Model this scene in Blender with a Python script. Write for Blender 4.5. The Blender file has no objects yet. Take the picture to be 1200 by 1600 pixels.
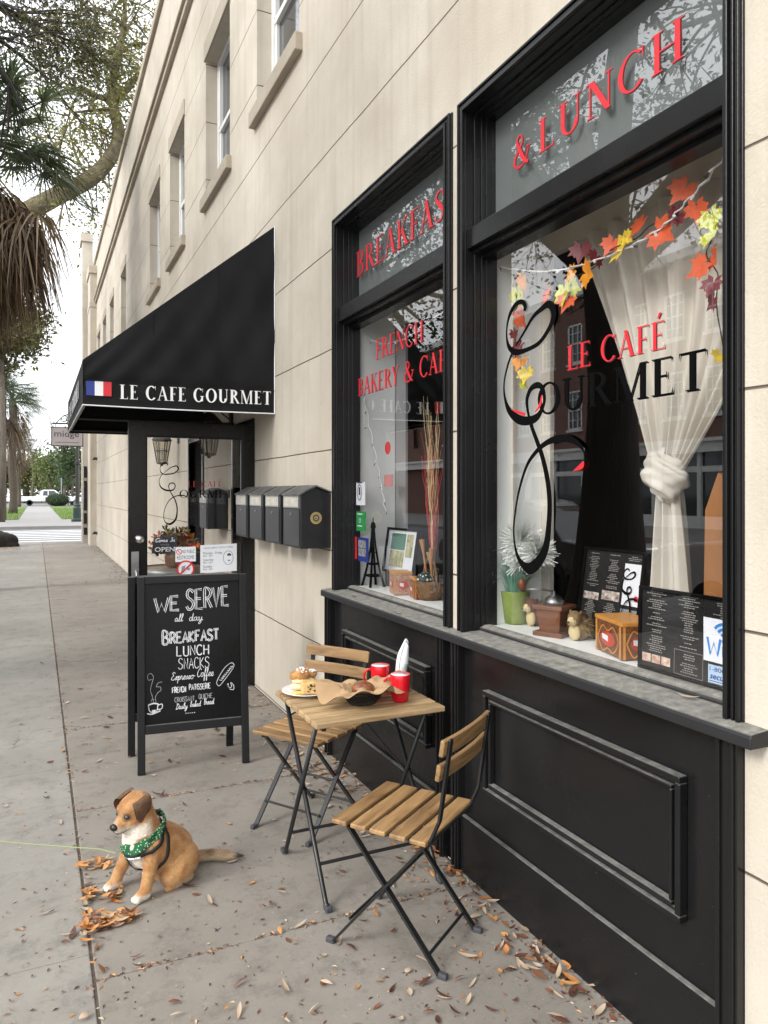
import bpy, bmesh, math, random
from mathutils import Vector as V, Matrix, Euler
C = bpy.context.scene.collection
S = bpy.context.scene
rad = math.radians
random.seed(7)
PI = math.pi
# ------------------------------------------------------------------ camera, sky, sun, exposure
CAM_H = 1.58
YAW = rad(25.18)
cam_d = bpy.data.cameras.new("camera")
cam = bpy.data.objects.new("camera", cam_d); C.objects.link(cam)
cam.location = (0, 0, CAM_H)
cam.rotation_euler = (rad(90), 0, -YAW)
cam_d.sensor_fit = 'VERTICAL'; cam_d.sensor_height = 36; cam_d.lens = 36*1155/1600
cam_d.shift_y = -30/1600
cam_d.clip_start = 0.05; cam_d.clip_end = 2000
S.camera = cam
W = bpy.data.worlds.new("World"); S.world = W; W.use_nodes = True
nt = W.node_tree; nt.nodes.clear()
wo = nt.nodes.new('ShaderNodeOutputWorld'); bg = nt.nodes.new('ShaderNodeBackground')
sky = nt.nodes.new('ShaderNodeTexSky'); sky.sky_type = 'NISHITA'; sky.sun_disc = False
SUN_EL, SUN_AZ = rad(35), rad(-104)
sky.sun_elevation = SUN_EL; sky.sun_rotation = SUN_AZ
sky.air_density = 1.0; sky.dust_density = 6.0; sky.ozone_density = 1.0
hs = nt.nodes.new('ShaderNodeHueSaturation'); hs.inputs['Saturation'].default_value = 0.12
mixc = nt.nodes.new('ShaderNodeMix'); mixc.data_type = 'RGBA'
tcw = nt.nodes.new('ShaderNodeTexCoord'); nz = nt.nodes.new('ShaderNodeTexNoise')
nz.inputs['Scale'].default_value = 2.2; nz.inputs['Detail'].default_value = 5
rmp = nt.nodes.new('ShaderNodeMapRange')
rmp.inputs[1].default_value = 0.3; rmp.inputs[2].default_value = 0.7; rmp.inputs[3].default_value = 0.55; rmp.inputs[4].default_value = 0.9
nt.links.new(tcw.outputs['Generated'], nz.inputs['Vector']); nt.links.new(nz.outputs['Fac'], rmp.inputs[0])
nt.links.new(sky.outputs[0], hs.inputs['Color'])
nt.links.new(rmp.outputs[0], mixc.inputs[0]); nt.links.new(hs.outputs[0], mixc.inputs[6])
mixc.inputs[7].default_value = (10.6, 10.9, 11.3, 1)          # the bright overcast cloud layer
nt.links.new(mixc.outputs[2], bg.inputs['Color']); bg.inputs['Strength'].default_value = 0.15
nt.links.new(bg.outputs[0], wo.inputs[0])
sun_d = bpy.data.lights.new("sun", 'SUN'); sun_d.energy = 1.5; sun_d.angle = rad(18); sun_d.color = (1, .965, .91)
sun = bpy.data.objects.new("sun", sun_d); C.objects.link(sun)
_sd = V((math.sin(SUN_AZ)*math.cos(SUN_EL), math.cos(SUN_AZ)*math.cos(SUN_EL), math.sin(SUN_EL)))
sun.rotation_euler = _sd.to_track_quat('Z', 'Y').to_euler()
S.view_settings.view_transform = 'Standard'; S.view_settings.look = 'None'
S.view_settings.exposure = 0.78; S.view_settings.gamma = 1
try:
    S.cycles.transparent_max_bounces = 24; S.cycles.max_bounces = 8; S.cycles.use_denoising = True
except Exception: pass

# ------------------------------------------------------------------ measuring: where a sight line meets a real plane
_s, _c = math.sin(YAW), math.cos(YAW)
def onX(px, py, X):
    k = (px-600)/1155; d = X/(k*_c+_s); u = k*d
    return (-u*_s+d*_c, CAM_H-(py-770)*d/1155)
def onZ(px, py, Z):
    d = 1155*(CAM_H-Z)/(py-770); u = (px-600)/1155*d
    return (u*_c+d*_s, -u*_s+d*_c)
def onY(px, py, Y):
    k = (px-600)/1155; d = Y/(_c-k*_s); u = k*d
    return (u*_c+d*_s, CAM_H-(py-770)*d/1155)

# ------------------------------------------------------------------ materials
def nodes(name):
    m = bpy.data.materials.new(name); m.use_nodes = True
    t = m.node_tree; t.nodes.clear()
    o = t.nodes.new('ShaderNodeOutputMaterial'); b = t.nodes.new('ShaderNodeBsdfPrincipled')
    t.links.new(b.outputs[0], o.inputs[0])
    return m, t, b, o
def N(t, typ, **kw):
    n = t.nodes.new(typ)
    for k, v in kw.items():
        if k in n.inputs: n.inputs[k].default_value = v
        else: setattr(n, k, v)
    return n
def col4(c): return (c[0], c[1], c[2], 1)
def pm(name, col, rough=.6, metal=0, var=.12, scale=6, bump=0, bscale=60, spec=.5, stretch=(1,1,1), col2=None, detail=6, coat=0, trans=0, rv=.08, bdist=.01):
    m, t, b, o = nodes(name)
    tc = N(t, 'ShaderNodeTexCoord'); mp = N(t, 'ShaderNodeMapping'); mp.inputs['Scale'].default_value = stretch
    t.links.new(tc.outputs['Object'], mp.inputs[0])
    n = N(t, 'ShaderNodeTexNoise', Scale=scale, Detail=detail, Roughness=.6); t.links.new(mp.outputs[0], n.inputs['Vector'])
    r = N(t, 'ShaderNodeValToRGB'); c2 = col2 or tuple(min(1, x*(1+var)) for x in col); c1 = col if col2 else tuple(x*(1-var) for x in col)
    r.color_ramp.elements[0].position = .3; r.color_ramp.elements[1].position = .7
    r.color_ramp.elements[0].color = col4(c1); r.color_ramp.elements[1].color = col4(c2)
    t.links.new(n.outputs['Fac'], r.inputs[0]); t.links.new(r.outputs[0], b.inputs['Base Color'])
    mr = N(t, 'ShaderNodeMapRange'); mr.inputs[3].default_value = max(0.02, rough-rv); mr.inputs[4].default_value = min(1, rough+rv)
    t.links.new(n.outputs['Fac'], mr.inputs[0]); t.links.new(mr.outputs[0], b.inputs['Roughness'])
    b.inputs['Metallic'].default_value = metal; b.inputs['Specular IOR Level'].default_value = spec
    if coat: b.inputs['Coat Weight'].default_value = coat
    if trans: b.inputs['Transmission Weight'].default_value = trans
    if bump:
        n2 = N(t, 'ShaderNodeTexNoise', Scale=bscale, Detail=6); t.links.new(mp.outputs[0], n2.inputs['Vector'])
        bp = N(t, 'ShaderNodeBump', Strength=bump, Distance=bdist); t.links.new(n2.outputs['Fac'], bp.inputs['Height'])
        t.links.new(bp.outputs[0], b.inputs['Normal'])
    return m

# ------------------------------------------------------------------ mesh builder
OFF = {}
class MB:
    def __init__(s): s.v = []; s.f = []; s.m = []; s.mi = 0
    def add(s, vs, fs):
        o = len(s.v); s.v += [tuple(p) for p in vs]; s.f += [[i+o for i in f] for f in fs]; s.m += [s.mi]*len(fs); return s
    def obox(s, c, ax, ay, az):
        c, ax, ay, az = V(c), V(ax), V(ay), V(az)
        vs = [c+i*ax+j*ay+k*az for k in (-1, 1) for j in (-1, 1) for i in (-1, 1)]
        fs = [[0,2,3,1],[4,5,7,6],[0,1,5,4],[2,6,7,3],[0,4,6,2],[1,3,7,5]]
        if ax.cross(ay).dot(az) < 0: fs = [f[::-1] for f in fs]
        return s.add(vs, fs)
    def box(s, x0, x1, y0, y1, z0, z1):
        return s.obox(((x0+x1)/2, (y0+y1)/2, (z0+z1)/2), ((x1-x0)/2, 0, 0), (0, (y1-y0)/2, 0), (0, 0, (z1-z0)/2))
    def beam(s, p, q, w, h, up=(0,0,1)):
        p, q = V(p), V(q); d = (q-p); L = d.length; d.normalize()
        a = V(up).cross(d)
        if a.length < 1e-4: a = V((1,0,0)).cross(d)
        a.normalize(); b = d.cross(a)
        return s.obox((p+q)/2, a*w/2, b*h/2, d*L/2)
    def tube(s, pts, r, n=8, caps=True):
        pts = [V(p) for p in pts]; k = len(pts)
        rs = r if isinstance(r, (list, tuple)) else [r]*k
        vs = []; fs = []; ref = None
        for i, p in enumerate(pts):
            d = (pts[min(i+1, k-1)]-pts[max(i-1, 0)]).normalized()
            if ref is None:
                ref = V((0,0,1)) if abs(d.z) < .9 else V((1,0,0))
            a = ref-d*ref.dot(d)
            if a.length < 1e-5: a = d.orthogonal()
            a.normalize(); ref = a; b = d.cross(a)
            for j in range(n):
                t = 2*PI*j/n; vs.append(p+(a*math.cos(t)+b*math.sin(t))*rs[i])
        for i in range(k-1):
            for j in range(n):
                j2 = (j+1) % n; fs.append([i*n+j, i*n+j2, (i+1)*n+j2, (i+1)*n+j])
        if caps: fs.append(list(range(n))[::-1]); fs.append([(k-1)*n+j for j in range(n)])
        return s.add(vs, fs)
    def lathe(s, prof, c=(0,0,0), n=24, sx=1, sy=1):
        c = V(c); vs = []; fs = []; k = len(prof)
        for (r, z) in prof:
            for j in range(n):
                t = 2*PI*j/n; vs.append(c+V((r*math.cos(t)*sx, r*math.sin(t)*sy, z)))
        for i in range(k-1):
            for j in range(n):
                j2 = (j+1) % n; fs.append([i*n+j, i*n+j2, (i+1)*n+j2, (i+1)*n+j])
        if prof[0][0] > 1e-4: fs.append(list(range(n))[::-1])
        if prof[-1][0] > 1e-4: fs.append([(k-1)*n+j for j in range(n)])
        return s.add(vs, fs)
    def ell(s, c, r, n=12, m=8, R=None):
        c = V(c); vs = []; fs = []
        for i in range(m+1):
            a = PI*i/m-PI/2
            for j in range(n):
                t = 2*PI*j/n; p = V((r[0]*math.cos(a)*math.cos(t), r[1]*math.cos(a)*math.sin(t), r[2]*math.sin(a)))
                vs.append(c+(R @ p if R else p))
        for i in range(m):
            for j in range(n):
                j2 = (j+1) % n; fs.append([i*n+j, i*n+j2, (i+1)*n+j2, (i+1)*n+j])
        return s.add(vs, fs)
    def prism(s, poly, org, ux, uy, th):
        org, ux, uy = V(org), V(ux), V(uy); nn = ux.cross(uy).normalized(); k = len(poly)
        a = [org+ux*x+uy*y for x, y in poly]; b = [p+nn*th for p in a]
        fs = [list(range(k))[::-1], [k+i for i in range(k)]]+[[i, (i+1) % k, k+(i+1) % k, k+i] for i in range(k)]
        return s.add(a+b, fs)
    def face(s, pts): return s.add(pts, [list(range(len(pts)))])
    def grid(s, fn, nu, nv):
        vs = [fn(i/nu, j/nv) for j in range(nv+1) for i in range(nu+1)]
        fs = [[j*(nu+1)+i, j*(nu+1)+i+1, (j+1)*(nu+1)+i+1, (j+1)*(nu+1)+i] for j in range(nv) for i in range(nu)]
        return s.add(vs, fs)
    def build(s, name, mat, parent=None, smooth=False, bevel=0, base=None, seg=2, label=None, fix=False):
        me = bpy.data.meshes.new(name)
        off = OFF.get(parent.name, V((0,0,0))) if parent else (V(base) if base else V((0,0,0)))
        me.from_pydata([V(p)-off for p in s.v], [], s.f)
        mats = mat if isinstance(mat, (list, tuple)) else [mat]
        for m in mats: me.materials.append(m)
        if len(mats) > 1: me.polygons.foreach_set('material_index', s.m)
        if fix:
            bm = bmesh.new(); bm.from_mesh(me); bmesh.ops.recalc_face_normals(bm, faces=bm.faces); bm.to_mesh(me); bm.free()
        if smooth: me.polygons.foreach_set('use_smooth', [True]*len(me.polygons))
        me.update()
        o = bpy.data.objects.new(name, me); C.objects.link(o)
        if parent: o.parent = parent
        else: o.location = off
        OFF[o.name] = off
        if bevel:
            b = o.modifiers.new('bevel', 'BEVEL'); b.width = bevel; b.segments = seg; b.limit_method = 'ANGLE'; b.angle_limit = rad(40)
        if label: o['label'] = label
        return o
def tag(o, label, cat, group=None, kind=None):
    o['label'] = label; o['category'] = cat
    if group: o['group'] = group
    if kind: o['kind'] = kind
    return o
def thing(name, label, cat, loc=(0,0,0), rotz=0, group=None, local=False):
    o = bpy.data.objects.new(name, None); C.objects.link(o); o.empty_display_size = .1
    o.location = loc; o.rotation_euler = (0, 0, rotz); OFF[o.name] = V((0,0,0)) if (local or rotz) else V(loc)
    return tag(o, label, cat, group)
def struct(name, mb, mat, **k):
    o = mb.build(name, mat, **k); o['kind'] = 'structure'; return o
def dup(o, parent=None):
    c = o.copy(); C.objects.link(c)
    if parent: c.parent = parent
    OFF[c.name] = OFF.get(o.name, V((0,0,0)))
    for ch in list(o.children): dup(ch, c)
    return c
def place(root, loc, rotz=0, label=None, scale=None):
    root.location = loc; root.rotation_euler = (0, 0, rotz)
    if scale: root.scale = (scale,)*3
    if label: root['label'] = label
    return root

# ------------------------------------------------------------------ lettering: a serif alphabet drawn as strokes, and ribbons
TH, TN = .135, .045
class Fr:
    """a flat frame: origin, reading direction, up; maps 2D to 3D, h lifts off the surface"""
    def __init__(s, o, ux, uy): s.o, s.ux, s.uy = V(o), V(ux).normalized(), V(uy).normalized(); s.n = s.ux.cross(s.uy)
    def __call__(s, x, y, h=0): return s.o+s.ux*x+s.uy*y+s.n*h
def g_rect(x0, y0, x1, y1): return [[(x0,y0),(x1,y0),(x1,y1),(x0,y1)]]
def g_diag(x0, y0, x1, y1, w): return [[(x0-w/2,y0),(x0+w/2,y0),(x1+w/2,y1),(x1-w/2,y1)]]
def g_serif(x0, x1, y):
    h = .035
    return [[(x0,0),(x1,0),(x1,h),(x0,h)]] if y == 0 else [[(x0,1-h),(x1,1-h),(x1,1),(x0,1)]]
def g_stem(x, w=TH): return g_rect(x, 0, x+w, 1)+g_serif(x-.075, x+w+.075, 0)+g_serif(x-.075, x+w+.075, 1)
def g_arc(cx, cy, rx, ry, a0, a1, th=TH, tn=TN, n=16):
    out = []
    P = [(cx+rx*math.cos(rad(a0+(a1-a0)*i/n)), cy+ry*math.sin(rad(a0+(a1-a0)*i/n)), cx+(rx-th)*math.cos(rad(a0+(a1-a0)*i/n)), cy+(ry-tn)*math.sin(rad(a0+(a1-a0)*i/n))) for i in range(n+1)]
    for a, b in zip(P, P[1:]): out.append([(a[0],a[1]),(b[0],b[1]),(b[2],b[3]),(a[2],a[3])])
    return out
def g_tip(x, y, d): return [[(x-.05,y),(x,y),(x,y+.15*d)]]
def g_path(pts, n=6):
    """pts (x, y, width)"""
    q = crom(pts, n); out = []; L = []
    for i, p in enumerate(q):
        a, b = q[max(0,i-1)], q[min(len(q)-1,i+1)]; dx, dy = b[0]-a[0], b[1]-a[1]; l = math.hypot(dx, dy) or 1
        L.append((p[0]-dy/l*p[2]/2, p[1]+dx/l*p[2]/2, p[0]+dy/l*p[2]/2, p[1]-dx/l*p[2]/2))
    for a, b in zip(L, L[1:]): out.append([(a[0],a[1]),(a[2],a[3]),(b[2],b[3]),(b[0],b[1])])
    return out
def crom(pts, n=6):
    out = []; k = len(pts)
    for i in range(k-1):
        p0, p1, p2, p3 = pts[max(0,i-1)], pts[i], pts[i+1], pts[min(k-1,i+2)]
        for j in range(n):
            t = j/n
            out.append(tuple(.5*((2*b)+(-a+c)*t+(2*a-5*b+4*c-d)*t*t+(-a+3*b-3*c+d)*t**3) for a, b, c, d in zip(p0, p1, p2, p3)))
    out.append(tuple(pts[-1])); return out
def glyph(ch):
    E = g_stem(.09)+g_rect(.09,.965,.52,1)+g_tip(.54,1,-1)+g_rect(.2,.5,.42,.54)+g_rect(.4,.43,.425,.61)+g_rect(.09,0,.54,.035)+g_tip(.57,0,1.3)
    F = g_stem(.09)+g_rect(.09,.965,.52,1)+g_tip(.54,1,-1)+g_rect(.2,.48,.42,.52)+g_rect(.4,.41,.425,.59)
    Carc = g_arc(.42,.5,.4,.52,48,318,n=24)
    T = {
     'A': (g_diag(.08,0,.37,1,.05)+g_diag(.64,0,.35,1,.15)+g_rect(.18,.31,.55,.35)+g_serif(-.02,.2,0)+g_serif(.5,.8,0), .78),
     'B': (g_stem(.09)+g_arc(.27,.755,.32,.245,-90,90)+g_arc(.27,.265,.36,.265,-90,90)+g_rect(.2,.965,.28,1)+g_rect(.2,.5,.28,.535)+g_rect(.2,0,.28,.035), .68),
     'C': (Carc+g_tip(.72,.98,-1.6)+g_rect(.7,.72,.725,.99), .8),
     'D': (g_stem(.09)+g_arc(.3,.5,.5,.5,-90,90,n=20)+g_rect(.2,.965,.31,1)+g_rect(.2,0,.31,.035), .86),
     'E': (E, .64), 'F': (F, .58),
     'É': (E+[[(.26,1.1),(.33,1.1),(.45,1.3),(.34,1.3)]], .64),
     'G': (Carc+g_rect(.6,.06,.74,.42)+g_serif(0,0,0)+g_rect(.53,.4,.82,.435)+g_rect(.7,.72,.725,.99), .88),
     'H': (g_stem(.09)+g_stem(.6)+g_rect(.2,.48,.62,.52), .84),
     'I': (g_stem(.09), .33),
     'K': (g_stem(.09)+g_diag(.2,.42,.6,1,.05)+g_diag(.66,0,.34,.62,.16)+g_serif(.5,.74,1)+g_serif(.5,.82,0), .8),
     'L': (g_stem(.09)+g_rect(.09,0,.54,.035)+g_tip(.57,0,1.3), .62),
     'M': (g_rect(.1,0,.145,1)+g_serif(.02,.24,0)+g_diag(.5,0,.17,1,.15)+g_diag(.5,0,.8,1,.05)+g_rect(.78,0,.92,1)+g_serif(.7,1,0)+g_serif(.02,.24,1)+g_serif(.78,1,1), 1.03),
     'N': (g_rect(.1,0,.145,1)+g_serif(.02,.24,0)+g_diag(.68,0,.16,1,.16)+g_rect(.68,0,.725,1)+g_serif(.0,.2,1)+g_serif(.6,.82,1), .84),
     'O': (g_arc(.43,.5,.42,.52,0,360,n=32), .88),
     'P': (g_stem(.09)+g_arc(.27,.74,.34,.26,-90,90)+g_rect(.2,.965,.28,1)+g_rect(.2,.48,.28,.515), .64),
     'R': (g_stem(.09)+g_arc(.27,.75,.33,.25,-90,90)+g_rect(.2,.965,.28,1)+g_rect(.2,.5,.3,.535)+g_diag(.68,0,.36,.52,.16)+g_serif(.56,.8,0), .78),
     'S': (g_path([(.45,.76,.03),(.43,.92,.05),(.28,.975,.05),(.12,.88,.09),(.12,.72,.12),(.28,.54,.16),(.43,.36,.14),(.46,.2,.1),(.36,.05,.06),(.22,.02,.05),(.08,.1,.05),(.06,.28,.03)]), .56),
     'T': (g_rect(.27,0,.27+TH,1)+g_serif(.18,.5,0)+g_rect(.02,.96,.66,1)+[[(.02,.8),(.05,.98),(.02,.98)],[(.66,.8),(.66,.98),(.63,.98)]], .68),
     'U': (g_rect(.1,.3,.1+TH,1)+g_serif(.02,.32,1)+g_arc(.4,.32,.3,.33,180,360)+g_rect(.655,.3,.7,1)+g_serif(.57,.79,1), .84),
     'V': (g_diag(.36,0,.1,1,.15)+g_diag(.38,0,.62,1,.05)+g_serif(0,.24,1)+g_serif(.52,.74,1), .74),
     'Y': (g_rect(.28,0,.28+TH,.45)+g_serif(.2,.5,0)+g_diag(.35,.42,.1,1,.15)+g_diag(.37,.42,.62,1,.05)+g_serif(0,.24,1)+g_serif(.52,.74,1), .74),
     '&': (g_path([(.82,.5,.05),(.7,.22,.06),(.5,.03,.06),(.25,.0,.07),(.07,.14,.1),(.1,.36,.1),(.32,.56,.06),(.48,.74,.08),(.46,.92,.07),(.34,1.0,.05),(.22,.9,.08),(.24,.74,.12),(.42,.42,.16),(.62,.12,.15),(.82,.0,.08)])+g_rect(.7,.48,.94,.52), .96),
     ' ': ([], .36),
    }
    return T[ch]
def pen(th, tn):
    global TH, TN
    TH, TN = th, tn
    g_arc.__defaults__ = (th, tn, 16); g_stem.__defaults__ = (th,)
def serif_text(mb, s, fr, width, height, gap=.05, h=.001, dz=.00004, slant=0, shear=None):
    W0 = sum(glyph(c)[1]+gap for c in s)-gap; kx = width/W0; x = 0; i = 0
    for c in s:
        ps, adv = glyph(c)
        for p in ps:
            i += 1
            q = [((x+a+slant*b)*kx, b*height) for a, b in p]
            ar = sum(q[k][0]*q[(k+1) % len(q)][1]-q[(k+1) % len(q)][0]*q[k][1] for k in range(len(q)))
            if ar < 0: q = q[::-1]
            if abs(ar) < 1e-12: continue
            mb.face([fr(a, b, h+i*dz) for a, b in q])
        x += adv+gap
    return mb
def ribbon(mb, pts, wid, fr, h=.001, n=6, dz=.00002, k0=0):
    """pts 2D points, wid one width or a list, flat stroke on a frame"""
    if isinstance(wid, (int, float)): wid = [wid]*len(pts)
    for i, q in enumerate(g_path([(p[0], p[1], w) for p, w in zip(pts, wid)], n)):
        mb.face([fr(a, b, h+(k0+i)*dz) for a, b in q])
    return mb
_fc = {}
def sans_text(mb, s, fr, width=None, height=.05, h=.001, shear=0, align='L', bold=0):
    """plain lettering from Blender's built-in typeface, turned into flat faces"""
    cu = bpy.data.curves.new('txt', 'FONT'); cu.body = s; cu.size = 1; cu.shear = shear; cu.resolution_u = 3; cu.offset = bold
    ob = bpy.data.objects.new('txt', cu); me = ob.to_mesh()
    xs = [v.co.x for v in me.vertices]; ys = [v.co.y for v in me.vertices]
    if xs:
        x0, x1, y1 = min(xs), max(xs), max(ys)
        ky = height/.7; kx = (width/(x1-x0)) if width else ky
        sh = {'L': 0, 'C': (x1-x0)*kx/2, 'R': (x1-x0)*kx}[align]
        mb.add([fr((v.co.x-x0)*kx-sh, v.co.y*ky, h) for v in me.vertices], [list(p.vertices) for p in me.polygons])
    ob.to_mesh_clear(); bpy.data.objects.remove(ob); bpy.data.curves.remove(cu)
    return mb
# ------------------------------------------------------------------ shared materials
def stucco(name, joints=True, c1=(.455,.40,.322), c2=(.60,.548,.46)):
    m, t, b, o = nodes(name); L = t.links.new
    tc = N(t, 'ShaderNodeTexCoord'); sp = N(t, 'ShaderNodeSeparateXYZ'); L(tc.outputs['Object'], sp.inputs[0])
    n1 = N(t, 'ShaderNodeTexNoise', Scale=1.1, Detail=7, Roughness=.62); L(tc.outputs['Object'], n1.inputs['Vector'])
    mp = N(t, 'ShaderNodeMapping'); mp.inputs['Scale'].default_value = (7, 7, .3); L(tc.outputs['Object'], mp.inputs[0])
    n2 = N(t, 'ShaderNodeTexNoise', Scale=1.6, Detail=5); L(mp.outputs[0], n2.inputs['Vector'])
    r = N(t, 'ShaderNodeValToRGB'); r.color_ramp.elements[0].position = .32; r.color_ramp.elements[1].position = .68
    r.color_ramp.elements[0].color = col4(c1); r.color_ramp.elements[1].color = col4(c2); L(n1.outputs['Fac'], r.inputs[0])
    st = N(t, 'ShaderNodeMapRange'); st.inputs[1].default_value = .52; st.inputs[2].default_value = .75; st.inputs[3].default_value = 0; st.inputs[4].default_value = .42; L(n2.outputs['Fac'], st.inputs[0])
    mx = N(t, 'ShaderNodeMix', data_type='RGBA'); mx.inputs[7].default_value = (.36,.305,.235,1); L(st.outputs[0], mx.inputs[0]); L(r.outputs[0], mx.inputs[6])
    # greyer, paler band of weathering and splash dirt near the pavement
    lo = N(t, 'ShaderNodeMapRange'); lo.inputs[1].default_value = 1.2; lo.inputs[2].default_value = .0; lo.inputs[3].default_value = 0; lo.inputs[4].default_value = .65; L(sp.outputs['Z'], lo.inputs[0])
    mlo = N(t, 'ShaderNodeMath', operation='MULTIPLY'); L(lo.outputs[0], mlo.inputs[0]); L(n2.outputs['Fac'], mlo.inputs[1])
    mx2 = N(t, 'ShaderNodeMix', data_type='RGBA'); mx2.inputs[7].default_value = (.50,.47,.42,1); L(mlo.outputs[0], mx2.inputs[0]); L(mx.outputs[2], mx2.inputs[6])
    sk = N(t, 'ShaderNodeTexNoise', Scale=9, Detail=8, Roughness=.75); L(tc.outputs['Object'], sk.inputs['Vector'])
    skr = N(t, 'ShaderNodeMapRange'); skr.inputs[1].default_value = .62; skr.inputs[2].default_value = .74; skr.inputs[4].default_value = .5; L(sk.outputs['Fac'], skr.inputs[0])
    mx4 = N(t, 'ShaderNodeMix', data_type='RGBA'); mx4.inputs[7].default_value = (.30,.25,.19,1); L(skr.outputs[0], mx4.inputs[0]); L(mx2.outputs[2], mx4.inputs[6])
    last = mx4.outputs[2]
    nf = N(t, 'ShaderNodeTexNoise', Scale=95, Detail=4, Roughness=.65); L(tc.outputs['Object'], nf.inputs['Vector'])
    hgt = nf.outputs['Fac']
    if joints:
        wob = N(t, 'ShaderNodeTexNoise', Scale=2.0, Detail=3); L(tc.outputs['Object'], wob.inputs['Vector'])
        wm = N(t, 'ShaderNodeMath', operation='MULTIPLY_ADD'); wm.inputs[1].default_value = .012; wm.inputs[2].default_value = -.626; L(wob.outputs['Fac'], wm.inputs[0])
        za = N(t, 'ShaderNodeMath', operation='ADD'); L(sp.outputs['Z'], za.inputs[0]); L(wm.outputs[0], za.inputs[1])
        pp = N(t, 'ShaderNodeMath', operation='PINGPONG'); pp.inputs[1].default_value = .305; L(za.outputs[0], pp.inputs[0])
        jr = N(t, 'ShaderNodeMapRange'); jr.inputs[1].default_value = .0018; jr.inputs[2].default_value = .0052; L(pp.outputs[0], jr.inputs[0])
        mx3 = N(t, 'ShaderNodeMix', data_type='RGBA'); mx3.inputs[6].default_value = (.13,.10,.075,1); L(jr.outputs[0], mx3.inputs[0]); L(last, mx3.inputs[7]); last = mx3.outputs[2]
        hm = N(t, 'ShaderNodeMath', operation='MULTIPLY_ADD'); hm.inputs[1].default_value = .35; L(nf.outputs['Fac'], hm.inputs[0]); L(jr.outputs[0], hm.inputs[2]); hgt = hm.outputs[0]
    bp = N(t, 'ShaderNodeBump', Strength=.85, Distance=.008); L(hgt, bp.inputs['Height']); L(bp.outputs[0], b.inputs['Normal'])
    L(last, b.inputs['Base Color']); b.inputs['Roughness'].default_value = .88
    return m
def dusty(name, base, dust, rough=.35, amount=.9, thr=.35, speck=True):
    """paint with pale dust lying on whatever faces up"""
    m, t, b, o = nodes(name); L = t.links.new
    g = N(t, 'ShaderNodeNewGeometry'); sp = N(t, 'ShaderNodeSeparateXYZ'); L(g.outputs['True Normal'], sp.inputs[0])
    tc = N(t, 'ShaderNodeTexCoord'); n = N(t, 'ShaderNodeTexNoise', Scale=26, Detail=8, Roughness=.75); L(tc.outputs['Object'], n.inputs['Vector'])
    mr = N(t, 'ShaderNodeMapRange'); mr.inputs[1].default_value = thr; mr.inputs[2].default_value = thr+.35; L(sp.outputs['Z'], mr.inputs[0])
    nr = N(t, 'ShaderNodeMapRange'); nr.inputs[1].default_value = .3; nr.inputs[2].default_value = .62; nr.inputs[3].default_value = .25; nr.inputs[4].default_value = amount; L(n.outputs['Fac'], nr.inputs[0])
    mu = N(t, 'ShaderNodeMath', operation='MULTIPLY'); L(mr.outputs[0], mu.inputs[0]); L(nr.outputs[0], mu.inputs[1])
    # small chips and scuffs in the paint everywhere
    n3 = N(t, 'ShaderNodeTexNoise', Scale=55, Detail=5, Roughness=.8); L(tc.outputs['Object'], n3.inputs['Vector'])
    cr = N(t, 'ShaderNodeMapRange'); cr.inputs[1].default_value = .675; cr.inputs[2].default_value = .72; cr.inputs[4].default_value = .4 if speck else 0; L(n3.outputs['Fac'], cr.inputs[0])
    n4 = N(t, 'ShaderNodeTexNoise', Scale=3, Detail=5); L(tc.outputs['Object'], n4.inputs['Vector'])
    br = N(t, 'ShaderNodeMix', data_type='RGBA'); br.inputs[6].default_value = col4(tuple(x*.75 for x in base)); br.inputs[7].default_value = col4(tuple(x*1.5 for x in base)); L(n4.outputs['Fac'], br.inputs[0])
    m1 = N(t, 'ShaderNodeMix', data_type='RGBA'); m1.inputs[7].default_value = (.22,.21,.20,1); L(cr.outputs[0], m1.inputs[0]); L(br.outputs[2], m1.inputs[6])
    m2 = N(t, 'ShaderNodeMix', data_type='RGBA'); m2.inputs[7].default_value = col4(dust); L(mu.outputs[0], m2.inputs[0]); L(m1.outputs[2], m2.inputs[6])
    L(m2.outputs[2], b.inputs['Base Color'])
    rr = N(t, 'ShaderNodeMapRange'); rr.inputs[3].default_value = rough; rr.inputs[4].default_value = .9; L(mu.outputs[0], rr.inputs[0])
    ra = N(t, 'ShaderNodeMath', operation='MULTIPLY_ADD'); ra.inputs[1].default_value = .25; L(n4.outputs['Fac'], ra.inputs[0]); L(rr.outputs[0], ra.inputs[2])
    L(ra.outputs[0], b.inputs['Roughness']); b.inputs['Specular IOR Level'].default_value = .30
    bp = N(t, 'ShaderNodeBump', Strength=.25, Distance=.003); L(n.outputs['Fac'], bp.inputs['Height']); L(bp.outputs[0], b.inputs['Normal'])
    return m
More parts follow.
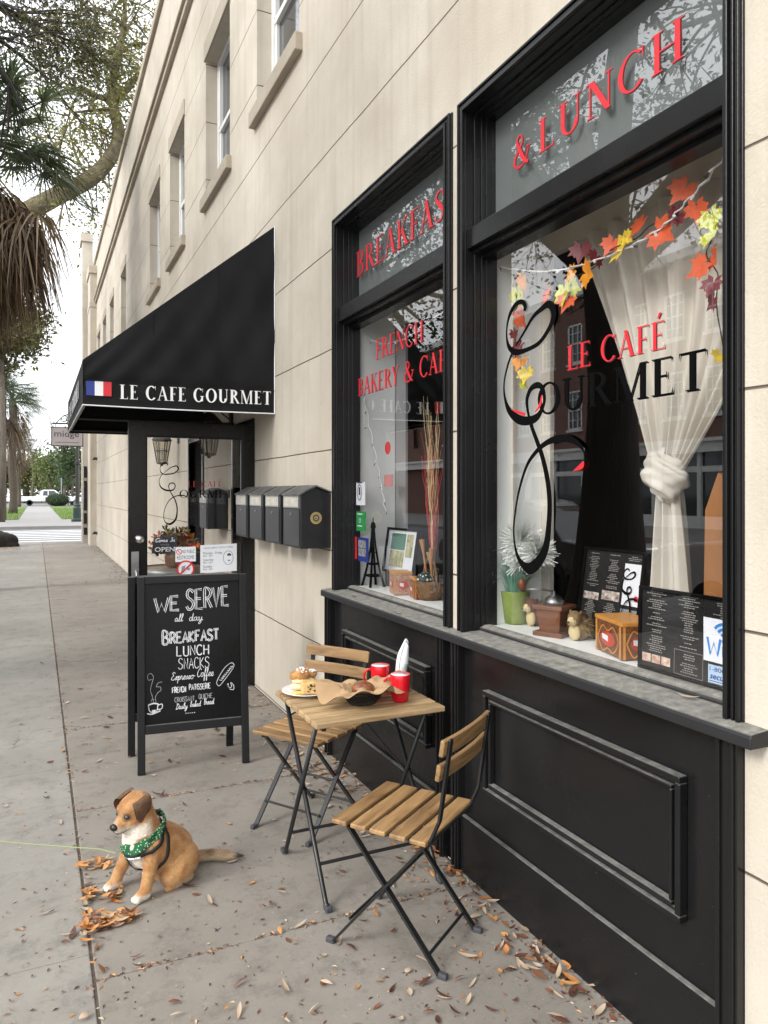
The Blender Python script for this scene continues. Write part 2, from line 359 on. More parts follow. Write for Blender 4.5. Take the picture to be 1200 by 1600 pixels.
def glass_mat(name, k=1.9, tint=(1,1,1), rough=0.0):
    m = bpy.data.materials.new(name); m.use_nodes = True; t = m.node_tree; t.nodes.clear(); L = t.links.new
    o = N(t, 'ShaderNodeOutputMaterial'); tr = N(t, 'ShaderNodeBsdfTransparent'); tr.inputs[0].default_value = col4(tint)
    gl = N(t, 'ShaderNodeBsdfGlossy'); gl.inputs['Roughness'].default_value = rough
    lw = N(t, 'ShaderNodeLayerWeight'); lw.inputs['Blend'].default_value = .5
    pw = N(t, 'ShaderNodeMath', operation='POWER'); pw.inputs[1].default_value = 4.2; L(lw.outputs['Facing'], pw.inputs[0])
    mu = N(t, 'ShaderNodeMath', operation='MULTIPLY_ADD'); mu.inputs[1].default_value = .8; mu.inputs[2].default_value = .042*k; mu.use_clamp = True
    L(pw.outputs[0], mu.inputs[0]); mx = N(t, 'ShaderNodeMixShader'); L(mu.outputs[0], mx.inputs[0]); L(tr.outputs[0], mx.inputs[1]); L(gl.outputs[0], mx.inputs[2]); L(mx.outputs[0], o.inputs[0])
    return m
M = {}
M['stucco'] = stucco('stucco'); M['stucco_plain'] = stucco('stucco_plain', False)
M['stone_trim'] = stucco('stone_trim', False, (.36,.31,.245), (.47,.41,.325))
M['black'] = dusty('black_paint', (.0085,.0085,.0090), (.26,.25,.23), rough=.13, amount=.5)
M['black_ledge'] = dusty('black_paint_ledge', (.0085,.0085,.0090), (.27,.265,.24), rough=.16, amount=.75, thr=.62)
M['sill'] = dusty('sill_paint', (.017,.017,.018), (.26,.252,.222), rough=.45, amount=.95, thr=.5)
M['glass'] = glass_mat('window_glass', 4.0)
M['glass_thin'] = glass_mat('door_glass', 1.5)
M['glass_jar'] = glass_mat('jar_glass', 1.6, (.93,.96,.95))
M['white_paint'] = pm('white_paint', (.72,.72,.70), .5, var=.05)
M['white_board'] = pm('white_board', (.88,.90,.88), .55, var=.03, scale=3)
M['beige_board'] = pm('beige_board', (.60,.56,.48), .7, var=.06, scale=3)
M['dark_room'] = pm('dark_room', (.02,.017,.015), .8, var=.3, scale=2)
M['frost'] = pm('transom_backing', (.165,.185,.18), .6, var=.08, scale=2)
M['red_vinyl'] = pm('red_vinyl', (.62,.02,.03), .4, var=.05)
M['black_vinyl'] = pm('black_vinyl', (.004,.004,.0045), .6, var=.05, spec=.03)
M['dark_red'] = pm('dark_red_vinyl', (.09,.012,.014), .5, var=.05)
M['white_vinyl'] = pm('white_vinyl', (.82,.82,.82), .5, var=.03)
M['blue_vinyl'] = pm('blue_vinyl', (.02,.22,.62), .5, var=.03)
M['navy'] = pm('navy_vinyl', (.02,.04,.25), .5, var=.03)
M['green_vinyl'] = pm('green_vinyl', (.02,.28,.07), .5, var=.03)
M['paper'] = pm('paper', (.74,.76,.80), .7, var=.03)
M['ink'] = pm('ink', (.05,.05,.06), .7, var=.1)
M['ink_grey'] = pm('ink_grey', (.25,.26,.28), .7, var=.1)
M['steel'] = pm('brushed_steel', (.55,.55,.55), .3, metal=1, var=.06, scale=20, stretch=(1,1,8))
M['dark_metal'] = pm('dark_metal', (.014,.014,.015), .42, var=.2, scale=30)
M['dark_pane'] = pm('upper_pane', (.035,.042,.048), .06, var=.3, scale=1.2, rv=.02, spec=.9)
M['iron'] = pm('black_iron', (.02,.02,.019), .5, var=.2, scale=30, bump=.2, bscale=80)

# ------------------------------------------------------------------ ground
GX = 1.62                                                            # face of the cafe wall
def concrete(name, c1, c2, stain=.5, joints=None):
    m, t, b, o = nodes(name); L = t.links.new
    tc = N(t, 'ShaderNodeTexCoord')
    n1 = N(t, 'ShaderNodeTexNoise', Scale=.9, Detail=8, Roughness=.65); L(tc.outputs['Object'], n1.inputs['Vector'])
    r = N(t, 'ShaderNodeValToRGB'); r.color_ramp.elements[0].position = .3; r.color_ramp.elements[1].position = .7
    r.color_ramp.elements[0].color = col4(c1); r.color_ramp.elements[1].color = col4(c2); L(n1.outputs['Fac'], r.inputs[0])
    n2 = N(t, 'ShaderNodeTexNoise', Scale=5.5, Detail=12, Roughness=.82); L(tc.outputs['Object'], n2.inputs['Vector'])
    d = N(t, 'ShaderNodeMapRange'); d.inputs[1].default_value = .50; d.inputs[2].default_value = .66; d.inputs[4].default_value = stain; L(n2.outputs['Fac'], d.inputs[0])
    m1 = N(t, 'ShaderNodeMix', data_type='RGBA'); m1.inputs[7].default_value = col4(tuple(x*.62 for x in c1)); L(d.outputs[0], m1.inputs[0]); L(r.outputs[0], m1.inputs[6])
    # flattened gum spots and pale flecks
    vo = N(t, 'ShaderNodeTexVoronoi', Scale=3.1); vo.inputs['Randomness'].default_value = 1; L(tc.outputs['Object'], vo.inputs['Vector'])
    g = N(t, 'ShaderNodeMapRange'); g.inputs[1].default_value = .085; g.inputs[2].default_value = .06; g.inputs[4].default_value = .55; L(vo.outputs['Distance'], g.inputs[0])
    wn = N(t, 'ShaderNodeSeparateColor'); L(vo.outputs['Color'], wn.inputs[0])
    gt = N(t, 'ShaderNodeMath', operation='GREATER_THAN'); gt.inputs[1].default_value = .6; L(wn.outputs[0], gt.inputs[0])
    gm = N(t, 'ShaderNodeMath', operation='MULTIPLY'); L(g.outputs[0], gm.inputs[0]); L(gt.outputs[0], gm.inputs[1])
    m2 = N(t, 'ShaderNodeMix', data_type='RGBA'); m2.inputs[7].default_value = col4(tuple(x*.42 for x in c1)); L(gm.outputs[0], m2.inputs[0]); L(m1.outputs[2], m2.inputs[6])
    n3 = N(t, 'ShaderNodeTexNoise', Scale=34, Detail=8, Roughness=.85); L(tc.outputs['Object'], n3.inputs['Vector'])
    f = N(t, 'ShaderNodeMapRange'); f.inputs[1].default_value = .60; f.inputs[2].default_value = .68; f.inputs[4].default_value = .55; L(n3.outputs['Fac'], f.inputs[0])
    m3 = N(t, 'ShaderNodeMix', data_type='RGBA'); m3.inputs[7].default_value = (.52,.50,.46,1); L(f.outputs[0], m3.inputs[0]); L(m2.outputs[2], m3.inputs[6])
    f2 = N(t, 'ShaderNodeMapRange'); f2.inputs[1].default_value = .42; f2.inputs[2].default_value = .34; f2.inputs[4].default_value = .6; L(n3.outputs['Fac'], f2.inputs[0])
    m4 = N(t, 'ShaderNodeMix', data_type='RGBA'); m4.inputs[7].default_value = col4(tuple(x*.55 for x in c1)); L(f2.outputs[0], m4.inputs[0]); L(m3.outputs[2], m4.inputs[6])
    wv = N(t, 'ShaderNodeTexNoise', Scale=1.7, Detail=6, Roughness=.7); L(tc.outputs['Object'], wv.inputs['Vector'])
    wa = N(t, 'ShaderNodeVectorMath', operation='MULTIPLY_ADD'); wa.inputs[1].default_value = (.5,.5,.5); L(wv.outputs['Color'], wa.inputs[0]); L(tc.outputs['Object'], wa.inputs[2])
    ve = N(t, 'ShaderNodeTexVoronoi', Scale=.52, feature='DISTANCE_TO_EDGE'); L(wa.outputs[0], ve.inputs['Vector'])
    ck = N(t, 'ShaderNodeMapRange'); ck.inputs[1].default_value = .0045; ck.inputs[2].default_value = .0015; ck.inputs[4].default_value = .6; L(ve.outputs['Distance'], ck.inputs[0])
    cg = N(t, 'ShaderNodeMapRange'); cg.inputs[1].default_value = .5; cg.inputs[2].default_value = .56; L(n1.outputs['Fac'], cg.inputs[0])
    cm = N(t, 'ShaderNodeMath', operation='MULTIPLY'); L(ck.outputs[0], cm.inputs[0]); L(cg.outputs[0], cm.inputs[1])
    m5 = N(t, 'ShaderNodeMix', data_type='RGBA'); m5.inputs[7].default_value = (.06,.05,.042,1); L(cm.outputs[0], m5.inputs[0]); L(m4.outputs[2], m5.inputs[6])
    L(m5.outputs[2], b.inputs['Base Color']); b.inputs['Roughness'].default_value = .85
    bp = N(t, 'ShaderNodeBump', Strength=.35, Distance=.004); L(n3.outputs['Fac'], bp.inputs['Height']); L(bp.outputs[0], b.inputs['Normal'])
    return m
M['conc'] = concrete('pavement_concrete', (.186,.166,.142), (.280,.254,.22), .75)
M['conc2'] = concrete('pavement_concrete_kerbside', (.212,.198,.175), (.315,.297,.267), .7)
M['joint'] = pm('joint_dirt', (.085,.07,.055), .95, var=.4, scale=14, bump=.5)
M['asphalt'] = pm('asphalt', (.16,.16,.165), .9, var=.2, scale=5, bump=.4, bscale=150)
M['road_paint'] = pm('road_paint', (.55,.55,.54), .8, var=.2, scale=4)
M['far_walk'] = pm('far_walk', (.25,.243,.232), .9, var=.12, scale=2)
M['grass'] = pm('grass', (.075,.13,.03), .9, var=.35, scale=5, col2=(.15,.21,.06), bump=1, bscale=90, bdist=.05)
M['soil'] = pm('leafy_soil', (.09,.06,.035), .95, var=.4, scale=9, bump=1, bscale=40)
g = MB(); g.face([(-300,-200,-.16),(300,-200,-.16),(300,500,-.16),(-300,500,-.16)])
struct('ground', g, M['soil'])
# pavement: two lanes of slabs with open joints, laid on a dirt bed
g = MB(); g.face([(-3.2,-8,-.005),(1.9,-8,-.005),(1.9,26.2,-.005),(-3.2,26.2,-.005)])
struct('pavement_bed', g, M['joint'])
JX = .17
def slabs(x0, x1, ys, jit):
    g = MB(); J = .0035
    for a, b in zip(ys, ys[1:]):
        g.box(x0, x1, a+J/2, b-J/2, -.1, random.uniform(0, .002)-jit)
    return g
ya = [-8,-6,-4.2,-2.4,-.6,1.25,2.72,4.62,6.5,8.3,10.1,12,13.8,15.6,17.4,19.2,21,22.8,24.4,26.2]
yb = [-8,-5,-2,.95,2.56,3.96,5.35,7.4,9.5,11.6,13.7,15.8,17.9,20,22.1,24.2,26.2]
g = slabs(-3.2, JX-.005, ya, .001); struct('pavement_kerbside', g, M['conc2'], bevel=.004)
g = slabs(JX+.005, GX-.012, yb, .0); struct('pavement', g, M['conc'], bevel=.004)
# kerb, street alongside, cross street, far blocks
g = MB(); g.box(-3.4,-3.206,-30,26.2,-.15,-.004); g.box(-3.4,1.9,26.206,26.4,-.15,-.006); struct('kerb', g, M['far_walk'], bevel=.01)
g = MB(); g.face([(-14,-60,-.145),(-3.4,-60,-.145),(-3.4,130,-.145),(-14,130,-.145)]); struct('street', g, M['asphalt'])
g = MB(); g.face([(-3.39,26.4,-.141),(60,26.4,-.141),(60,38.6,-.141),(-3.39,38.6,-.141)]); struct('cross_street', g, M['asphalt'])
g = MB()
for k in range(7): g.face([(-2.6,28.6+k*1.3,-.137),(2.1,28.6+k*1.3,-.137),(2.1,29.2+k*1.3,-.137),(-2.6,29.2+k*1.3,-.137)])
g.face([(-3.1,27.6,-.137),(-2.65,27.6,-.137),(-2.65,37.6,-.137),(-3.1,37.6,-.137)])
g.face([(2.15,37.6,-.137),(2.15,27.6,-.137),(2.75,27.6,-.137),(2.75,37.6,-.137)])
struct('crosswalk_markings', g, M['road_paint'])
g = MB(); g.box(-3.3,40,38.6,38.85,-.15,.0); struct('far_kerb', g, M['far_walk'], bevel=.01)
g = MB(); g.face([(-3.3,38.85,0),(40,38.85,0),(40,48,0),(-3.3,48,0)]); g.face([(-.95,48,0),(1.38,48,0),(1.38,96,0),(-.95,96,0)]); struct('far_pavement', g, M['far_walk'])
g = MB(); g.face([(-3.3,48,.012),(-.95,48,.012),(-.95,94,.012),(-3.3,94,.012)]); g.face([(1.38,48,.012),(40,48,.012),(40,94,.012),(1.38,94,.012)]); struct('lawn', g, M['grass'])
g = MB(); g.face([(-60,96,-.02),(80,96,-.02),(80,125,-.02),(-60,125,-.02)]); struct('far_street', g, M['asphalt'])
g = MB(); g.box(-26,-14,-60,130,-.15,-.01); struct('opposite_pavement', g, M['far_walk'])

# ------------------------------------------------------------------ the cafe building
BLD = thing('cafe_building', 'two-storey cream stucco building with two black-framed shop windows at street level', 'building', (GX, 12, 0))
YE = 24.6
upper = [(4.80,5.87),(6.80,7.87),(9.12,10.19),(11.08,12.15),(15.55,16.50),(18.15,19.10),(20.25,21.20),(22.2,23.15)]
ZW0, ZW1 = 4.68, 6.14
holes = [(a,b,ZW0,ZW1) for a,b in upper]+[(1.302,2.689,0,3.215),(2.747,4.147,0,3.215),(2.689,2.747,0,.96),(4.147,4.233,0,.96),(5.99,6.62,-.02,2.13),(8.0,8.75,-.02,2.15)]
ys = sorted({-9,YE}|{h[0] for h in holes}|{h[1] for h in holes}); zs = sorted({-.05,7.22}|{h[2] for h in holes}|{h[3] for h in holes})
w = MB()
for a, b in zip(ys, ys[1:]):
    for c, d in zip(zs, zs[1:]):
        my, mz = (a+b)/2, (c+d)/2
        if not any(h[0] < my < h[1] and h[2] < mz < h[3] for h in holes):
            w.face([(GX,b,c),(GX,a,c),(GX,a,d),(GX,b,d)])
for (a,b,c,d) in holes[:8]:                                          # stucco reveals of the upper windows
    e = GX+.18
    w.face([(GX,a,c),(e,a,c),(e,a,d),(GX,a,d)]); w.face([(GX,b,c),(GX,b,d),(e,b,d),(e,b,c)]); w.face([(GX,a,d),(e,a,d),(e,b,d),(GX,b,d)])
w.face([(GX,-9,-.05),(14,-9,-.05),(14,-9,8.5),(GX,-9,8.5)]); w.face([(GX,YE,-.05),(GX,YE,7.22),(14,YE,7.22),(14,YE,-.05)]); w.face([(14,-9,-.05),(14,YE,-.05),(14,YE,8.5),(14,-9,8.5)])
w.build('wall', M['stucco'], BLD)
w = MB(); w.box(GX+.004,GX+.3,-9,YE,7.36,8.52); w.build('parapet', M['stucco_plain'], BLD)
w = MB(); w.box(GX-.055,GX+.2,-9,YE+.01,7.22,7.36); w.box(GX-.09,GX+.2,-9,YE+.04,7.3,7.345); w.build('string_course', M['stone_trim'], BLD, bevel=.012)
w = MB(); w.box(GX-.05,GX+.4,-9,YE+.05,8.52,8.66); w.build('coping', M['stone_trim'], BLD, bevel=.012)
w = MB(); w.face([(GX+.3,-9,8.3),(14,-9,8.3),(14,YE,8.3),(GX+.3,YE,8.3)]); w.build('roof', M['asphalt'], BLD)
w = MB(); w.box(1.44,GX+.3,YE-1.05,YE+.02,-.05,8.1); w.box(1.40,GX+.3,YE-1.09,YE+.06,8.1,8.35); w.box(1.42,GX+.3,YE-1.07,YE+.04,7.1,7.25)
w.build('pier', M['stucco_plain'], BLD, bevel=.01)
w = MB(); w.box(1.31,GX,YE+.5,YE+1.2,-.05,9.6); w.box(1.26,GX,YE+.45,YE+1.25,9.5,9.75); w.build('corner_pier', M['stucco_plain'], BLD, bevel=.01)
w = MB()
for z0, z1 in ((.28,.5),(.62,.95),(1.03,1.95),(2.05,2.4)): w.box(1.325,1.42,YE+.03,YE+.46,z0,z1)
w.build('dark_panel', M['black'], BLD)
for i, (a, b) in enumerate(upper):
    X = GX+.12
    f = MB(); t = .045
    f.box(X,X+.06,a+.002,a+t,ZW0,ZW1); f.box(X,X+.06,b-t,b-.002,ZW0,ZW1); f.box(X,X+.06,a+t,b-t,ZW1-t,ZW1-.002); f.box(X,X+.06,a+t,b-t,ZW0,ZW0+t)
    zm = (ZW0+ZW1)/2
    f.box(X+.012,X+.055,a+t,b-t,zm-.025,zm+.025)
    for q in (a+t, b-t-.035): f.box(X+.02,X+.055,q,q+.035,ZW0+t,zm-.025); f.box(X+.008,X+.05,q,q+.035,zm+.025,ZW1-t)
    wf = f.build('window', M['white_paint'], BLD, bevel=.004)
    p = MB(); p.face([(X+.045,b-t,ZW0+t),(X+.045,a+t,ZW0+t),(X+.045,a+t,ZW1-t),(X+.045,b-t,ZW1-t)]); p.build('pane', M['dark_pane'], wf)
    p = MB(); p.box(GX-.055,GX+.12,a-.07,b+.07,ZW0-.125,ZW0); p.build('sill', M['stone_trim'], wf, bevel=.008)
    p = MB(); p.box(GX-.018,GX+.1,a-.035,b+.035,ZW1,ZW1+.19); p.build('lintel', M['stone_trim'], wf, bevel=.006)
# dark shop interior behind the displays and behind the two doorways
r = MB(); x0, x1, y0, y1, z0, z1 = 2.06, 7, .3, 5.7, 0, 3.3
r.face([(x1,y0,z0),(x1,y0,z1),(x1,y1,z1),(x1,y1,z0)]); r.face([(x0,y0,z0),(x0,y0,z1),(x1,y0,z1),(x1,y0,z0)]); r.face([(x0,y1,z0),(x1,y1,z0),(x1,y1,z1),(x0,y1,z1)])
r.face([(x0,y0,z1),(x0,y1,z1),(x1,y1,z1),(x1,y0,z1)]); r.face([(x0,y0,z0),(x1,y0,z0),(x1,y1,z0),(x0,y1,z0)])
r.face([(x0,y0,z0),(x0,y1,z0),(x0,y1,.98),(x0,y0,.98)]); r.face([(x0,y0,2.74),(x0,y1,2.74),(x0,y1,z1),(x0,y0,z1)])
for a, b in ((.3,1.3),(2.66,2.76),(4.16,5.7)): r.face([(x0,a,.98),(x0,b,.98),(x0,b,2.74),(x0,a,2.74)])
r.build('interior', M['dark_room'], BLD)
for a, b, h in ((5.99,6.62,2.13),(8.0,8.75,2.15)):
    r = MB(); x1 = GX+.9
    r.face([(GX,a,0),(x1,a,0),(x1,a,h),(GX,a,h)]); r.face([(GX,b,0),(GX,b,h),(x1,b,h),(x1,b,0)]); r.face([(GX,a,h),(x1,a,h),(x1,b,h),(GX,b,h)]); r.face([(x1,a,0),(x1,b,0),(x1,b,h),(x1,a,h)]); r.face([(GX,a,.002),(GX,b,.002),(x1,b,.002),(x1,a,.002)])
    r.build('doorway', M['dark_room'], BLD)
for a, b, h in ((5.99,6.62,2.13),(8.0,8.75,2.15)):
    r = MB()
    r.box(GX-.02,GX+.06,a-.05,a,0,h); r.box(GX-.02,GX+.06,b,b+.05,0,h); r.box(GX-.02,GX+.06,a-.05,b+.05,h,h+.06)
    r.build('door_casing', M['black'], BLD, bevel=.004)
r = MB(); r.box(GX+.16,GX+.2,8.0,8.75,0,2.15); dd = r.build('door', pm('grey_door', (.09,.095,.10), .5), BLD, label='plain grey door set back in the wall')

# ---- shop windows
def casing(a, b, zt, zb):
    """stepped black frame around a shop window: a = near side, b = far side"""
    f = MB(); w0 = .050
    def ring(a, b, zt, zb, w, x0, x1, bottom=False):
        f.box(x0,x1,a,a+w,zb,zt); f.box(x0,x1,b-w,b,zb,zt); f.box(x0,x1,a+w,b-w,zt-w,zt)
        if bottom: f.box(x0,x1,a+w,b-w,zb,zb+w)
    ring(a, b, zt, zb, w0, 1.612, 1.76)
    ring(a+.004, b-.004, zt-.004, zb, .011, 1.600, 1.6115)             # outer bead
    ring(a+.022, b-.022, zt-.022, zb, .009, 1.603, 1.6115)
    ring(a+.036, b-.036, zt-.036, zb, .014, 1.597, 1.6115)             # inner bead
    ring(a+w0, b-w0, zt-w0, zb, .008, 1.655, 1.76)
    ring(a+w0+.008, b-w0-.008, zt-w0-.008, zb, .007, 1.685, 1.76)
    ring(a+w0+.015, b-w0-.015, zt-w0-.015, zb, .005, 1.705, 1.76)
    f.box(1.624,1.76,a+w0-.004,b-w0+.004,2.594,2.676)                   # transom bar
    f.box(1.650,1.76,a+w0,b-w0,2.578,2.594); f.box(1.690,1.76,a+w0,b-w0,2.560,2.578)
    f.box(1.650,1.76,a+w0,b-w0,2.676,2.690); f.box(1.690,1.76,a+w0,b-w0,2.690,2.705)
    return f
GLX = 1.722
FG = lambda y: Fr((GLX, y, 0), (0,-1,0), (0,0,1))                       # frame for lettering on the outer face of the glass
def shop_window(a, b):
    cw = casing(a, b, 3.215, 1.0).build('shop_window', M['black'], BLD, bevel=.003)
    p = MB(); i = .055
    p.face([(GLX,b-i,1.0),(GLX,a+i,1.0),(GLX,a+i,2.585),(GLX,b-i,2.585)]); p.build('pane', M['glass'], cw)
    p = MB(); p.face([(GLX,b-i,2.68),(GLX,a+i,2.68),(GLX,a+i,3.16),(GLX,b-i,3.16)]); p.build('transom_pane', M['glass'], cw)
    p = MB(); p.face([(GLX+.03,b-i,2.68),(GLX+.03,a+i,2.68),(GLX+.03,a+i,3.16),(GLX+.03,b-i,3.16)]); p.build('transom_backing', M['frost'], cw)
    p = MB(); n = 6
    prof = [(1.678,1.006)]+[(1.678+.034*(1-math.cos(k*PI/2/n)), 1.006+.022*math.sin(k*PI/2/n)) for k in range(n+1)]+[(1.722,1.028),(1.722,1.0)]
    p.prism([(x, z) for x, z in prof], (0, b-.056, 0), (1,0,0), (0,0,1), b-a-.112)
    p.build('glazing_bead', M['sill'], cw, fix=True)
    return cw
SWR = shop_window(1.302, 2.689)
SWL = shop_window(2.747, 4.147)
p = MB(); p.prism([(1.556,.958),(1.75,.958),(1.75,1.006),(1.70,1.006),(1.562,.996),(1.556,.985)], (0,4.215,0), (1,0,0), (0,0,1), 2.98)
p.build('window_sill', M['sill'], BLD, bevel=.004, fix=True)
p = MB(); p.box(1.628,1.70,1.302,4.233,-.02,.958); stall = p.build('stall_riser', M['black'], BLD)
for a, b in ((1.372,2.662),(2.85,4.16)):
    p = MB(); p.box(1.604,1.628,a,b,-.02,.236); p.build('plinth', M['black_ledge'], stall, bevel=.005)
for a, b in ((1.304,1.370),(2.664,2.715),(2.79,2.848),(4.162,4.231)):
    p = MB(); p.box(1.592,1.66,a,b,-.02,.957); p.box(1.584,1.593,a+.006,a+.018,-.02,.956); p.box(1.584,1.593,b-.02,b-.006,-.02,.956)
    p.build('pilaster', M['black'], stall, bevel=.003)
def panel(a, b, z0, z1):
    p = MB(); w = .026
    for (wd, i, x) in ((.020,0,1.594),(.010,.022,1.606),(.012,.034,1.599)):
        A, B, c, d = a+i, b-i, z0+i, z1-i
        p.box(x,1.627,A,B,d-wd,d); p.box(x,1.627,A,B,c,c+wd); p.box(x+.001,1.627,A,A+wd,c+wd,d-wd); p.box(x+.001,1.627,B-wd,B,c+wd,d-wd)
    return p.build('panel_moulding', M['black_ledge'], stall, bevel=.009, seg=5)
panel(1.489,2.482,.395,.800); panel(2.95,3.975,.418,.790)

# ---- lettering on the glass
def words(s, gap=.05):
    """each word with its start and end as fractions of the whole line"""
    W0 = sum(glyph(c)[1]+gap for c in s)-gap; out = []; x = 0; cur_ = ''; x0 = 0
    for c in s+' ':
        if c == ' ':
            if cur_: out.append((cur_, x0/W0, (x-gap)/W0))
            cur_ = ''; x += glyph(c)[1]+gap; x0 = x
        else: cur_ += c; x += glyph(c)[1]+gap
    return out
def letters(parent, s, y0, y1, zb, zt, mat, shadow=None, name='lettering', slant=0, gap=.05):
    for wd_, u0, u1 in words(s, gap):
        a, b = y0+(y1-y0)*u0, y0+(y1-y0)*u1
        m = MB(); serif_text(m, wd_, Fr((GLX, a, zb), (0,-1,0), (0,0,1)), a-b, zt-zb, h=.0016, slant=slant, gap=gap, dz=.00003); o = m.build(name, mat, parent)
        if shadow:
            m = MB(); serif_text(m, wd_, Fr((GLX, a-.0035, zb-.0035), (0,-1,0), (0,0,1)), a-b, zt-zb, h=.0006, slant=slant, gap=gap, dz=.00001); m.build(name+'_shadow', shadow, parent)
letters(SWR, '&', 2.445, 2.33, 2.862, 2.985, M['red_vinyl'], M['dark_red'])
letters(SWR, 'LUNCH', 2.285, 1.585, 2.862, 2.985, M['red_vinyl'], M['dark_red'], gap=.12)
letters(SWL, 'BREAKFAST', 4.045, 2.86, 2.858, 3.005, M['red_vinyl'], M['dark_red'], gap=.06)
letters(SWL, 'FRENCH', 3.765, 3.20, 2.325, 2.432, M['red_vinyl'], M['dark_red'])
letters(SWL, 'BAKERY & CAFÉ', 4.020, 2.90, 2.150, 2.252, M['red_vinyl'], M['dark_red'])
letters(SWR, 'LE CAFÉ', 2.118, 1.655, 2.018, 2.104, M['red_vinyl'], M['dark_red'])
letters(SWR, 'OURMET', 2.29, 1.505, 1.876, 1.990, M['black_vinyl'], M['black_vinyl'], name='black_lettering', gap=.06)
# the looped capital: thick and thin pen stroke, measured on the pane
_sw1 = [(405,310,34),(413,255,46),(380,212,40),(320,235,44),(260,330,42),(228,450,26),(222,580,24),(250,690,46),(320,737,52),(430,712,38),(560,640,40),(660,500,46),(712,370,60),(700,275,66),(655,238,60),(590,285,48),(500,370,36),(400,540,28),(318,672,20)]
_sw2 = [(285,735,24),(235,880,28),(200,1050,24),(205,1200,30),(250,1340,60),(340,1430,78),(440,1452,74),(540,1415,64),(600,1320,40),(622,1220,40),(600,1110,44),(545,1080,52),(480,1120,48),(442,1220,44),(446,1320,36),(465,1420,30),(500,1520,34)]
_sw3 = [(480,20,40),(540,180,48),(600,350,52),(650,560,58),(678,800,58),(672,1050,62),(640,1300,80),(560,1455,96),(470,1520,96),(390,1470,60),(332,1350,34),(306,1150,24),(320,950,24),(365,700,28),(440,460,34),(530,320,40),(640,220,46),(760,172,56),(880,172,56),(970,215,40),(1035,290,22),(1045,370,12)]
_red = [(1040,405,3),(1015,455,40),(930,505,3)]
def gp(a, oy): return onX(760+a[0]/6.667, oy+a[1]/6.667, GLX)
SWASH = [[gp(p, oy) for p in seg] for seg, oy in ((_sw1,440),(_sw2,440),(_sw3,660))]
SWW = [[p[2]/6.667/400*1.25 for p in seg] for seg in (_sw1,_sw2,_sw3)]
_ry, _rz = SWASH[0][0]
def swash(mb, fr, sc, wk=1, h=.001, dz=.00002):
    k = 0
    for seg, ws in zip(SWASH, SWW):
        ribbon(mb, [((_ry-y)*sc, (z-_rz)*sc) for y, z in seg], [w_*sc*wk for w_ in ws], fr, h=h, dz=dz, k0=k); k += len(seg)*6
    return mb
m = MB(); swash(m, Fr((GLX,_ry,_rz), (0,-1,0), (0,0,1)), 1, h=.0042); m.build('looped_capital', M['black_vinyl'], SWR)
m = MB(); F0 = Fr((GLX,_ry,_rz), (0,-1,0), (0,0,1))
for pts, oy in ((_red,660),([(280,1330,4),(350,1362,22),(430,1385,24)],440),([(530,1360,10),(580,1290,26),(602,1185,12)],440)):
    q = [gp(p, oy) for p in pts]; ribbon(m, [(_ry-y, z-_rz) for y, z in q], [p[2]/6.667/400*1.3 for p in pts], F0, h=.0105)
m.build('red_flourish', M['red_vinyl'], SWR)

# ---- the open glazed door
def fdoor(x, z): return Fr((x, 5.925, z), (1,0,0), (0,0,1))
d = MB(); y0, y1 = 5.928, 5.972
d.box(.634,.765,y0,y1,.02,2.13); d.box(1.517,1.612,y0,y1,.02,2.13); d.box(.765,1.517,y0,y1,2.02,2.13); d.box(.765,1.517,y0,y1,.02,.28)
d.box(.765,.775,y0+.01,y1-.01,.28,2.02); d.box(1.507,1.517,y0+.01,y1-.01,.28,2.02); d.box(.775,1.507,y0+.01,y1-.01,2.01,2.02)
DOOR = d.build('entrance_door', M['black'], BLD, bevel=.003, label='black-framed glass door standing open at right angles to the wall')
d = MB(); d.face([(.77,5.95,.27),(1.51,5.95,.27),(1.51,5.95,2.02),(.77,5.95,2.02)]); d.build('pane', M['glass_thin'], DOOR)
d = MB(); d.lathe([(0,.05),(.026,.048),(.032,.035),(.030,.02),(.016,.012),(.034,.004),(.034,0)][::-1], n=20)
kv = [(.715+v[0], 5.928-v[2], 1.225+v[1]) for v in d.v]; d.v = kv; d.build('knob', M['steel'], DOOR, smooth=True, fix=True)
d = MB(); d.box(.655,.710,5.922,5.928,.62,1.13); d.tube([(.688,5.922,.98),(.688,5.885,.97),(.688,5.88,.94),(.688,5.88,.76),(.688,5.885,.73),(.688,5.922,.72)], .008, 8); d.build('handle_plate', M['steel'], DOOR)
m = MB(); sx, sz = onY(262,727,5.925); swash(m, Fr((sx,5.945,sz), (1,0,0), (0,0,1)), .46, .8, h=.001); 
serif_text(m, 'OURMET', fdoor(onY(281,779,5.925)[0], onY(281,778,5.925)[1]), .42, .062, h=-.019, gap=.08)
m.build('door_lettering', M['black_vinyl'], DOOR)
m = MB(); serif_text(m, 'LE CAFÉ', fdoor(onY(294,760,5.925)[0], onY(294,761,5.925)[1]), .275, .048, h=-.019, gap=.08); m.build('red_door_lettering', pm('faded_red', (.30,.03,.02), .5), DOOR)
def sheet(parent, x0, x1, z0, z1, y, name, mat, tilt=0):
    s = MB(); s.prism([(x0,z0),(x1,z0+tilt),(x1,z1+tilt),(x0,z1)], (0,y,0), (1,0,0), (0,0,1), .0015); return s.build(name, mat, parent)
x0, z1 = onY(313,852,5.94); x1, z0 = onY(370,893,5.94)
sh = sheet(DOOR, x0, x1, z0, z1, 5.9415, 'hours_notice', M['paper'], .006)
fr = Fr((x0, 5.9398, z0), (1,0,.02), (0,0,1)); Wd, Hd = x1-x0, z1-z0
m = MB(); sans_text(m, 'NOW OPEN 7 DAYS A WEEK', fr, Wd*.8, .012, h=0) ; 
for v in range(len(m.v)): m.v[v] = tuple(V(m.v[v])+fr.ux*Wd*.1+fr.uy*Hd*.86)
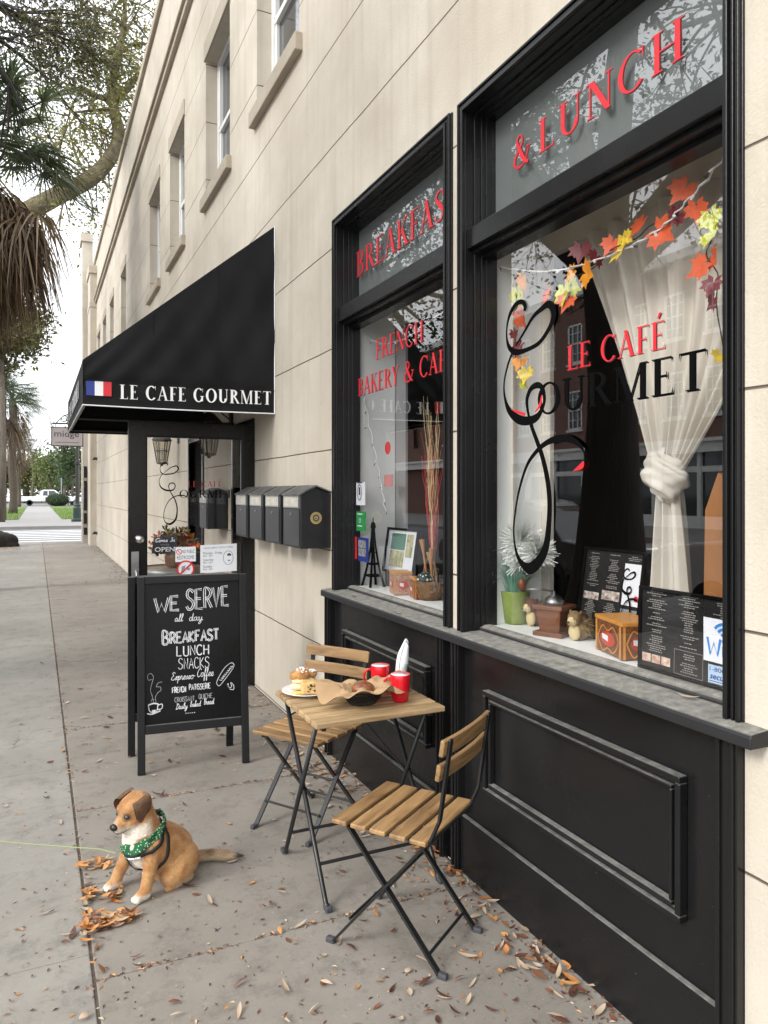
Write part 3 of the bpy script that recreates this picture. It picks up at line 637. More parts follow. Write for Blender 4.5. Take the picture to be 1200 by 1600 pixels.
def line(m, s, u, v, w_, h_, sh=0):
    q = MB(); sans_text(q, s, fr, Wd*w_, h_, h=0, shear=sh); m.add([tuple(V(p)+fr.ux*Wd*u+fr.uy*Hd*v) for p in q.v], q.f)
for s, v, w_ in (('Monday - Friday', .66, .52), ('Saturday', .42, .28), ('Sunday', .18, .24)): line(m, s, .08, v, w_, .02)
for v in (.58,.34,.10): line(m, '8am - 4pm', .08, v, .25, .013)
pts = [(.76*Wd+.04*math.cos(a), .5*Hd+.055*math.sin(a)) for a in [k*PI/8 for k in range(17)]]; ribbon(m, pts, .003, fr, h=.0004)
ribbon(m, [(.74*Wd,.58*Hd),(.79*Wd,.63*Hd),(.83*Wd,.57*Hd)], .016, fr, h=.0006); ribbon(m, [(.75*Wd,.4*Hd),(.81*Wd,.4*Hd)], .008, fr, h=.0006)
m.build('notice_text', M['ink'], DOOR)
x0, z1 = onY(274,855,5.94); x1, z0 = onY(306,877,5.94)
sheet(DOOR, x0, x1, z0, z1, 5.9415, 'restroom_notice', M['paper'])
fr = Fr((x0, 5.9398, z0), (1,0,0), (0,0,1)); Wd, Hd = x1-x0, z1-z0
m = MB(); line(m, 'NO PUBLIC', .34, .58, .6, .026); line(m, 'RESTROOMS', .08, .16, .84, .03); m.build('restroom_text', M['ink'], DOOR)
m = MB(); ribbon(m, [(.18*Wd+.02*math.cos(a), .68*Hd+.02*math.sin(a)) for a in [k*PI/6 for k in range(13)]], .005, fr, h=.0004); ribbon(m, [(.1*Wd,.8*Hd),(.26*Wd,.56*Hd)], .005, fr, h=.0016)
cx, cz = onY(290,889,5.94); R0 = .062
fr = Fr((cx, 5.9398, cz), (1,0,0), (0,0,1))
ribbon(m, [(R0*math.cos(a), R0*math.sin(a)) for a in [k*PI/10 for k in range(21)]], .012, fr, h=.0004); ribbon(m, [(-.045,-.042),(.045,.042)], .012, fr, h=.003); m.build('red_sign_print', M['red_vinyl'], DOOR)
m = MB(); m.prism([(.066*math.cos(k*PI/14), .066*math.sin(k*PI/14)) for k in range(28)], (cx,5.9415,cz), (1,0,0), (0,0,1), .001); m.build('round_sticker', M['paper'], DOOR)
m = MB(); m.prism([(-.035,-.02),(-.01,-.025),(-.005,.01),(.0,.03),(-.03,.02)], (cx,5.9402,cz), (1,0,0), (0,0,1), .0008); m.prism([(.012,-.01),(.03,-.012),(.034,.008),(.015,.01)], (cx,5.9402,cz), (1,0,0), (0,0,1), .0008); m.build('sticker_print', M['ink_grey'], DOOR)
# taps on the far wall and cables
for (px, py) in ((150,798),(152,833),(152,717)):
    y, z = onX(px, py, GX)
    m = MB(); m.tube([(GX,y,z),(GX-.1,y,z),(GX-.13,y,z-.03)], [.035,.03,.022], 8); m.box(GX-.09,GX-.05,y-.05,y+.05,z+.02,z+.05); m.ell((GX-.004,y,z),(.02,.06,.06),10,6)
    m.build('wall_tap', M['iron'], BLD, smooth=False)
# ------------------------------------------------------------------ the window displays
SH = 1.022                                                           # top of the display shelves
for (a, b, cw) in ((1.36, 2.64, SWR), (2.80, 4.10, SWL)):
    p = MB(); p.box(1.728,2.04,a-.02,b,SH-.03,SH); p.build('display_shelf', M['white_board'], cw)
    p = MB(); p.box(1.728,2.0,b-.004,b+.02,SH,2.72); p.build('side_panel', M['white_board'], cw)
    p = MB(); p.box(1.728,2.0,a-.04,a-.02,SH,2.72); p.build('side_panel', M['white_board'], cw)
    p = MB(); p.box(1.728,2.03,a-.02,b,2.69,2.72); p.build('display_ceiling', M['beige_board'], cw)
    p = MB(); p.box(1.985,2.03,a-.02,b,2.60,2.688); p.build('header_board', M['beige_board'], cw)
p = MB(); p.box(1.84,1.852,2.622,2.634,SH,2.69); p.build('panel_trim', M['beige_board'], SWR)
p = MB(); p.box(2.001,2.02,2.575,2.66,SH,2.6); p.build('panel_return', M['beige_board'], SWR)
p = MB(); p.box(2.005,2.02,3.96,4.12,SH,2.6); p.build('panel_return', pm('grey_board', (.30,.31,.31), .7, var=.05), SWL)

# curtain gathered into a knot
cloth = pm('curtain_cloth', (.61,.575,.50), .85, var=.06, scale=4, bump=.2, bscale=200)
def curtain(name, label, ya, yb, yk, zk, zt, zb, x, folds):
    r = thing(name, label, 'curtain', (x, yk, zb))
    def top(u, v):
        e = v**1.25; L = ya+(yk+.055-ya)*(v*.9+.1*e); R = yb+(yk-.05-yb)*(v**1.7)
        y = L+(R-L)*u; f = math.sin(u*folds*2*PI+1.3*math.sin(u*5+v*1.5))+.4*math.sin(u*folds*4.4*PI+v*2)
        amp = .026*(1-.45*v)
        return (x+amp*f-.03*v, y, zt+(zk-zt)*v)
    def low(u, v):
        hw = .045+.075*v**.7; y = yk-.005+hw*(1-2*u)
        f = math.sin(u*folds*.9*PI+.5)+.3*math.sin(u*folds*2.1*PI)
        return (x-.03+.022*f, y, zk-.03+(zb-zk+.03)*v)
    m = MB(); m.grid(top, 120, 40); m.build('drape', cloth, r, smooth=True)
    m = MB(); m.grid(low, 70, 30); m.build('curtain_tail', cloth, r, smooth=True)
    m = MB()
    def kn(u, v):
        a = 2*PI*u; b = PI*(v-.5)
        b2_ = b+.55*math.cos(a+.5); rr = 1+.085*math.sin(6*b2_+.8*math.sin(2*a))+.035*math.sin(13*b2_+1.4*math.sin(a))+.02*math.sin(9*b-a*4)
        return V((x-.045+.062*rr*math.cos(b)*math.cos(a), yk+.085*rr*math.cos(b)*math.sin(a)*(1+.15*math.sin(b)), zk+.015*math.sin(a)+.078*rr*math.sin(b)))
    m.grid(kn, 70, 60); m.build('knot', cloth, r, smooth=True)
    return r
curtain('curtain', 'cream curtain tied in a big knot inside the nearer shop window', 2.36, 1.34, 1.865, 1.635, 2.60, SH+.002, 1.975, 8)
curtain('curtain', 'cream curtain partly seen at the near edge of the farther shop window', 3.18, 2.80, 2.90, 1.60, 2.60, SH+.002, 1.975, 5)

# maple-leaf garland with a string of little lights
def maple(sc):
    P = [(0,-.1),(.07,-.32),(.32,-.42),(.27,-.24),(.52,-.12),(.40,.02),(.50,.22),(.30,.18),(.22,.30),(.16,.26),(0,.62),(-.16,.26),(-.22,.30),(-.30,.18),(-.50,.22),(-.40,.02),(-.52,-.12),(-.27,-.24),(-.32,-.42),(-.07,-.32)]
    return [(x*sc, y*sc) for x, y in P]
LEAFM = {}
for k, c in dict(orange=(.62,.10,.03), amber=(.80,.30,.02), yellow=(.78,.58,.05), lime=(.52,.55,.05), wine=(.16,.012,.02)).items():
    LEAFM[k] = pm('silk_leaf_'+k, c, .5, var=.18, scale=30)
def garland(name, label, items, wire, X):
    y, z = onX(*wire[0], X); r = thing(name, label, 'garland', (X, y, z))
    m = MB(); m.tube([(X+.012*math.sin(i), *onX(*p, X)) for i, p in enumerate(crom([tuple(map(float, w)) for w in wire], 5))], .0022, 5); m.build('stem', pm('twig', (.03,.025,.01), .7), r)
    for (px, py, c, sz) in items:
        yy, zz = onX(px, py, X); d = 1155/(X/((px-600)/1155*_c+_s)); sc = sz/d*1.15
        R = Euler((random.uniform(-.5,.5), random.uniform(-.5,.5), random.uniform(-1.2,1.2)+PI), 'XYZ').to_matrix()
        m = MB(); P = maple(sc); ct = V((X-.008, yy, zz)); B = Matrix(((0,0,-1),(-1,0,0),(0,1,0)))
        pts = [ct+B @ (R @ V((a, b, .22*sc*(abs(a/sc)**1.5+.6*(b/sc)**2)))) for a, b in P]
        vs = [ct+B @ V((0,0,-.02*sc))]+pts; m.add(vs, [[0, i+1, (i+1) % len(P)+1] for i in range(len(P))])
        m.build('silk_leaf', LEAFM[c], r)
    return r
garland('leaf_garland', 'garland of red, orange and yellow maple leaves across the top of the nearer window',
  [(820,440,'amber',34),(812,463,'lime',36),(816,495,'orange',38),(806,522,'wine',20),(812,545,'wine',32),(815,566,'amber',26),(824,584,'yellow',28),(820,600,'lime',18),
   (858,464,'orange',36),(884,457,'lime',40),(900,448,'lime',30),(896,428,'amber',28),(920,428,'amber',40),(889,470,'orange',34),(910,392,'wine',34),(934,404,'wine',30),(957,383,'orange',30),(972,388,'yellow',44),(983,372,'yellow',24),
   (1002,353,'orange',38),(1036,364,'orange',48),(1070,298,'orange',42),(1092,328,'orange',36),(1060,338,'wine',30),(1114,342,'lime',38),(1112,370,'lime',38),(1098,418,'orange',42),(1118,404,'orange',36),(1116,446,'wine',34),(1117,470,'wine',34),(1126,556,'yellow',24)],
  [(815,600),(806,540),(810,480),(815,440),(870,455),(915,425),(960,390),(1010,360),(1050,335),(1090,320),(1105,360),(1108,400),(1122,450),(1126,556)], 1.80)
def string_lights(label, wire, X, n, wireM):
    y, z = onX(*wire[0], X); r = thing('string_lights', label, 'string lights', (X, y, z))
    P = [(X+.006*math.sin(i*1.7), *onX(p[0], p[1], X)) for i, p in enumerate(crom([tuple(map(float, w)) for w in wire], 6))]
    m = MB(); m.tube(P, .0028, 6); m.tube([(p[0]+.004, p[1]+.003, p[2]+.003*math.sin(i)) for i, p in enumerate(P)], .0022, 5); m.build('cable', wireM, r)
    for k in range(n):
        p = V(P[int((k+.5)*len(P)/n)]); d = V((random.uniform(-.3,.3), random.uniform(-1,1), random.uniform(-1,-.1))).normalized()
        m = MB(); m.tube([p, p+d*.016], .0045, 6); b = m.build('lamp_socket', wireM, r)
        m = MB(); m.tube([p+d*.016, p+d*.034], [.003,.0018], 6); m.build('bulb', M['ink'], b)
    return r
string_lights('white string lights running along the leaf garland in the nearer window', [(768,412),(800,420),(850,424),(900,416),(960,396),(1005,374),(1040,350),(1066,322),(1100,285),(1131,246)], 1.785, 9, M['white_paint'])
string_lights('white string lights hanging down the left side of the farther window', [(692,487),(660,510),(630,530),(596,537),(570,524),(561,518),(560,540),(566,580),(573,640),(583,690),(592,735),(598,770),(603,800)], 1.80, 22, M['white_paint'])
p = MB(); y, z = onX(779,407,1.80); p.box(1.76,1.83,y-.028,y+.028,z-.03,z+.03); p.box(1.7585,1.76,y-.018,y+.018,z-.022,z+.022); p.build('socket_box', M['white_paint'], SWR, bevel=.003)

# potted grass with white spiky flowers
x, y = onZ(805,974,SH)
pot = thing('potted_plant', 'green pot of teal grass with white spiky flowers in the nearer window', 'plant', (x, y, SH))
m = MB(); m.lathe([(.032,.0),(.046,.004),(.052,.05),(.060,.11),(.064,.135),(.066,.14),(.060,.14),(.054,.128),(0,.125)], (x,y,SH), 24); m.build('pot', pm('green_glaze', (.22,.29,.065), .35, var=.2, scale=14, bump=.15), pot, smooth=True)
blades = MB()
for k in range(260):
    a = random.uniform(0, 2*PI); L = random.uniform(.18,.36); sp = random.uniform(.04,.20); r0 = random.uniform(0,.04)
    b = V((x+r0*math.cos(a), y+r0*math.sin(a), SH+.12)); dr = V((math.cos(a), math.sin(a), 0)); wd = V((-math.sin(a), math.cos(a), 0))*.0022; pts = []
    for i in range(6):
        t = i/5; pts.append(b+dr*sp*t**1.6*(.75 if dr.x < 0 else 1)+V((0,0,L*(t-.62*t*t*(sp/.17)))))
    for p_ in pts: p_.x = max(1.733, p_.x); p_.y = min(2.632, p_.y)
    blades.add([p_+wd*(1-i/5.5) for i, p_ in enumerate(pts)]+[p_-wd*(1-i/5.5) for i, p_ in enumerate(pts)], [[i, i+1, 7+i, 6+i] for i in range(5)])
blades.build('grass_blades', pm('teal_grass', (.07,.26,.19), .55, var=.4, scale=20, col2=(.24,.44,.32)), pot)
for (px, py, q) in ((795,845,.095),(838,866,.085),(768,872,.075),(815,862,.08)):
    yy, zz = onX(px, py, x+.0); m = MB(); cc = V((max(x, 1.80), min(yy, 2.58), zz))
    for k in range(520):
        d = V((random.gauss(0,1), random.gauss(0,1), random.gauss(0,1)+.35)).normalized(); e = d.orthogonal().normalized()*.0035; L = q*random.uniform(.6,1.15)
        m.face([cc+d*.006-e, cc+d*.006+e, cc+d*L+e*.4, cc+d*L-e*.4])
    for v in range(len(m.v)): m.v[v] = (max(1.733, m.v[v][0]), min(2.632, m.v[v][1]), m.v[v][2])
    f = m.build('flower_head', pm('white_petal', (.78,.80,.76), .6, var=.05), pot)
    m = MB(); m.tube([cc, (x, y, SH+.12)], .0025, 5); m.build('flower_stem', M['green_vinyl'], f)

# two shaggy little animals
def shaggy(px, py, h, rot, label, body, face):
    X, Y = onZ(px, py, SH); r = thing('animal_figurine', label, 'figurine', (X, Y, SH)); c = V((X, Y, SH)); R = Matrix.Rotation(rot, 3, 'Z')
    m = MB(); m.ell(c+R @ V((-.012,0,h*.38)), (h*.36,h*.32,h*.40), 16, 10, R); m.ell(c+R @ V((h*.22,0,h*.70)), (h*.25,h*.22,h*.24), 14, 9, R)
    for k in range(420):
        a, e = random.uniform(0,2*PI), random.uniform(-.4,1.4); d = V((math.cos(a)*math.cos(e), math.sin(a)*math.cos(e), math.sin(e)))
        if d.x > .55 and d.z < .6: continue
        p = c+R @ V((-.012+d.x*h*.36, d.y*h*.32, h*.38+d.z*h*.42)); dd = (R @ V((d.x-.5, d.y, d.z-.6))).normalized(); q = d.orthogonal().normalized()*.002
        m.face([p-q, p+q, p+dd*.022])
    m.build('shaggy_coat', body, r, smooth=False)
    m = MB(); m.ell(c+R @ V((h*.36,0,h*.64)), (h*.17,h*.15,h*.16), 12, 8, R); m.ell(c+R @ V((h*.52,0,h*.60)), (h*.10,h*.07,h*.065), 10, 6, R); m.ell(c+R @ V((h*.24,0,h*.28)), (h*.14,h*.2,h*.26), 10, 7, R); m.build('face', face, r, smooth=True)
    m = MB(); m.ell(c+R @ V((h*.61,0,h*.62)), (.005,.006,.005), 8, 6)
    for s in (-1, 1): m.ell(c+R @ V((h*.45, s*h*.10, h*.70)), (.003,.003,.003), 6, 5)
    m.build('nose_and_eyes', M['ink'], r, smooth=True)
    for s in (-1, 1):
        m = MB(); m.ell(c+R @ V((h*.16, s*h*.18, h*.88)), (h*.07,h*.04,h*.07), 8, 6, R); m.build('ear', body, r, smooth=True)
    return r
hay = pm('hay_fur', (.20,.13,.06), .9, var=.5, scale=40); rust = pm('rust_fur', (.11,.035,.018), .9, var=.5, scale=40); cream = pm('cream_face', (.62,.50,.27), .8, var=.1)
shaggy(904, 1000, .122, rad(200), 'straw-coloured shaggy animal figurine with a cream face beside the coffee grinder', hay, cream)
shaggy(838, 978, .125, rad(185), 'rust-brown shaggy animal figurine standing next to the green flowerpot', rust, cream)

# coffee grinder
X, Y = onZ(866, 992, SH); R = Matrix.Rotation(rad(25), 3, 'Z')
gr = thing('coffee_grinder', 'small wooden coffee grinder with a metal dome in the nearer window', 'coffee grinder', (X, Y, SH)); c = V((X, Y, SH))
wd = pm('grinder_wood', (.16,.055,.022), .35, var=.3, scale=12, stretch=(1,1,5))
m = MB(); m.obox(c+V((0,0,.009)), R @ V((.062,0,0)), R @ V((0,.062,0)), (0,0,.009))
b0 = [c+R @ V((sx*.042, sy*.042, .018)) for sx, sy in ((-1,-1),(1,-1),(1,1),(-1,1))]; b1 = [c+R @ V((sx*.052, sy*.052, .105)) for sx, sy in ((-1,-1),(1,-1),(1,1),(-1,1))]
m.add(b0+b1, [[0,1,5,4],[1,2,6,5],[2,3,7,6],[3,0,4,7],[4,5,6,7]]); m.obox(c+V((0,0,.112)), R @ V((.064,0,0)), R @ V((0,.064,0)), (0,0,.008)); m.build('grinder_box', wd, gr, bevel=.003)
m = MB(); m.lathe([(.042,.12),(.040,.135),(.028,.150),(.008,.158),(.006,.172),(0,.173)], c, 18); m.tube([c+V((0,0,.17)), c+R @ V((-.03,.05,.178)), c+R @ V((-.06,.11,.176))], .004, 6); m.build('grinder_dome', pm('pewter', (.30,.30,.30), .35, metal=1, var=.1), gr, smooth=True)
m = MB(); m.lathe([(.004,.165),(.014,.180),(.017,.20),(.012,.215),(0,.22)], c+R @ V((-.06,.11,0)), 12); m.build('grinder_knob', wd, gr, smooth=True)

# printed tins
def tin(px, py, w, d, h, rot, label, colA, parent_cat='tin'):
    X, Y = onZ(px, py, SH); r = thing('tin_box', label, parent_cat, (X, Y, SH)); R = Matrix.Rotation(rot, 3, 'Z'); c = V((X, Y, SH))+R @ V((w/2, d/2, 0))
    print_ = pm('tin_print', colA[0], .35, var=.5, scale=55, col2=colA[1], detail=10)
    m = MB(); m.obox(c+V((0,0,h/2)), R @ V((w/2,0,0)), R @ V((0,d/2,0)), (0,0,h/2-.004)); m.build('tin_body', print_, r, bevel=.006)
    gold = pm('tin_gold', (.60,.26,.04), .35, var=.2, scale=30)
    m = MB(); m.obox(c+V((0,0,h-.004)), R @ V((w/2+.002,0,0)), R @ V((0,d/2+.002,0)), (0,0,.007)); m.build('lid', gold, r, bevel=.003)
    for k, (o, ux, ln) in enumerate(((V((-w/2,-d/2,0)), V((1,0,0)), w), (V((-w/2,d/2,0)), V((0,-1,0)), d))):
        F = Fr(c+R @ o, R @ ux, (0,0,1)); q = MB()
        for (a, b) in ((.06,.0),(.94,.0)): q.face([F(ln*(a-.035), .004, .0012), F(ln*(a+.035), .004, .0012), F(ln*(a+.035), h-.012, .0012), F(ln*(a-.035), h-.012, .0012)])
        ribbon(q, [(ln*.12,h*.45),(ln*.3,h*.78),(ln*.5,h*.68),(ln*.7,h*.80),(ln*.88,h*.45),(ln*.7,h*.12),(ln*.5,h*.2),(ln*.3,h*.1),(ln*.12,h*.45)], .005, F, h=.0014)
        q.build('gold_border', gold, r)
        q = MB(); q.face([F(ln*.5+ln*.27*math.cos(t*PI/10), h*.45+h*.2*math.sin(t*PI/10), .0022) for t in range(20)]); q.build('red_oval', colA[2], r)
        q = MB(); q.face([F(ln*.3, h*.42, .003), F(ln*.52, h*.38, .003), F(ln*.52, h*.54, .003), F(ln*.3, h*.56, .003)]); q.build('label_patch', M['paper'], r)
    return r
orr = pm('tin_red', (.50,.05,.02), .4, var=.2)
tin(972, 1034, .13, .20, .125, rad(-16), 'brown and gold printed biscuit tin at the front of the nearer window', ((.10,.028,.014),(.24,.09,.03), orr))
tin(616, 931, .10, .13, .125, rad(-14), 'red and white patterned tin in front of the framed picture in the farther window', ((.25,.02,.02),(.50,.42,.38), orr))
tin(648, 938, .09, .12, .11, rad(-14), 'dark wine-coloured tin beside the wicker basket in the farther window', ((.07,.012,.012),(.18,.03,.03), orr))

# menu boards: black sheets with columns of tiny print in black frames
def dashes(m, F, x0, x1, y1, y0, rh, fill=.75, h=.0012, centre=True):
    y = y1
    while y > y0:
        n = random.random()
        if n < .86:
            w = (x1-x0)*random.uniform(.35,1)*fill if random.random() > .25 else (x1-x0)*.3
            a = (x0+x1)/2-w/2 if centre else x0
            while a < (x0+x1)/2+w/2-.002:
                l = random.uniform(.003,.011); m.face([F(a, y, h), F(a+l, y, h), F(a+l, y+rh*.36, h), F(a, y+rh*.36, h)]); a += l+.0022
        y -= rh
board = pm('menu_black', (.016,.016,.016), .3, var=.2); print_w = pm('menu_print', (.34,.33,.31), .6)
def menu(name, label, p0, X0, X1, cols, extra):
    """p0 = (y_left, y_right, z_bottom_left, z_top, lean)"""
    ya, yb, zb, zt, lean = p0; r = thing(name, label, 'menu board', (X0, (ya+yb)/2, zb))
    o = V((X0, ya, zb)); ux = V((X1-X0, yb-ya, 0)); Wd = ux.length; ux.normalize(); uy = V((lean, 0, zt-zb)); Ht = uy.length; F = Fr(o, ux, uy)
    m = MB(); m.obox(F(Wd/2, Ht/2, -.004), F.ux*(Wd/2-.004), F.uy*(Ht/2-.004), F.n*.004); m.build('menu_sheet', board, r)
    m = MB(); t = .011
    for (a, b, c_, d) in ((0,Wd,0,t),(0,Wd,Ht-t,Ht),(0,t,t,Ht-t),(Wd-t,Wd,t,Ht-t)): m.obox(F((a+b)/2, (c_+d)/2, -.001), F.ux*((b-a)/2), F.uy*((d-c_)/2), F.n*.008)
    m.build('menu_frame', M['black_vinyl'], r, bevel=.002)
    m = MB()
    for c0, c1, y1, y0 in cols: dashes(m, F, Wd*c0, Wd*c1, Ht*y1, Ht*y0, .0066)
    m.build('menu_print', print_w, r)
    extra(F, Wd, Ht, r)
    return r
def ex1(F, W_, H_, r):
    m = MB(); q = lambda a,b,c,d,h=.001: m.face([F(W_*a,H_*c,h),F(W_*b,H_*c,h),F(W_*b,H_*d,h),F(W_*a,H_*d,h)])
    q(.70,.97,.42,.86); q(.70,.97,.04,.075); m.build('white_leaflet', M['paper'], r)
    m = MB(); swash(m, Fr(F(W_*.77,H_*.78,0), F.ux, F.uy), .19, 1.6, h=.002); m.build('leaflet_mark', M['black_vinyl'], r)
    m = MB(); m.face([F(W_*.92+.012*math.cos(k), H_*.5+.012*math.sin(k), .002) for k in range(6)]); m.build('leaflet_spot', M['red_vinyl'], r)
    m = MB(); q = lambda a,b,c,d,h=.001: m.face([F(W_*a,H_*c,h),F(W_*b,H_*c,h),F(W_*b,H_*d,h),F(W_*a,H_*d,h)])
    q(.70,.97,.10,.38); m.build('grey_leaflet', M['ink_grey'], r)
    m = MB(); q(.06,.32,.42,.50); q(.37,.66,.44,.54); m.build('food_photo', pm('food_photos', (.10,.03,.02), .5, var=.9, scale=60, col2=(.75,.70,.62)), r)
def ex2(F, W_, H_, r):
    m = MB(); q = lambda a,b,c,d,h=.001: m.face([F(W_*a,H_*c,h),F(W_*b,H_*c,h),F(W_*b,H_*d,h),F(W_*a,H_*d,h)])
    q(.04,.13,.10,.20); q(.14,.23,.10,.20); q(.24,.33,.10,.20); m.build('food_photo', pm('food_photos2', (.35,.12,.06), .5, var=.9, scale=50, col2=(.80,.70,.60)), r)
    m = MB()
    for a, b, c, d in ((.37,.64,.05,.33),(.69,.96,.05,.30)): ribbon(m, [(W_*a,H_*c),(W_*b,H_*c)], .0012, F, n=1); ribbon(m, [(W_*b,H_*c),(W_*b,H_*d)], .0012, F, n=1); ribbon(m, [(W_*b,H_*d),(W_*a,H_*d)], .0012, F, n=1); ribbon(m, [(W_*a,H_*d),(W_*a,H_*c)], .0012, F, n=1)
    m.build('menu_rule', print_w, r)
yl, zl = onX(900,962,1.93); yr, zr = onX(994,1008,1.93)
menu('menu_board', 'framed black menu with a white leaflet standing behind the figurines and biscuit tin', (yl, yr, SH+.002, SH+.345, .05), 1.93, 1.93, ((.06,.32,.93,.52),(.06,.32,.40,.03),(.38,.66,.93,.56),(.38,.66,.40,.03),(.70,.97,.93,.88),(.70,.97,.36,.12)), ex1)
yl, zl = onX(998,1040,1.742)
menu('menu_board', 'framed black menu leaning on the glass behind the blue and white wifi card', (yl, 1.40, SH+.002, SH+.262, .006), 1.742, 1.742, ((.04,.33,.95,.23),(.37,.64,.95,.36),(.69,.97,.93,.33),(.39,.62,.31,.07),(.70,.95,.28,.07)), ex2)

# cards, stickers and a painted red light reflection on the glass
def card(name, label, cat, yl, yr, zb, zt, X, mat, h=.0015):
    r = thing(name, label, cat, (X, yl, zb)); m = MB(); m.prism([(0,0),(yl-yr,0),(yl-yr,zt-zb),(0,zt-zb)], (X,yl,zb), (0,-1,0), (0,0,1), h); m.build('card', mat, r)
    return r, Fr((X-h, yl, zb), (0,-1,0), (0,0,1))
r, F = card('wifi_card', 'white card with blue wifi symbol stuck inside the nearer window', 'sign', 1.524, 1.362, 1.103, 1.226, 1.7275, M['paper'])
m = MB(); ribbon(m, [(.014,.068),(.024,.02),(.036,.055),(.048,.02),(.058,.068)], .008, F, n=1, h=.0005); ribbon(m, [(.068,.02),(.068,.05)], .008, F, n=1); ribbon(m, [(.068,.060),(.068,.067)], .009, F, n=1)
ribbon(m, [(.084,.02),(.084,.068),(.105,.068)], .008, F, n=1); ribbon(m, [(.084,.045),(.1,.045)], .007, F, n=1, h=.0015); ribbon(m, [(.116,.02),(.116,.05)], .008, F, n=1); ribbon(m, [(.116,.060),(.116,.067)], .009, F, n=1)
for q in (.016,.030,.044): ribbon(m, [(.074+q*math.cos(rad(a)), .068+q*math.sin(rad(a))) for a in range(40,141,20)], .0075, F, h=.0012+q*.01)
m.build('wifi_print', M['blue_vinyl'], r)
r, F = card('security_sticker', 'pale blue security sticker low in the corner of the nearer window', 'sticker', 1.507, 1.375, 1.044, 1.095, 1.7265, pm('pale_blue', (.45,.60,.78), .5, var=.05))
m = MB(); sans_text(m, '1-800-369', F, .095, .012, h=.0008); m.v = [tuple(V(p)+F.ux*.006+F.uy*.034) for p in m.v]
q = MB(); sans_text(q, 'secured', F, .085, .017, h=.0008, shear=.25, bold=.02); m.add([tuple(V(p)+F.ux*.006+F.uy*.012) for p in q.v], q.f); ribbon(m, [(.004,.006),(.125,.006)], .002, F, n=1); m.build('sticker_print', M['navy'], r)
def pxcard(name, label, px0, px1, py0, py1, mat, X=1.7265):
    (ya, zt), (yb, _) = onX(px0, py0, X), onX(px1, py0, X); _, zb = onX(px0, py1, X)
    return card(name, label, 'sticker', ya, yb, zb, zt, X, mat)
r, F = pxcard('window_sticker', 'white window sticker with a black oval, topmost on the farther window', 557, 571, 754, 789, M['paper'])
m = MB(); ribbon(m, [(.052+.03*math.cos(k*PI/8), .075+.045*math.sin(k*PI/8)) for k in range(17)], .006, F); ribbon(m, [(.052,.06),(.052,.105)], .022, F, n=1, h=.002); ribbon(m, [(.015,.132),(.09,.132)], .008, F, n=1); m.build('sticker_print', M['ink'], r)
r, F = pxcard('window_sticker', 'green window sticker with white lettering on the farther window', 557, 572, 799, 829, M['green_vinyl'])
m = MB(); ribbon(m, [(.02,.1),(.095,.1)], .007, F, n=1); ribbon(m, [(.02,.03),(.09,.03)], .006, F, n=1); ribbon(m, [(.058+.012*math.cos(k*PI/3), .062+.012*math.sin(k*PI/3)) for k in range(7)], .004, F); m.build('sticker_print', M['paper'], r)
r, F = pxcard('window_sticker', 'narrow red window sticker low on the farther window', 551, 558, 838, 872, M['red_vinyl'])
m = MB(); ribbon(m, [(.028,.02),(.028,.05)], .02, F, n=1); ribbon(m, [(.028,.08),(.028,.12)], .014, F, n=1); m.build('sticker_print', M['paper'], r)
r, F = pxcard('photo_card', 'blue-edged card of grey photos low on the farther window', 560, 576, 839, 876, M['navy'])
m = MB(); Wp = .115
for a, b in ((.03,.075),(.08,.125)): m.face([F(.006,a,.001),F(Wp,a,.001),F(Wp,b,.001),F(.006,b,.001)])
m.build('photo', pm('grey_photos', (.05,.05,.06), .5, var=.9, scale=50, col2=(.5,.5,.52)), r)
ya, za = onX(606,700,1.7265); m = MB(); m.prism([(.035*math.cos(k*PI/12), .035*math.sin(k*PI/12)) for k in range(24)], (1.7265,ya,za), (0,-1,0), (0,0,1), .0015); o = m.build('red_light_reflection', M['red_vinyl'], base=(1.7265,ya,za)); tag(o, 'round red sticker in the middle of the farther window', 'sticker')  # flat red disc: the reflection of a red lamp put in as colour
r, F = pxcard('pink_notice', 'small pink and white notice inside the farther window', 600, 614, 742, 760, pm('pink', (.6,.25,.25), .6), 1.9)

# farther window: tower figurine, framed picture, twigs, basket
X, Y = onZ(583, 916, SH); c = V((X, Y, SH))
tw = thing('tower_figurine', 'black lattice tower figurine at the left of the farther window', 'figurine', c)
m = MB(); H_ = .40
def hw(z): return .055*(1-z/H_)**2.1+.006
for sx in (-1, 1):
    for sy in (-1, 1): m.tube([c+V((sx*hw(z)*.75, sy*hw(z), z)) for z in [H_*.92*i/12 for i in range(13)]], [.009-.005*i/12 for i in range(13)], 6)
for z in (.06,.13,.2,.26,.31): m.box(c.x-hw(z)*.8-.004, c.x+hw(z)*.8+.004, c.y-hw(z)-.004, c.y+hw(z)+.004, SH+z, SH+z+(.01 if z < .14 else .004))
m.lathe([(.012,.345),(.017,.352),(.013,.375),(.004,.385),(.003,.41),(0,.412)], c, 12); m.tube([c+V((-.01,0,.2)), c+V((.002,0,.35))], .008, 6); m.build('tower', M['black_vinyl'], tw)
X, Y = onX(600,890,1.95)[0], 0
ya, zt = onX(598,823,1.90); yb, _ = onX(641,823,1.90); zb = SH+.085
fp = thing('framed_picture', 'black-framed green and yellow picture propped up in the farther window', 'picture', (1.90, ya, zb))
o = V((1.90, ya, zb)); F = Fr(o, (.02, yb-ya, 0), (.04, 0, zt-zb)); Wd, Ht = ya-yb, zt-zb
m = MB(); t = .014
for (a, b, c_, d) in ((0,Wd,0,t),(0,Wd,Ht-t,Ht),(0,t,t,Ht-t),(Wd-t,Wd,t,Ht-t)): m.obox(F((a+b)/2, (c_+d)/2, 0), F.ux*((b-a)/2), F.uy*((d-c_)/2), F.n*.008)
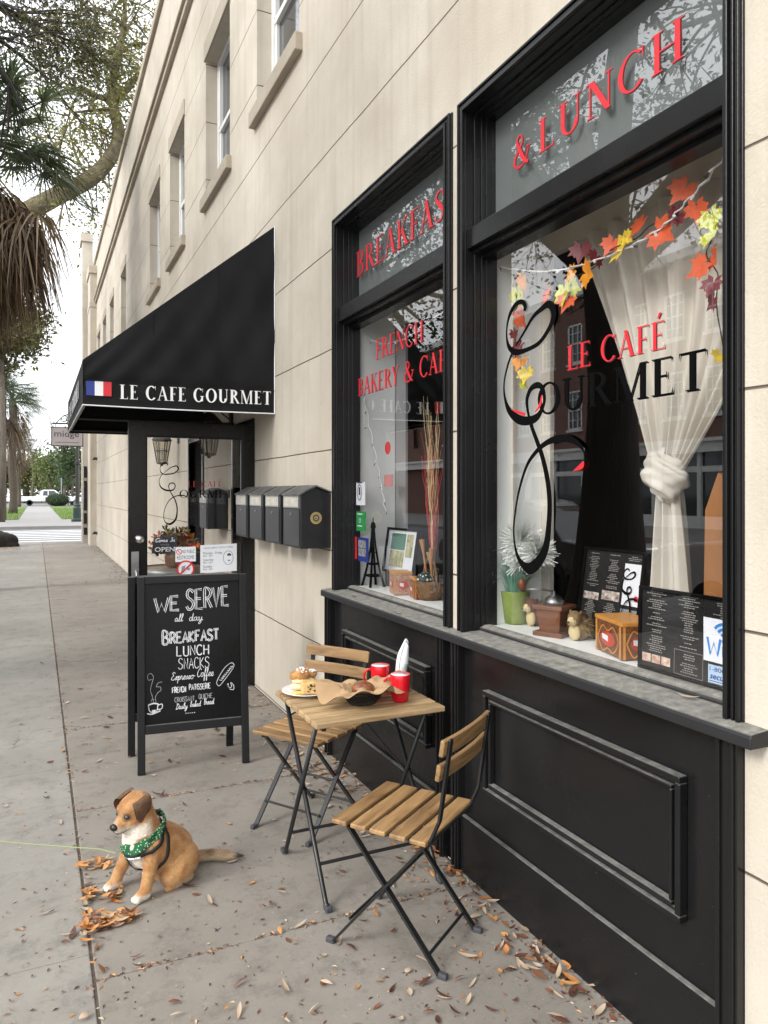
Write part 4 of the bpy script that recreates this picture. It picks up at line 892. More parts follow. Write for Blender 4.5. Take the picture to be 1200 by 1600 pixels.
m.build('frame', M['black_vinyl'], fp)
m = MB(); m.obox(F(Wd/2, Ht/2, -.004), F.ux*(Wd/2-.01), F.uy*(Ht/2-.01), F.n*.002); m.build('mat_board', M['paper'], fp)
m = MB(); m.face([F(Wd*.16,Ht*.52,0),F(Wd*.62,Ht*.52,0),F(Wd*.62,Ht*.88,0),F(Wd*.16,Ht*.88,0)]); m.build('green_panel', pm('dull_green', (.08,.20,.14), .6), fp)
m = MB(); m.face([F(Wd*.16,Ht*.14,0),F(Wd*.62,Ht*.14,0),F(Wd*.62,Ht*.50,0),F(Wd*.16,Ht*.50,0)]); m.face([F(Wd*.66,Ht*.38,0),F(Wd*.86,Ht*.38,0),F(Wd*.86,Ht*.88,0),F(Wd*.66,Ht*.88,0)]); m.build('food_photo', pm('food_photos3', (.14,.16,.05), .5, var=.9, scale=28, col2=(.68,.62,.40)), fp)
m = MB(); m.box(1.90,1.97,min(ya,yb)+.04,max(ya,yb)-.04,SH,SH+.085); m.build('stand', M['black_vinyl'], fp)
X, Y = 1.86, onX(672,930,1.86)[0]
bk = thing('wicker_basket', 'wicker basket of wooden spoons and dotted cloth in the farther window', 'basket', (X, Y, SH))
wick = pm('wicker', (.16,.085,.035), .75, var=.5, scale=30, bump=.8, bscale=70)
m = MB(); m.lathe([(.05,0),(.07,.03),(.078,.09),(.074,.1),(.066,.09),(.05,.02)], (X,Y,SH), 20); m.build('basket_bowl', wick, bk, smooth=True)
m = MB(); m.tube([(X,Y+.072*math.cos(a),SH+.09+.13*math.sin(a)) for a in [PI*k/14 for k in range(15)]], .007, 6); m.build('basket_handle', wick, bk)
m = MB(); 
for dy, L, tl in ((.02,.26,.05),(-.02,.22,-.02),(-.04,.2,.03)): m.tube([(X,Y+dy,SH+.05),(X-.01,Y+dy+tl*.6,SH+.05+L*.7),(X-.012,Y+dy+tl,SH+.05+L)], [.006,.006,.016], 8)
m.build('wooden_spoon', pm('spoon_wood', (.34,.17,.06), .5, var=.3, scale=20), bk)
dots = nodes('dotted_cloth'); t = dots[1]; vo = N(t, 'ShaderNodeTexVoronoi', Scale=55); vo.inputs['Randomness'].default_value = .1; tc = N(t, 'ShaderNodeTexCoord'); t.links.new(tc.outputs['Object'], vo.inputs['Vector'])
rp = N(t, 'ShaderNodeValToRGB'); rp.color_ramp.interpolation = 'CONSTANT'; rp.color_ramp.elements[0].color = (.7,.7,.65,1); rp.color_ramp.elements[1].position = .32; rp.color_ramp.elements[1].color = (.02,.035,.035,1); t.links.new(vo.outputs['Distance'], rp.inputs[0]); t.links.new(rp.outputs[0], dots[2].inputs['Base Color'])
m = MB(); m.ell((X-.02,Y+.01,SH+.10), (.055,.05,.045), 14, 9); m.build('dotted_cloth', dots[0], bk, smooth=True)
X, Y = 1.88, onX(678,905,1.88)[0]
tg = thing('dried_twigs', 'tall bunch of red and straw-coloured dried twigs in the farther window', 'twigs', (X, Y, SH))
for nm, mt, n, zt0 in (('straw_twigs', pm('straw', (.55,.42,.22), .7, var=.2), 34, .92), ('red_twigs', pm('red_twig', (.38,.02,.03), .6, var=.2), 22, .78)):
    m = MB()
    for k in range(n):
        a = random.uniform(0, 2*PI); s_ = random.uniform(.02,.085); L = zt0*random.uniform(.7,1.05); P = []
        for i in range(7): q = i/6; P.append((X+.6*s_*q*math.cos(a)+.01*math.sin(i*2+k), Y+s_*q*math.sin(a)+.012*math.sin(i*1.7+k)+.02*q, SH+.1+L*q))
        m.tube(P, [.003,.0026,.0022,.002,.0018,.0014,.0008], 4)
    m.build(nm, mt, tg)
m = MB(); m.lathe([(.03,0),(.036,.05),(.03,.12),(.034,.16),(.028,.16),(.028,.02)], (X,Y,SH), 16); m.build('vase', M['glass_jar'], tg, smooth=True)
# tall wooden board by the near end of the nearer window
m = MB(); ya, zt = onX(1122,800,1.96); ya2, _ = onX(1108,950,1.96)
m.prism([(0,0),(.22,0),(.20,.55),(.06,.62),(.01,.5)], (1.985, ya2+.03, SH+.002), (0,-1,0), (.0,0,1), .02)
wb = m.build('wooden_board', pm('orange_wood', (.33,.14,.045), .5, var=.3, scale=7, stretch=(1,1,.25)), base=(1.985, ya2, SH)); tag(wb, 'tall orange-brown wooden board standing beside the knotted curtain', 'board')
# ------------------------------------------------------------------ awning over the door
YA0, YA1, XA = 5.36, 7.95, .282
fab = pm('awning_cloth', (.0085,.0085,.0102), .66, var=.5, scale=1.6, bump=.35, bscale=420, bdist=.002, spec=.2)
aw = thing('awning', 'black sloping cloth awning with white lettering over the cafe door', 'awning', (GX, YA0, 2.17))
def sag(p, q, n, amt): return [tuple(V(p)+(V(q)-V(p))*i/n-V((0,0,amt*math.sin(PI*i/n)))) for i in range(n+1)]
ZT, ZV, ZB = 3.575, 2.475, 2.172
m = MB(); n = 24; m.mi = 0
def cheek(y):
    def f(u, v):
        x = XA+(GX-.006-XA)*u; zt = ZV+(ZT-ZV)*u; zb = ZB; z = zb+(zt-zb)*v
        return (x, y+(.008*math.sin(u*9+v*3)+.005*math.sin(u*23-v*14)+.003*math.sin(u*41+v*9))*math.sin(PI*v)+.010*max(0, 1-abs(z-2.335)/.05), z)
    return f
m.grid(cheek(YA0), 40, 40); m.build('near_cheek', fab, aw, smooth=True)
m = MB(); m.grid(cheek(YA1), 20, 20); m.build('far_cheek', fab, aw, smooth=True)
m = MB(); m.grid(lambda u, v: (XA+(GX-.006-XA)*v+.012*math.sin(PI*v), YA0+(YA1-YA0)*u, ZV+(ZT-ZV)*v-.018*math.sin(PI*v)*(.5+.5*math.cos(u*6*PI))), 30, 20); m.build('slope', fab, aw, smooth=True)
m = MB(); m.grid(lambda u, v: (XA-.004*math.sin(u*40)*(1-v), YA0+(YA1-YA0)*u, ZB-.0+(ZV-ZB)*v), 40, 6); m.build('valance', fab, aw, smooth=True)
m = MB(); m.tube(sag((XA,YA0-.002,ZB),(GX-.006,YA0-.002,ZB),12,.004), .0045, 6); m.tube([(GX-.006,YA0-.004,ZB),(GX-.006,YA0-.004,ZT)], .0045, 6); m.tube([(XA,YA0,ZB),(XA,YA1,ZB)], .0045, 6); m.build('piping', M['white_vinyl'], aw)
for u_ in (.34,.68):
    m = MB(); x_ = XA+(GX-XA)*u_; m.tube([(x_, YA0-.006, ZB+.005), (x_, YA0-.004, (ZB+ZV)/2), (x_, YA0-.004, ZV+(ZT-ZV)*u_-.02)], .0022, 5); m.build('seam', fab, aw)
m = MB(); m.tube([(XA+.01,YA0-.012,2.345),(1.0,YA0-.016,2.340),(GX-.01,YA0-.010,2.345)], .003, 5); m.build('hem_line', fab, aw)
m = MB()
for p_, q_ in (((XA+.02,YA0+.02,ZB+.03),(XA+.02,YA1-.02,ZB+.03)),((XA+.02,YA0+.025,ZB+.03),(GX,YA0+.025,ZB+.03)),((XA+.02,YA1-.025,ZB+.03),(GX,YA1-.025,ZB+.03)),((XA+.02,6.65,ZB+.03),(GX,6.65,ZB+.03)),((XA+.02,YA0+.025,ZV-.02),(GX,YA0+.025,ZT-.06)),((XA+.02,6.65,ZV-.02),(GX,6.65,ZT-.06)),((XA+.02,YA0+.025,ZB+.03),(XA+.02,YA0+.025,ZV-.02))): m.tube([p_, q_], .014, 8)
m.build('frame', M['dark_metal'], aw)
yy = YA0-.0055
pen(.19, .07); m = MB(); serif_text(m, 'LE CAFE GOURMET', Fr((.516,yy,2.224),(1,0,.012),(0,0,1)), 1.068, .098, h=.001, gap=.07, dz=.00002); m.build('awning_lettering', M['white_vinyl'], aw)
for k, mt in enumerate((M['navy'], M['white_vinyl'], M['red_vinyl'])):
    m = MB(); a = .303+k*.0535; m.prism([(0,0),(.0535,0),(.0535,.097),(0,.097)], (a,yy,2.238), (1,0,0), (0,0,1), .001); m.build('flag_stripe', mt, aw)
m = MB(); serif_text(m, 'LE CAFE GOURMET', Fr((XA-.008,7.75,2.24),(0,-1,0),(0,0,1)), 2.2, .12, h=.002, gap=.07); m.build('awning_lettering', M['white_vinyl'], aw); pen(.135, .045)

# ------------------------------------------------------------------ five wall mailboxes
mb_black = pm('mailbox_black', (.012,.012,.014), .38, var=.2, scale=8, bump=.1, bscale=40)
mb_worn = pm('mailbox_worn_lid', (.035,.035,.034), .55, var=.5, scale=16, col2=(.15,.147,.138), bump=.3, bscale=60)
mb_front = pm('mailbox_front', (.04,.04,.042), .42, var=.25, scale=5)
def mailbox():
    r = thing('mailbox', '', 'mailbox', (0,0,0), local=True, group='mailboxes on the cafe wall')
    w_, d_ = .345, .192
    m = MB(); m.prism([(-d_,0),(0,0),(0,.33),(-d_*.5,.365),(-d_,.325)], (0,w_,0), (1,0,0), (0,0,1), w_); m.build('box', mb_black, r, bevel=.004, fix=True)
    m = MB(); m.prism([(-d_-.012,.318),(-d_*.5,.372),(.0,.336),(.0,.344),(-d_*.5,.382),(-d_-.012,.328)], (0,w_+.008,0), (1,0,0), (0,0,1), w_+.016); m.build('lid', mb_worn, r, fix=True)
    m = MB(); m.box(-d_-.006,-d_+.001,.02,w_-.02,.012,.235); dr = m.build('door', mb_front, r, bevel=.003)
    m = MB(); m.lathe([(.009,0),(.009,.004),(0,.004)], (0,0,0), 10); m.v = [(-d_-.006-p[2], w_*.5+p[0], .205+p[1]) for p in m.v]; m.build('keyhole', M['steel'], dr)
    m = MB(); m.box(-d_-.004,-d_+.001,.03,w_-.03,.25,.31); wn = m.build('card_window', pm('card_window', (.38,.38,.30), .25, var=.4, scale=18, col2=(.55,.50,.44)), r)
    m = MB()
    for a, b, c, d in ((.022,w_-.022,.242,.25),(.022,w_-.022,.31,.316),(.022,.03,.25,.31),(w_-.03,w_-.022,.25,.31)): m.box(-d_-.008,-d_+.001,a,b,c,d)
    m.build('window_frame', M['steel'], wn)
    return r
ML = ['black mailbox with a round gold emblem on its side, nearest the shop windows', 'black mailbox just behind the one bearing the gold emblem', 'black mailbox second from the glass door among the four in a row', 'black mailbox of the row closest to the open glass door', 'lone black mailbox seen through the glass of the open door']
mbx = mailbox()
for i, y in enumerate((4.20,4.605,5.015,5.43,6.86)):
    o = mbx if i == 0 else dup(mbx)
    place(o, (GX-.002, y, 1.245), 0, ML[i])
m = MB()
m.v = []; em = thing('emblem_sticker', 'round gold emblem stuck on the side of the nearest black mailbox', 'sticker', (1.52,4.199,1.43))
F = Fr((1.522,4.1985,1.428), (1,0,0), (0,0,1))
m = MB(); m.face([F(.036*math.cos(k*PI/14), .036*math.sin(k*PI/14), .0005) for k in range(28)]); m.build('disc', pm('gold_print', (.45,.33,.10), .4), em)
m = MB(); m.face([F(.022*math.cos(k*PI/14), .022*math.sin(k*PI/14), .0012) for k in range(28)])
for k in range(20): a = 2*PI*k/20; ribbon(m, [(.026*math.cos(a),.026*math.sin(a)),(.032*math.cos(a),.032*math.sin(a))], .003, F, n=1, h=.0012)
m.build('dark_centre', M['ink'], em)
m = MB(); ribbon(m, [(.010*math.cos(k*PI/6),.010*math.sin(k*PI/6)) for k in range(13)], .003, F, h=.002); ribbon(m, [(-.006,.002),(.006,.002)], .004, F, n=1, h=.003); m.build('emblem_mark', pm('gold_print2', (.5,.4,.2), .4), em)

# ------------------------------------------------------------------ wall lanterns
def lantern():
    r = thing('wall_lantern', '', 'lantern', (0,0,0), local=True, group='wall lanterns by the cafe door'); s = .105
    m = MB(); m.lathe([(.0,.27),(.018,.265),(.022,.245),(.05,.235),(.115,.17),(.125,.155),(.118,.15),(.1,.15)], (0,0,0), 6); m.lathe([(.008,.27),(.014,.285),(.006,.30),(0,.305)], (0,0,0), 10); m.build('roof', M['iron'], r)
    m = MB(); m.lathe([(.0,-.17),(.015,-.165),(.02,-.15),(.058,-.142),(.066,-.13),(.062,-.12)], (0,0,0), 6); m.build('base', M['iron'], r)
    m = MB()
    for k in range(6): a = PI*k/3; m.tube([(.06*math.cos(a),.06*math.sin(a),-.13),(.108*math.cos(a),.108*math.sin(a),.152)], .006, 6)
    for zz, rr in ((-.125,.062),(.02,.085),(.148,.107)): m.tube([(rr*math.cos(PI*k/3),rr*math.sin(PI*k/3),zz) for k in range(7)], .005, 6)
    m.build('cage', M['iron'], r)
    m = MB(); m.lathe([(.056,-.13),(.1,.15)], (0,0,0), 6); m.build('pane', glass_mat('lantern_glass', 1.5, (.8,.78,.72)), r)
    m = MB(); m.tube([(0,0,-.1),(0,0,-.02)], .012, 8); m.ell((0,0,.02), (.022,.022,.04), 10, 8); m.build('bulb', M['white_paint'], r, smooth=True)
    m = MB(); m.tube([(0,0,.29),(0,0,.34),(.04,0,.37),(.09,0,.34),(.16,0,.31),(.2,0,.3)], .009, 8); m.box(.19,.21,-.045,.045,.12,.42); m.tube([(.2,0,.18),(.12,0,.24),(.10,0,.30),(.13,0,.33)], .006, 6); m.build('bracket', M['iron'], r)
    return r
ln = lantern(); place(ln, (GX-.208, 9.5, 2.08), 0, 'black six-sided wall lantern farther along the cafe wall')
l2 = dup(ln); place(l2, (GX-.30, 6.72, 2.06), 0, 'black wall lantern just beyond the top of the glass door'); l2.scale = (1.0,)*3; l2.location.x = GX-.208

# ------------------------------------------------------------------ chalk A-board
single = {
 'W': [[(0,1),(.22,0),(.42,.62),(.62,0),(.86,1)]], 'E': [[(.5,1),(.05,1),(.05,0),(.55,0)],[(.05,.52),(.42,.52)]], 'S': [[(.52,.86),(.4,.98),(.2,1),(.06,.82),(.14,.6),(.4,.45),(.52,.25),(.38,.02),(.15,0),(.02,.16)]],
 'R': [[(.06,0),(.06,1),(.36,.98),(.5,.78),(.36,.55),(.08,.5)],[(.24,.5),(.56,0)]], 'V': [[(0,1),(.26,0),(.52,1)]], 'B': [[(.06,0),(.06,1),(.34,.97),(.44,.77),(.3,.55),(.08,.53)],[(.3,.54),(.52,.3),(.38,.02),(.06,0)]],
 'A': [[(0,0),(.28,1),(.56,0)],[(.1,.36),(.46,.36)]], 'K': [[(.06,0),(.06,1)],[(.5,1),(.08,.45),(.54,0)]], 'F': [[(.5,1),(.06,1),(.06,0)],[(.06,.52),(.4,.52)]], 'T': [[(0,1),(.56,1)],[(.28,1),(.28,0)]],
 'L': [[(.06,1),(.06,0),(.5,0)]], 'U': [[(.06,1),(.06,.2),(.2,0),(.4,0),(.52,.2),(.52,1)]], 'N': [[(.06,0),(.06,1),(.5,0),(.5,1)]], 'C': [[(.52,.84),(.38,1),(.18,.98),(.04,.7),(.04,.3),(.18,.02),(.4,0),(.52,.16)]], 'H': [[(.06,0),(.06,1)],[(.52,0),(.52,1)],[(.06,.52),(.52,.52)]],
 'P': [[(.06,0),(.06,1),(.36,.98),(.5,.76),(.36,.52),(.08,.48)]], 'I': [[(.1,0),(.1,1)]], 'O': [[(.28,1),(.06,.8),(.04,.3),(.26,0),(.5,.25),(.5,.78),(.28,1)]], 'Q': [[(.28,1),(.06,.8),(.04,.3),(.26,0),(.5,.25),(.5,.78),(.28,1)],[(.34,.24),(.58,-.08)]], ' ': [], '-': [[(.05,.45),(.35,.45)]], '.': [[(.05,0),(.1,.04)]], 'D': [[(.06,0),(.06,1),(.34,.92),(.52,.5),(.34,.06),(.06,0)]]}
SHARP = set('WEVAKFTLNHI-')
adv1 = {'I': .22, ' ': .32, '.': .2, 'W': .95}
cur = {'a': ([[(.38,.38),(.25,.46),(.08,.35),(.05,.12),(.18,0),(.32,.12),(.4,.42),(.4,.1),(.5,0),(.6,.1)]], .58), 'l': ([[(0,.1),(.2,.6),(.25,.95),(.15,1),(.1,.7),(.12,.1),(.22,0),(.35,.12)]], .34),
 'd': ([[(.38,.38),(.22,.46),(.06,.3),(.08,.06),(.2,0),(.34,.15),(.44,1),(.42,.1),(.5,0),(.6,.1)]], .58), 'y': ([[(0,.35),(.08,.45),(.1,.15),(.2,0),(.34,.12),(.42,.45),(.38,-.2),(.2,-.45),(.1,-.3),(.3,-.05),(.55,.12)]], .54),
 'e': ([[(0,.15),(.25,.25),(.32,.4),(.2,.47),(.08,.3),(.1,.08),(.22,0),(.42,.15)]], .42), 's': ([[(0,.1),(.2,.47),(.25,.25),(.2,.05),(.05,.02),(.35,.1)]], .35), 'p': ([[(0,.3),(.1,.45),(.08,-.45),(.1,.2),(.25,.46),(.38,.3),(.3,.03),(.12,.05),(.45,.1)]], .45),
 'r': ([[(0,.2),(.1,.5),(.2,.4),(.24,.1),(.32,0),(.42,.12)]], .4), 'o': ([[(.3,.44),(.12,.45),(.03,.2),(.15,0),(.32,.08),(.36,.3),(.28,.45),(.5,.38)]], .48), 'f': ([[(0,.1),(.2,.6),(.25,.95),(.16,1),(.12,.5),(.08,-.4),(.16,-.42),(.14,0),(.35,.12)]], .34),
 'i': ([[(0,.2),(.1,.45),(.1,.1),(.18,0),(.3,.12)],[(.12,.62),(.15,.66)]], .3), 'b': ([[(0,.1),(.18,.7),(.2,1),(.1,.9),(.08,.1),(.2,0),(.36,.15),(.3,.4),(.45,.36)]], .44), 'k': ([[(0,.1),(.15,.7),(.18,1),(.08,.9),(.08,0)],[(.08,.2),(.3,.45),(.25,.25),(.12,.22),(.3,0),(.42,.1)]], .42),
 'E': ([[(.5,.85),(.3,1),(.12,.85),(.3,.55),(.08,.4),(.05,.1),(.3,0),(.55,.2)]], .56), 'C': ([[(.55,.8),(.4,1),(.12,.75),(.03,.3),(.2,0),(.5,.15)]], .54), 'D': ([[(.2,.95),(.15,.05),(.05,0),(.35,.02),(.6,.4),(.45,.85),(.05,.95)]], .64), 'B': ([[(.15,0),(.18,.95),(.05,.85),(.4,1),(.5,.75),(.2,.52),(.5,.4),(.45,.05),(.1,.02)]], .56),
 'm': ([[(0,.2),(.1,.45),(.1,0),(.12,.3),(.25,.46),(.3,.3),(.3,0),(.32,.3),(.45,.46),(.5,.3),(.5,.05),(.6,.1)]], .6), 'I': ([[(.1,.85),(.3,1),(.25,.5),(.15,.05),(0,.1)]], .34), 'n': ([[(0,.2),(.1,.45),(.1,0),(.12,.3),(.28,.46),(.32,.3),(.32,.05),(.42,.1)]], .42),
 ' ': ([], .4), '-': ([[(.05,.25),(.3,.25)]], .4), '.': ([[(.03,0),(.07,.04)]], .15)}
def hand(mb, s, F, x, y, W_, H_, wt, script=False, outline=0, lean=0, h=.001, big=None, slope=0):
    items = []; t = 0
    for i, ch in enumerate(s):
        if script: st, ad = cur[ch]
        else: st, ad = single[ch], adv1.get(ch, .66)
        k = big if (big and i == 0) else 1
        items.append((st, t, k, ch)); t += ad*k
    kx = W_/t; n_ = 0
    for st, t0, k, ch in items:
        jt = random.uniform(-.03,.03)
        for line_ in st:
            pts = [(x+(t0+(a*k+lean*b))*kx, y+(b*k+jt*(0 if script else 1))*H_+slope*(t0/t)*H_) for a, b in line_]
            nn = 1 if (not script and ch in SHARP) else 5
            if outline:
                for sg in (-1, 1):
                    q = []
                    for i in range(len(pts)):
                        a, b = pts[max(0,i-1)], pts[min(len(pts)-1,i+1)]; dx, dy = b[0]-a[0], b[1]-a[1]; l = math.hypot(dx, dy) or 1
                        q.append((pts[i][0]-dy/l*outline*sg, pts[i][1]+dx/l*outline*sg))
                    ribbon(mb, q, wt, F, h=h, n=nn, dz=.000004, k0=n_); n_ += 14
            else: ribbon(mb, pts, wt*.8, F, h=h, n=nn, dz=.000004, k0=n_); n_ += 14
    return mb
AB = thing('chalkboard_sign', 'black folding chalkboard listing breakfast, lunch and snacks in front of the door', 'chalkboard', (.512,4.335,0), rad(-6.2), local=True)
BW, BH, LN = .622, 1.10, .135
blk = dusty('aboard_wood', (.008,.008,.009), (.20,.19,.18), rough=.45, amount=.6)
def aframe(y0, ln, nm, xo=0):
    F_ = lambda x, z, off=0: (x+xo, y0+ln*z/BH+off, z)
    m = MB()
    for x in (0, BW-.042): m.prism([(0,0),(.042,0),(.042,BH),(0,BH)], F_(x, 0), (1,0,0), V((0,ln,BH)).normalized(), .028)
    m.prism([(.042,0),(BW-.042,0),(BW-.042,.045),(.042,.045)], F_(0, BH-.05), (1,0,0), V((0,ln,BH)).normalized(), .026)
    m.prism([(.042,0),(BW-.042,0),(BW-.042,.05),(.042,.05)], F_(0, .215), (1,0,0), V((0,ln,BH)).normalized(), .026)
    return m.build(nm, blk, AB, bevel=.004, fix=True)
aframe(0, LN, 'front_frame'); aframe(.335, -LN, 'rear_frame', -.052)
ub = V((0,LN,BH)).normalized()
slate = pm('chalk_slate', (.0045,.0048,.0048), .28, var=.35, scale=3, spec=.18)
m = MB(); m.prism([(.04,0),(BW-.04,0),(BW-.04,.80),(.04,.80)], V((0,0,0))+ub*.258+V((0,.006,0)), (1,0,0), ub, .006); m.build('slate', slate, AB)
ur = V((0,-LN,BH)).normalized(); m = MB(); m.prism([(.04,0),(BW-.04,0),(BW-.04,.80),(.04,.80)], V((-.052,.335,0))+ur*.258, (1,0,0), ur, .006); m.build('slate', slate, AB)
m = MB(); m.tube([(.012,.06,.62),(.006,.17,.56),(.012,.27,.62)], .004, 6); m.build('chain', M['steel'], AB)
IW, IH = BW-.084, .80
F = Fr(V((.042,0,0))+ub*.258+V((0,.006,0))-V((0,ub.z,-ub.y))*-.0, (1,0,0), ub); F.o = F.o+F.n*.0065
U = lambda u: u*IW
Z_ = lambda v: (1-v)*IH
chalk = pm('chalk', (.62,.63,.64), .9, var=.3, scale=60); chalk_dim = pm('chalk_faint', (.36,.37,.38), .9, var=.3, scale=60)
def wr(nm, s, u0, u1, vb, vt, wt, mt=chalk, **k):
    m = MB(); hand(m, s, F, U(u0), Z_(vb), U(u1-u0), (vb-vt)*IH, wt, **k); m.build(nm, mt, AB)
wr('chalk_word', 'WE', .10, .37, .205, .105, .0042, outline=.0052, slope=.15); wr('chalk_word', 'SERVE', .43, .90, .195, .055, .0042, outline=.0052, slope=.12)
wr('chalk_word', 'all', .305, .39, .278, .225, .0042, script=True, lean=.2); wr('chalk_word', 'day.', .455, .61, .278, .222, .0042, script=True, lean=.15)
wr('chalk_word', 'BREAKFAST', .175, .78, .435, .36, .0045, outline=.0036, big=1.25, slope=.15)
wr('chalk_word', 'LUNCH', .32, .675, .527, .458, .0085); wr('chalk_word', 'SNACKS', .34, .675, .62, .545, .0048)
wr('chalk_word', 'Espresso', .265, .50, .695, .64, .0042, script=True, lean=.15); wr('chalk_word', 'Coffee', .535, .71, .685, .625, .0042, script=True, lean=.15); wr('chalk_word', '-', .505, .525, .69, .66, .005)
wr('chalk_word', 'FRENCH', .275, .42, .783, .745, .0062); wr('chalk_word', 'PATISSERIE', .45, .68, .773, .735, .0055)
wr('chalk_word', 'CROISSANT', .30, .51, .85, .818, .0034, mt=chalk_dim); wr('chalk_word', 'QUICHE', .55, .70, .842, .808, .0034, mt=chalk_dim)
wr('chalk_word', 'Daily', .31, .43, .90, .86, .0042, script=True, lean=.2); wr('chalk_word', 'baked', .46, .57, .892, .852, .0042, script=True, lean=.2); wr('chalk_word', 'Bread', .60, .71, .885, .843, .0042, script=True, lean=.2)
m = MB()
for k in range(5): ribbon(m, [(U(.41+k*.022),Z_(.935)),(U(.421+k*.022),Z_(.934))], .004, F, n=1)
m.build('chalk_dots', chalk, AB)
m = MB(); P = lambda pts: [(U((a-190)/715), Z_((b-150)/1000)) for a, b in pts]
ribbon(m, P([(212,1005),(225,1050),(270,1055),(283,1000)]), .005, F); ribbon(m, P([(212,1005),(250,995),(285,1002)]), .008, F, h=.0014); ribbon(m, P([(284,1010),(312,1005),(310,1035),(280,1040)]), .005, F, h=.0018)
ribbon(m, P([(203,1062),(240,1068),(300,1050)]), .007, F, h=.0022); ribbon(m, P([(238,1048),(268,1048)]), .012, F, h=.0026); m.build('chalk_cup', chalk, AB)
m = MB(); ribbon(m, P([(250,985),(240,940),(228,900),(240,850),(250,810),(230,785),(208,800),(215,830),(240,825)]), .0026, F); ribbon(m, P([(268,985),(265,950),(285,920),(303,910),(300,885),(272,880),(285,855),(315,850)]), .0026, F, h=.0014); ribbon(m, P([(232,985),(240,965),(256,970)]), .0024, F, h=.0018); m.build('chalk_steam', chalk_dim, AB)
m = MB(); ribbon(m, P([(730,905),(722,880),(770,800),(820,757),(850,757),(852,785),(800,850),(745,908),(728,905)]), .0032, F)
for k in range(8): ribbon(m, P([(742+k*12,868-k*13),(760+k*12,872-k*13),(765+k*11,850-k*11)]), .003, F, h=.0014+k*.0003)
m.build('chalk_baguette', chalk, AB)
m = MB(); ribbon(m, P([(820,940),(850,945),(850,915),(830,895),(835,925),(815,930)]), .004, F); ribbon(m, P([(800,910),(810,900),(808,925)]), .003, F, h=.0016); m.build('chalk_croissant', chalk, AB)

# ------------------------------------------------------------------ behind the door: barrel with flowers and an open sign
BX, BY = 1.12, 7.0
br = thing('barrel', 'old wooden barrel with grey hoops standing behind the glass door', 'barrel', (BX, BY, 0))
m = MB(); m.lathe([(.24,0),(.285,.2),(.30,.45),(.292,.68),(.262,.9),(.255,.905),(.25,.885),(0,.885)], (BX,BY,0), 28); m.build('staves', pm('barrel_oak', (.30,.16,.07), .7, var=.3, scale=5, stretch=(5,5,.6), bump=.3, bscale=40), br, smooth=True)
for z, r_ in ((.09,.262),(.28,.295),(.62,.2985),(.80,.284),(.865,.272)): m = MB(); m.lathe([(r_,z-.028),(r_+.003,z),(r_-.003,z+.028)], (BX,BY,0), 28); m.build('hoop', pm('galvanised', (.24,.26,.25), .5, metal=.6, var=.3, scale=9), br, smooth=True)
fl = thing('flower_arrangement', 'bunch of orange and red autumn flowers on top of the barrel', 'flowers', (BX+.02, BY+.05, .9))
m = MB(); m.lathe([(.06,.0),(.09,.02),(.1,.10),(.085,.14),(.08,.10)], (BX+.05,BY+.05,.887), 14); m.build('bowl', pm('brown_pot', (.16,.09,.05), .7, var=.3), fl, smooth=True)
for nm, c, n_, s_ in (('orange_bloom', (.75,.17,.02), 26, .05), ('red_bloom', (.42,.03,.02), 16, .05), ('pink_bloom', (.45,.10,.10), 10, .05), ('leaf_sprig', (.14,.13,.03), 26, .07)):
    m = MB()
    for k in range(n_):
        a = random.uniform(0,2*PI); e = random.uniform(.1,1.4); R_ = random.uniform(.12,.26); cc = V((BX+.04+R_*math.cos(a)*math.cos(e)*.95, BY+.05+R_*math.sin(a)*math.cos(e)*.6, 1.02+R_*.85*math.sin(e)))
        for q in range(7):
            d = V((random.gauss(0,1), random.gauss(0,1), random.gauss(0,1))).normalized(); e_ = d.orthogonal().normalized()*s_*.22
            m.face([cc, cc+d*s_*.6+e_, cc+d*s_, cc+d*s_*.6-e_])
    m.build(nm, pm(nm, c, .6, var=.3, scale=40), fl)
x0, z0 = onY(237,865,6.72); x1, z1 = onY(276,838,6.72)
os_ = thing('open_sign', 'dark welcome sign with white lettering leaning on the barrel', 'sign', (x0, 6.72, z0))
m = MB(); m.prism([(0,0),(x1-x0,0),(x1-x0,z1-z0+.01),(.02,z1-z0)], (x0,6.735,z0), (1,0,0), (0,0,1), .015); m.build('board', pm('slate_blue', (.03,.032,.045), .6), os_)
F = Fr((x0,6.7195,z0), (1,0,0), (0,0,1)); Wd, Ht = x1-x0, z1-z0
m = MB(); hand(m, 'Come In', F, Wd*.14, Ht*.68, Wd*.78, Ht*.24, .007, script=True, lean=.15); m.build('sign_script', M['white_vinyl'], os_)
for s, v, w_, h_ in (("WE'RE", .46, .36, .1), ('OPEN', .1, .8, .27)):
    m = MB(); sans_text(m, s, F, Wd*w_, Ht*h_, h=.001, bold=.015); m.v = [tuple(V(p)+F.ux*Wd*(.52-w_/2)+F.uy*Ht*v) for p in m.v]; m.build('sign_word', M['white_vinyl'] if s == 'OPEN' else M['ink_grey'], os_)

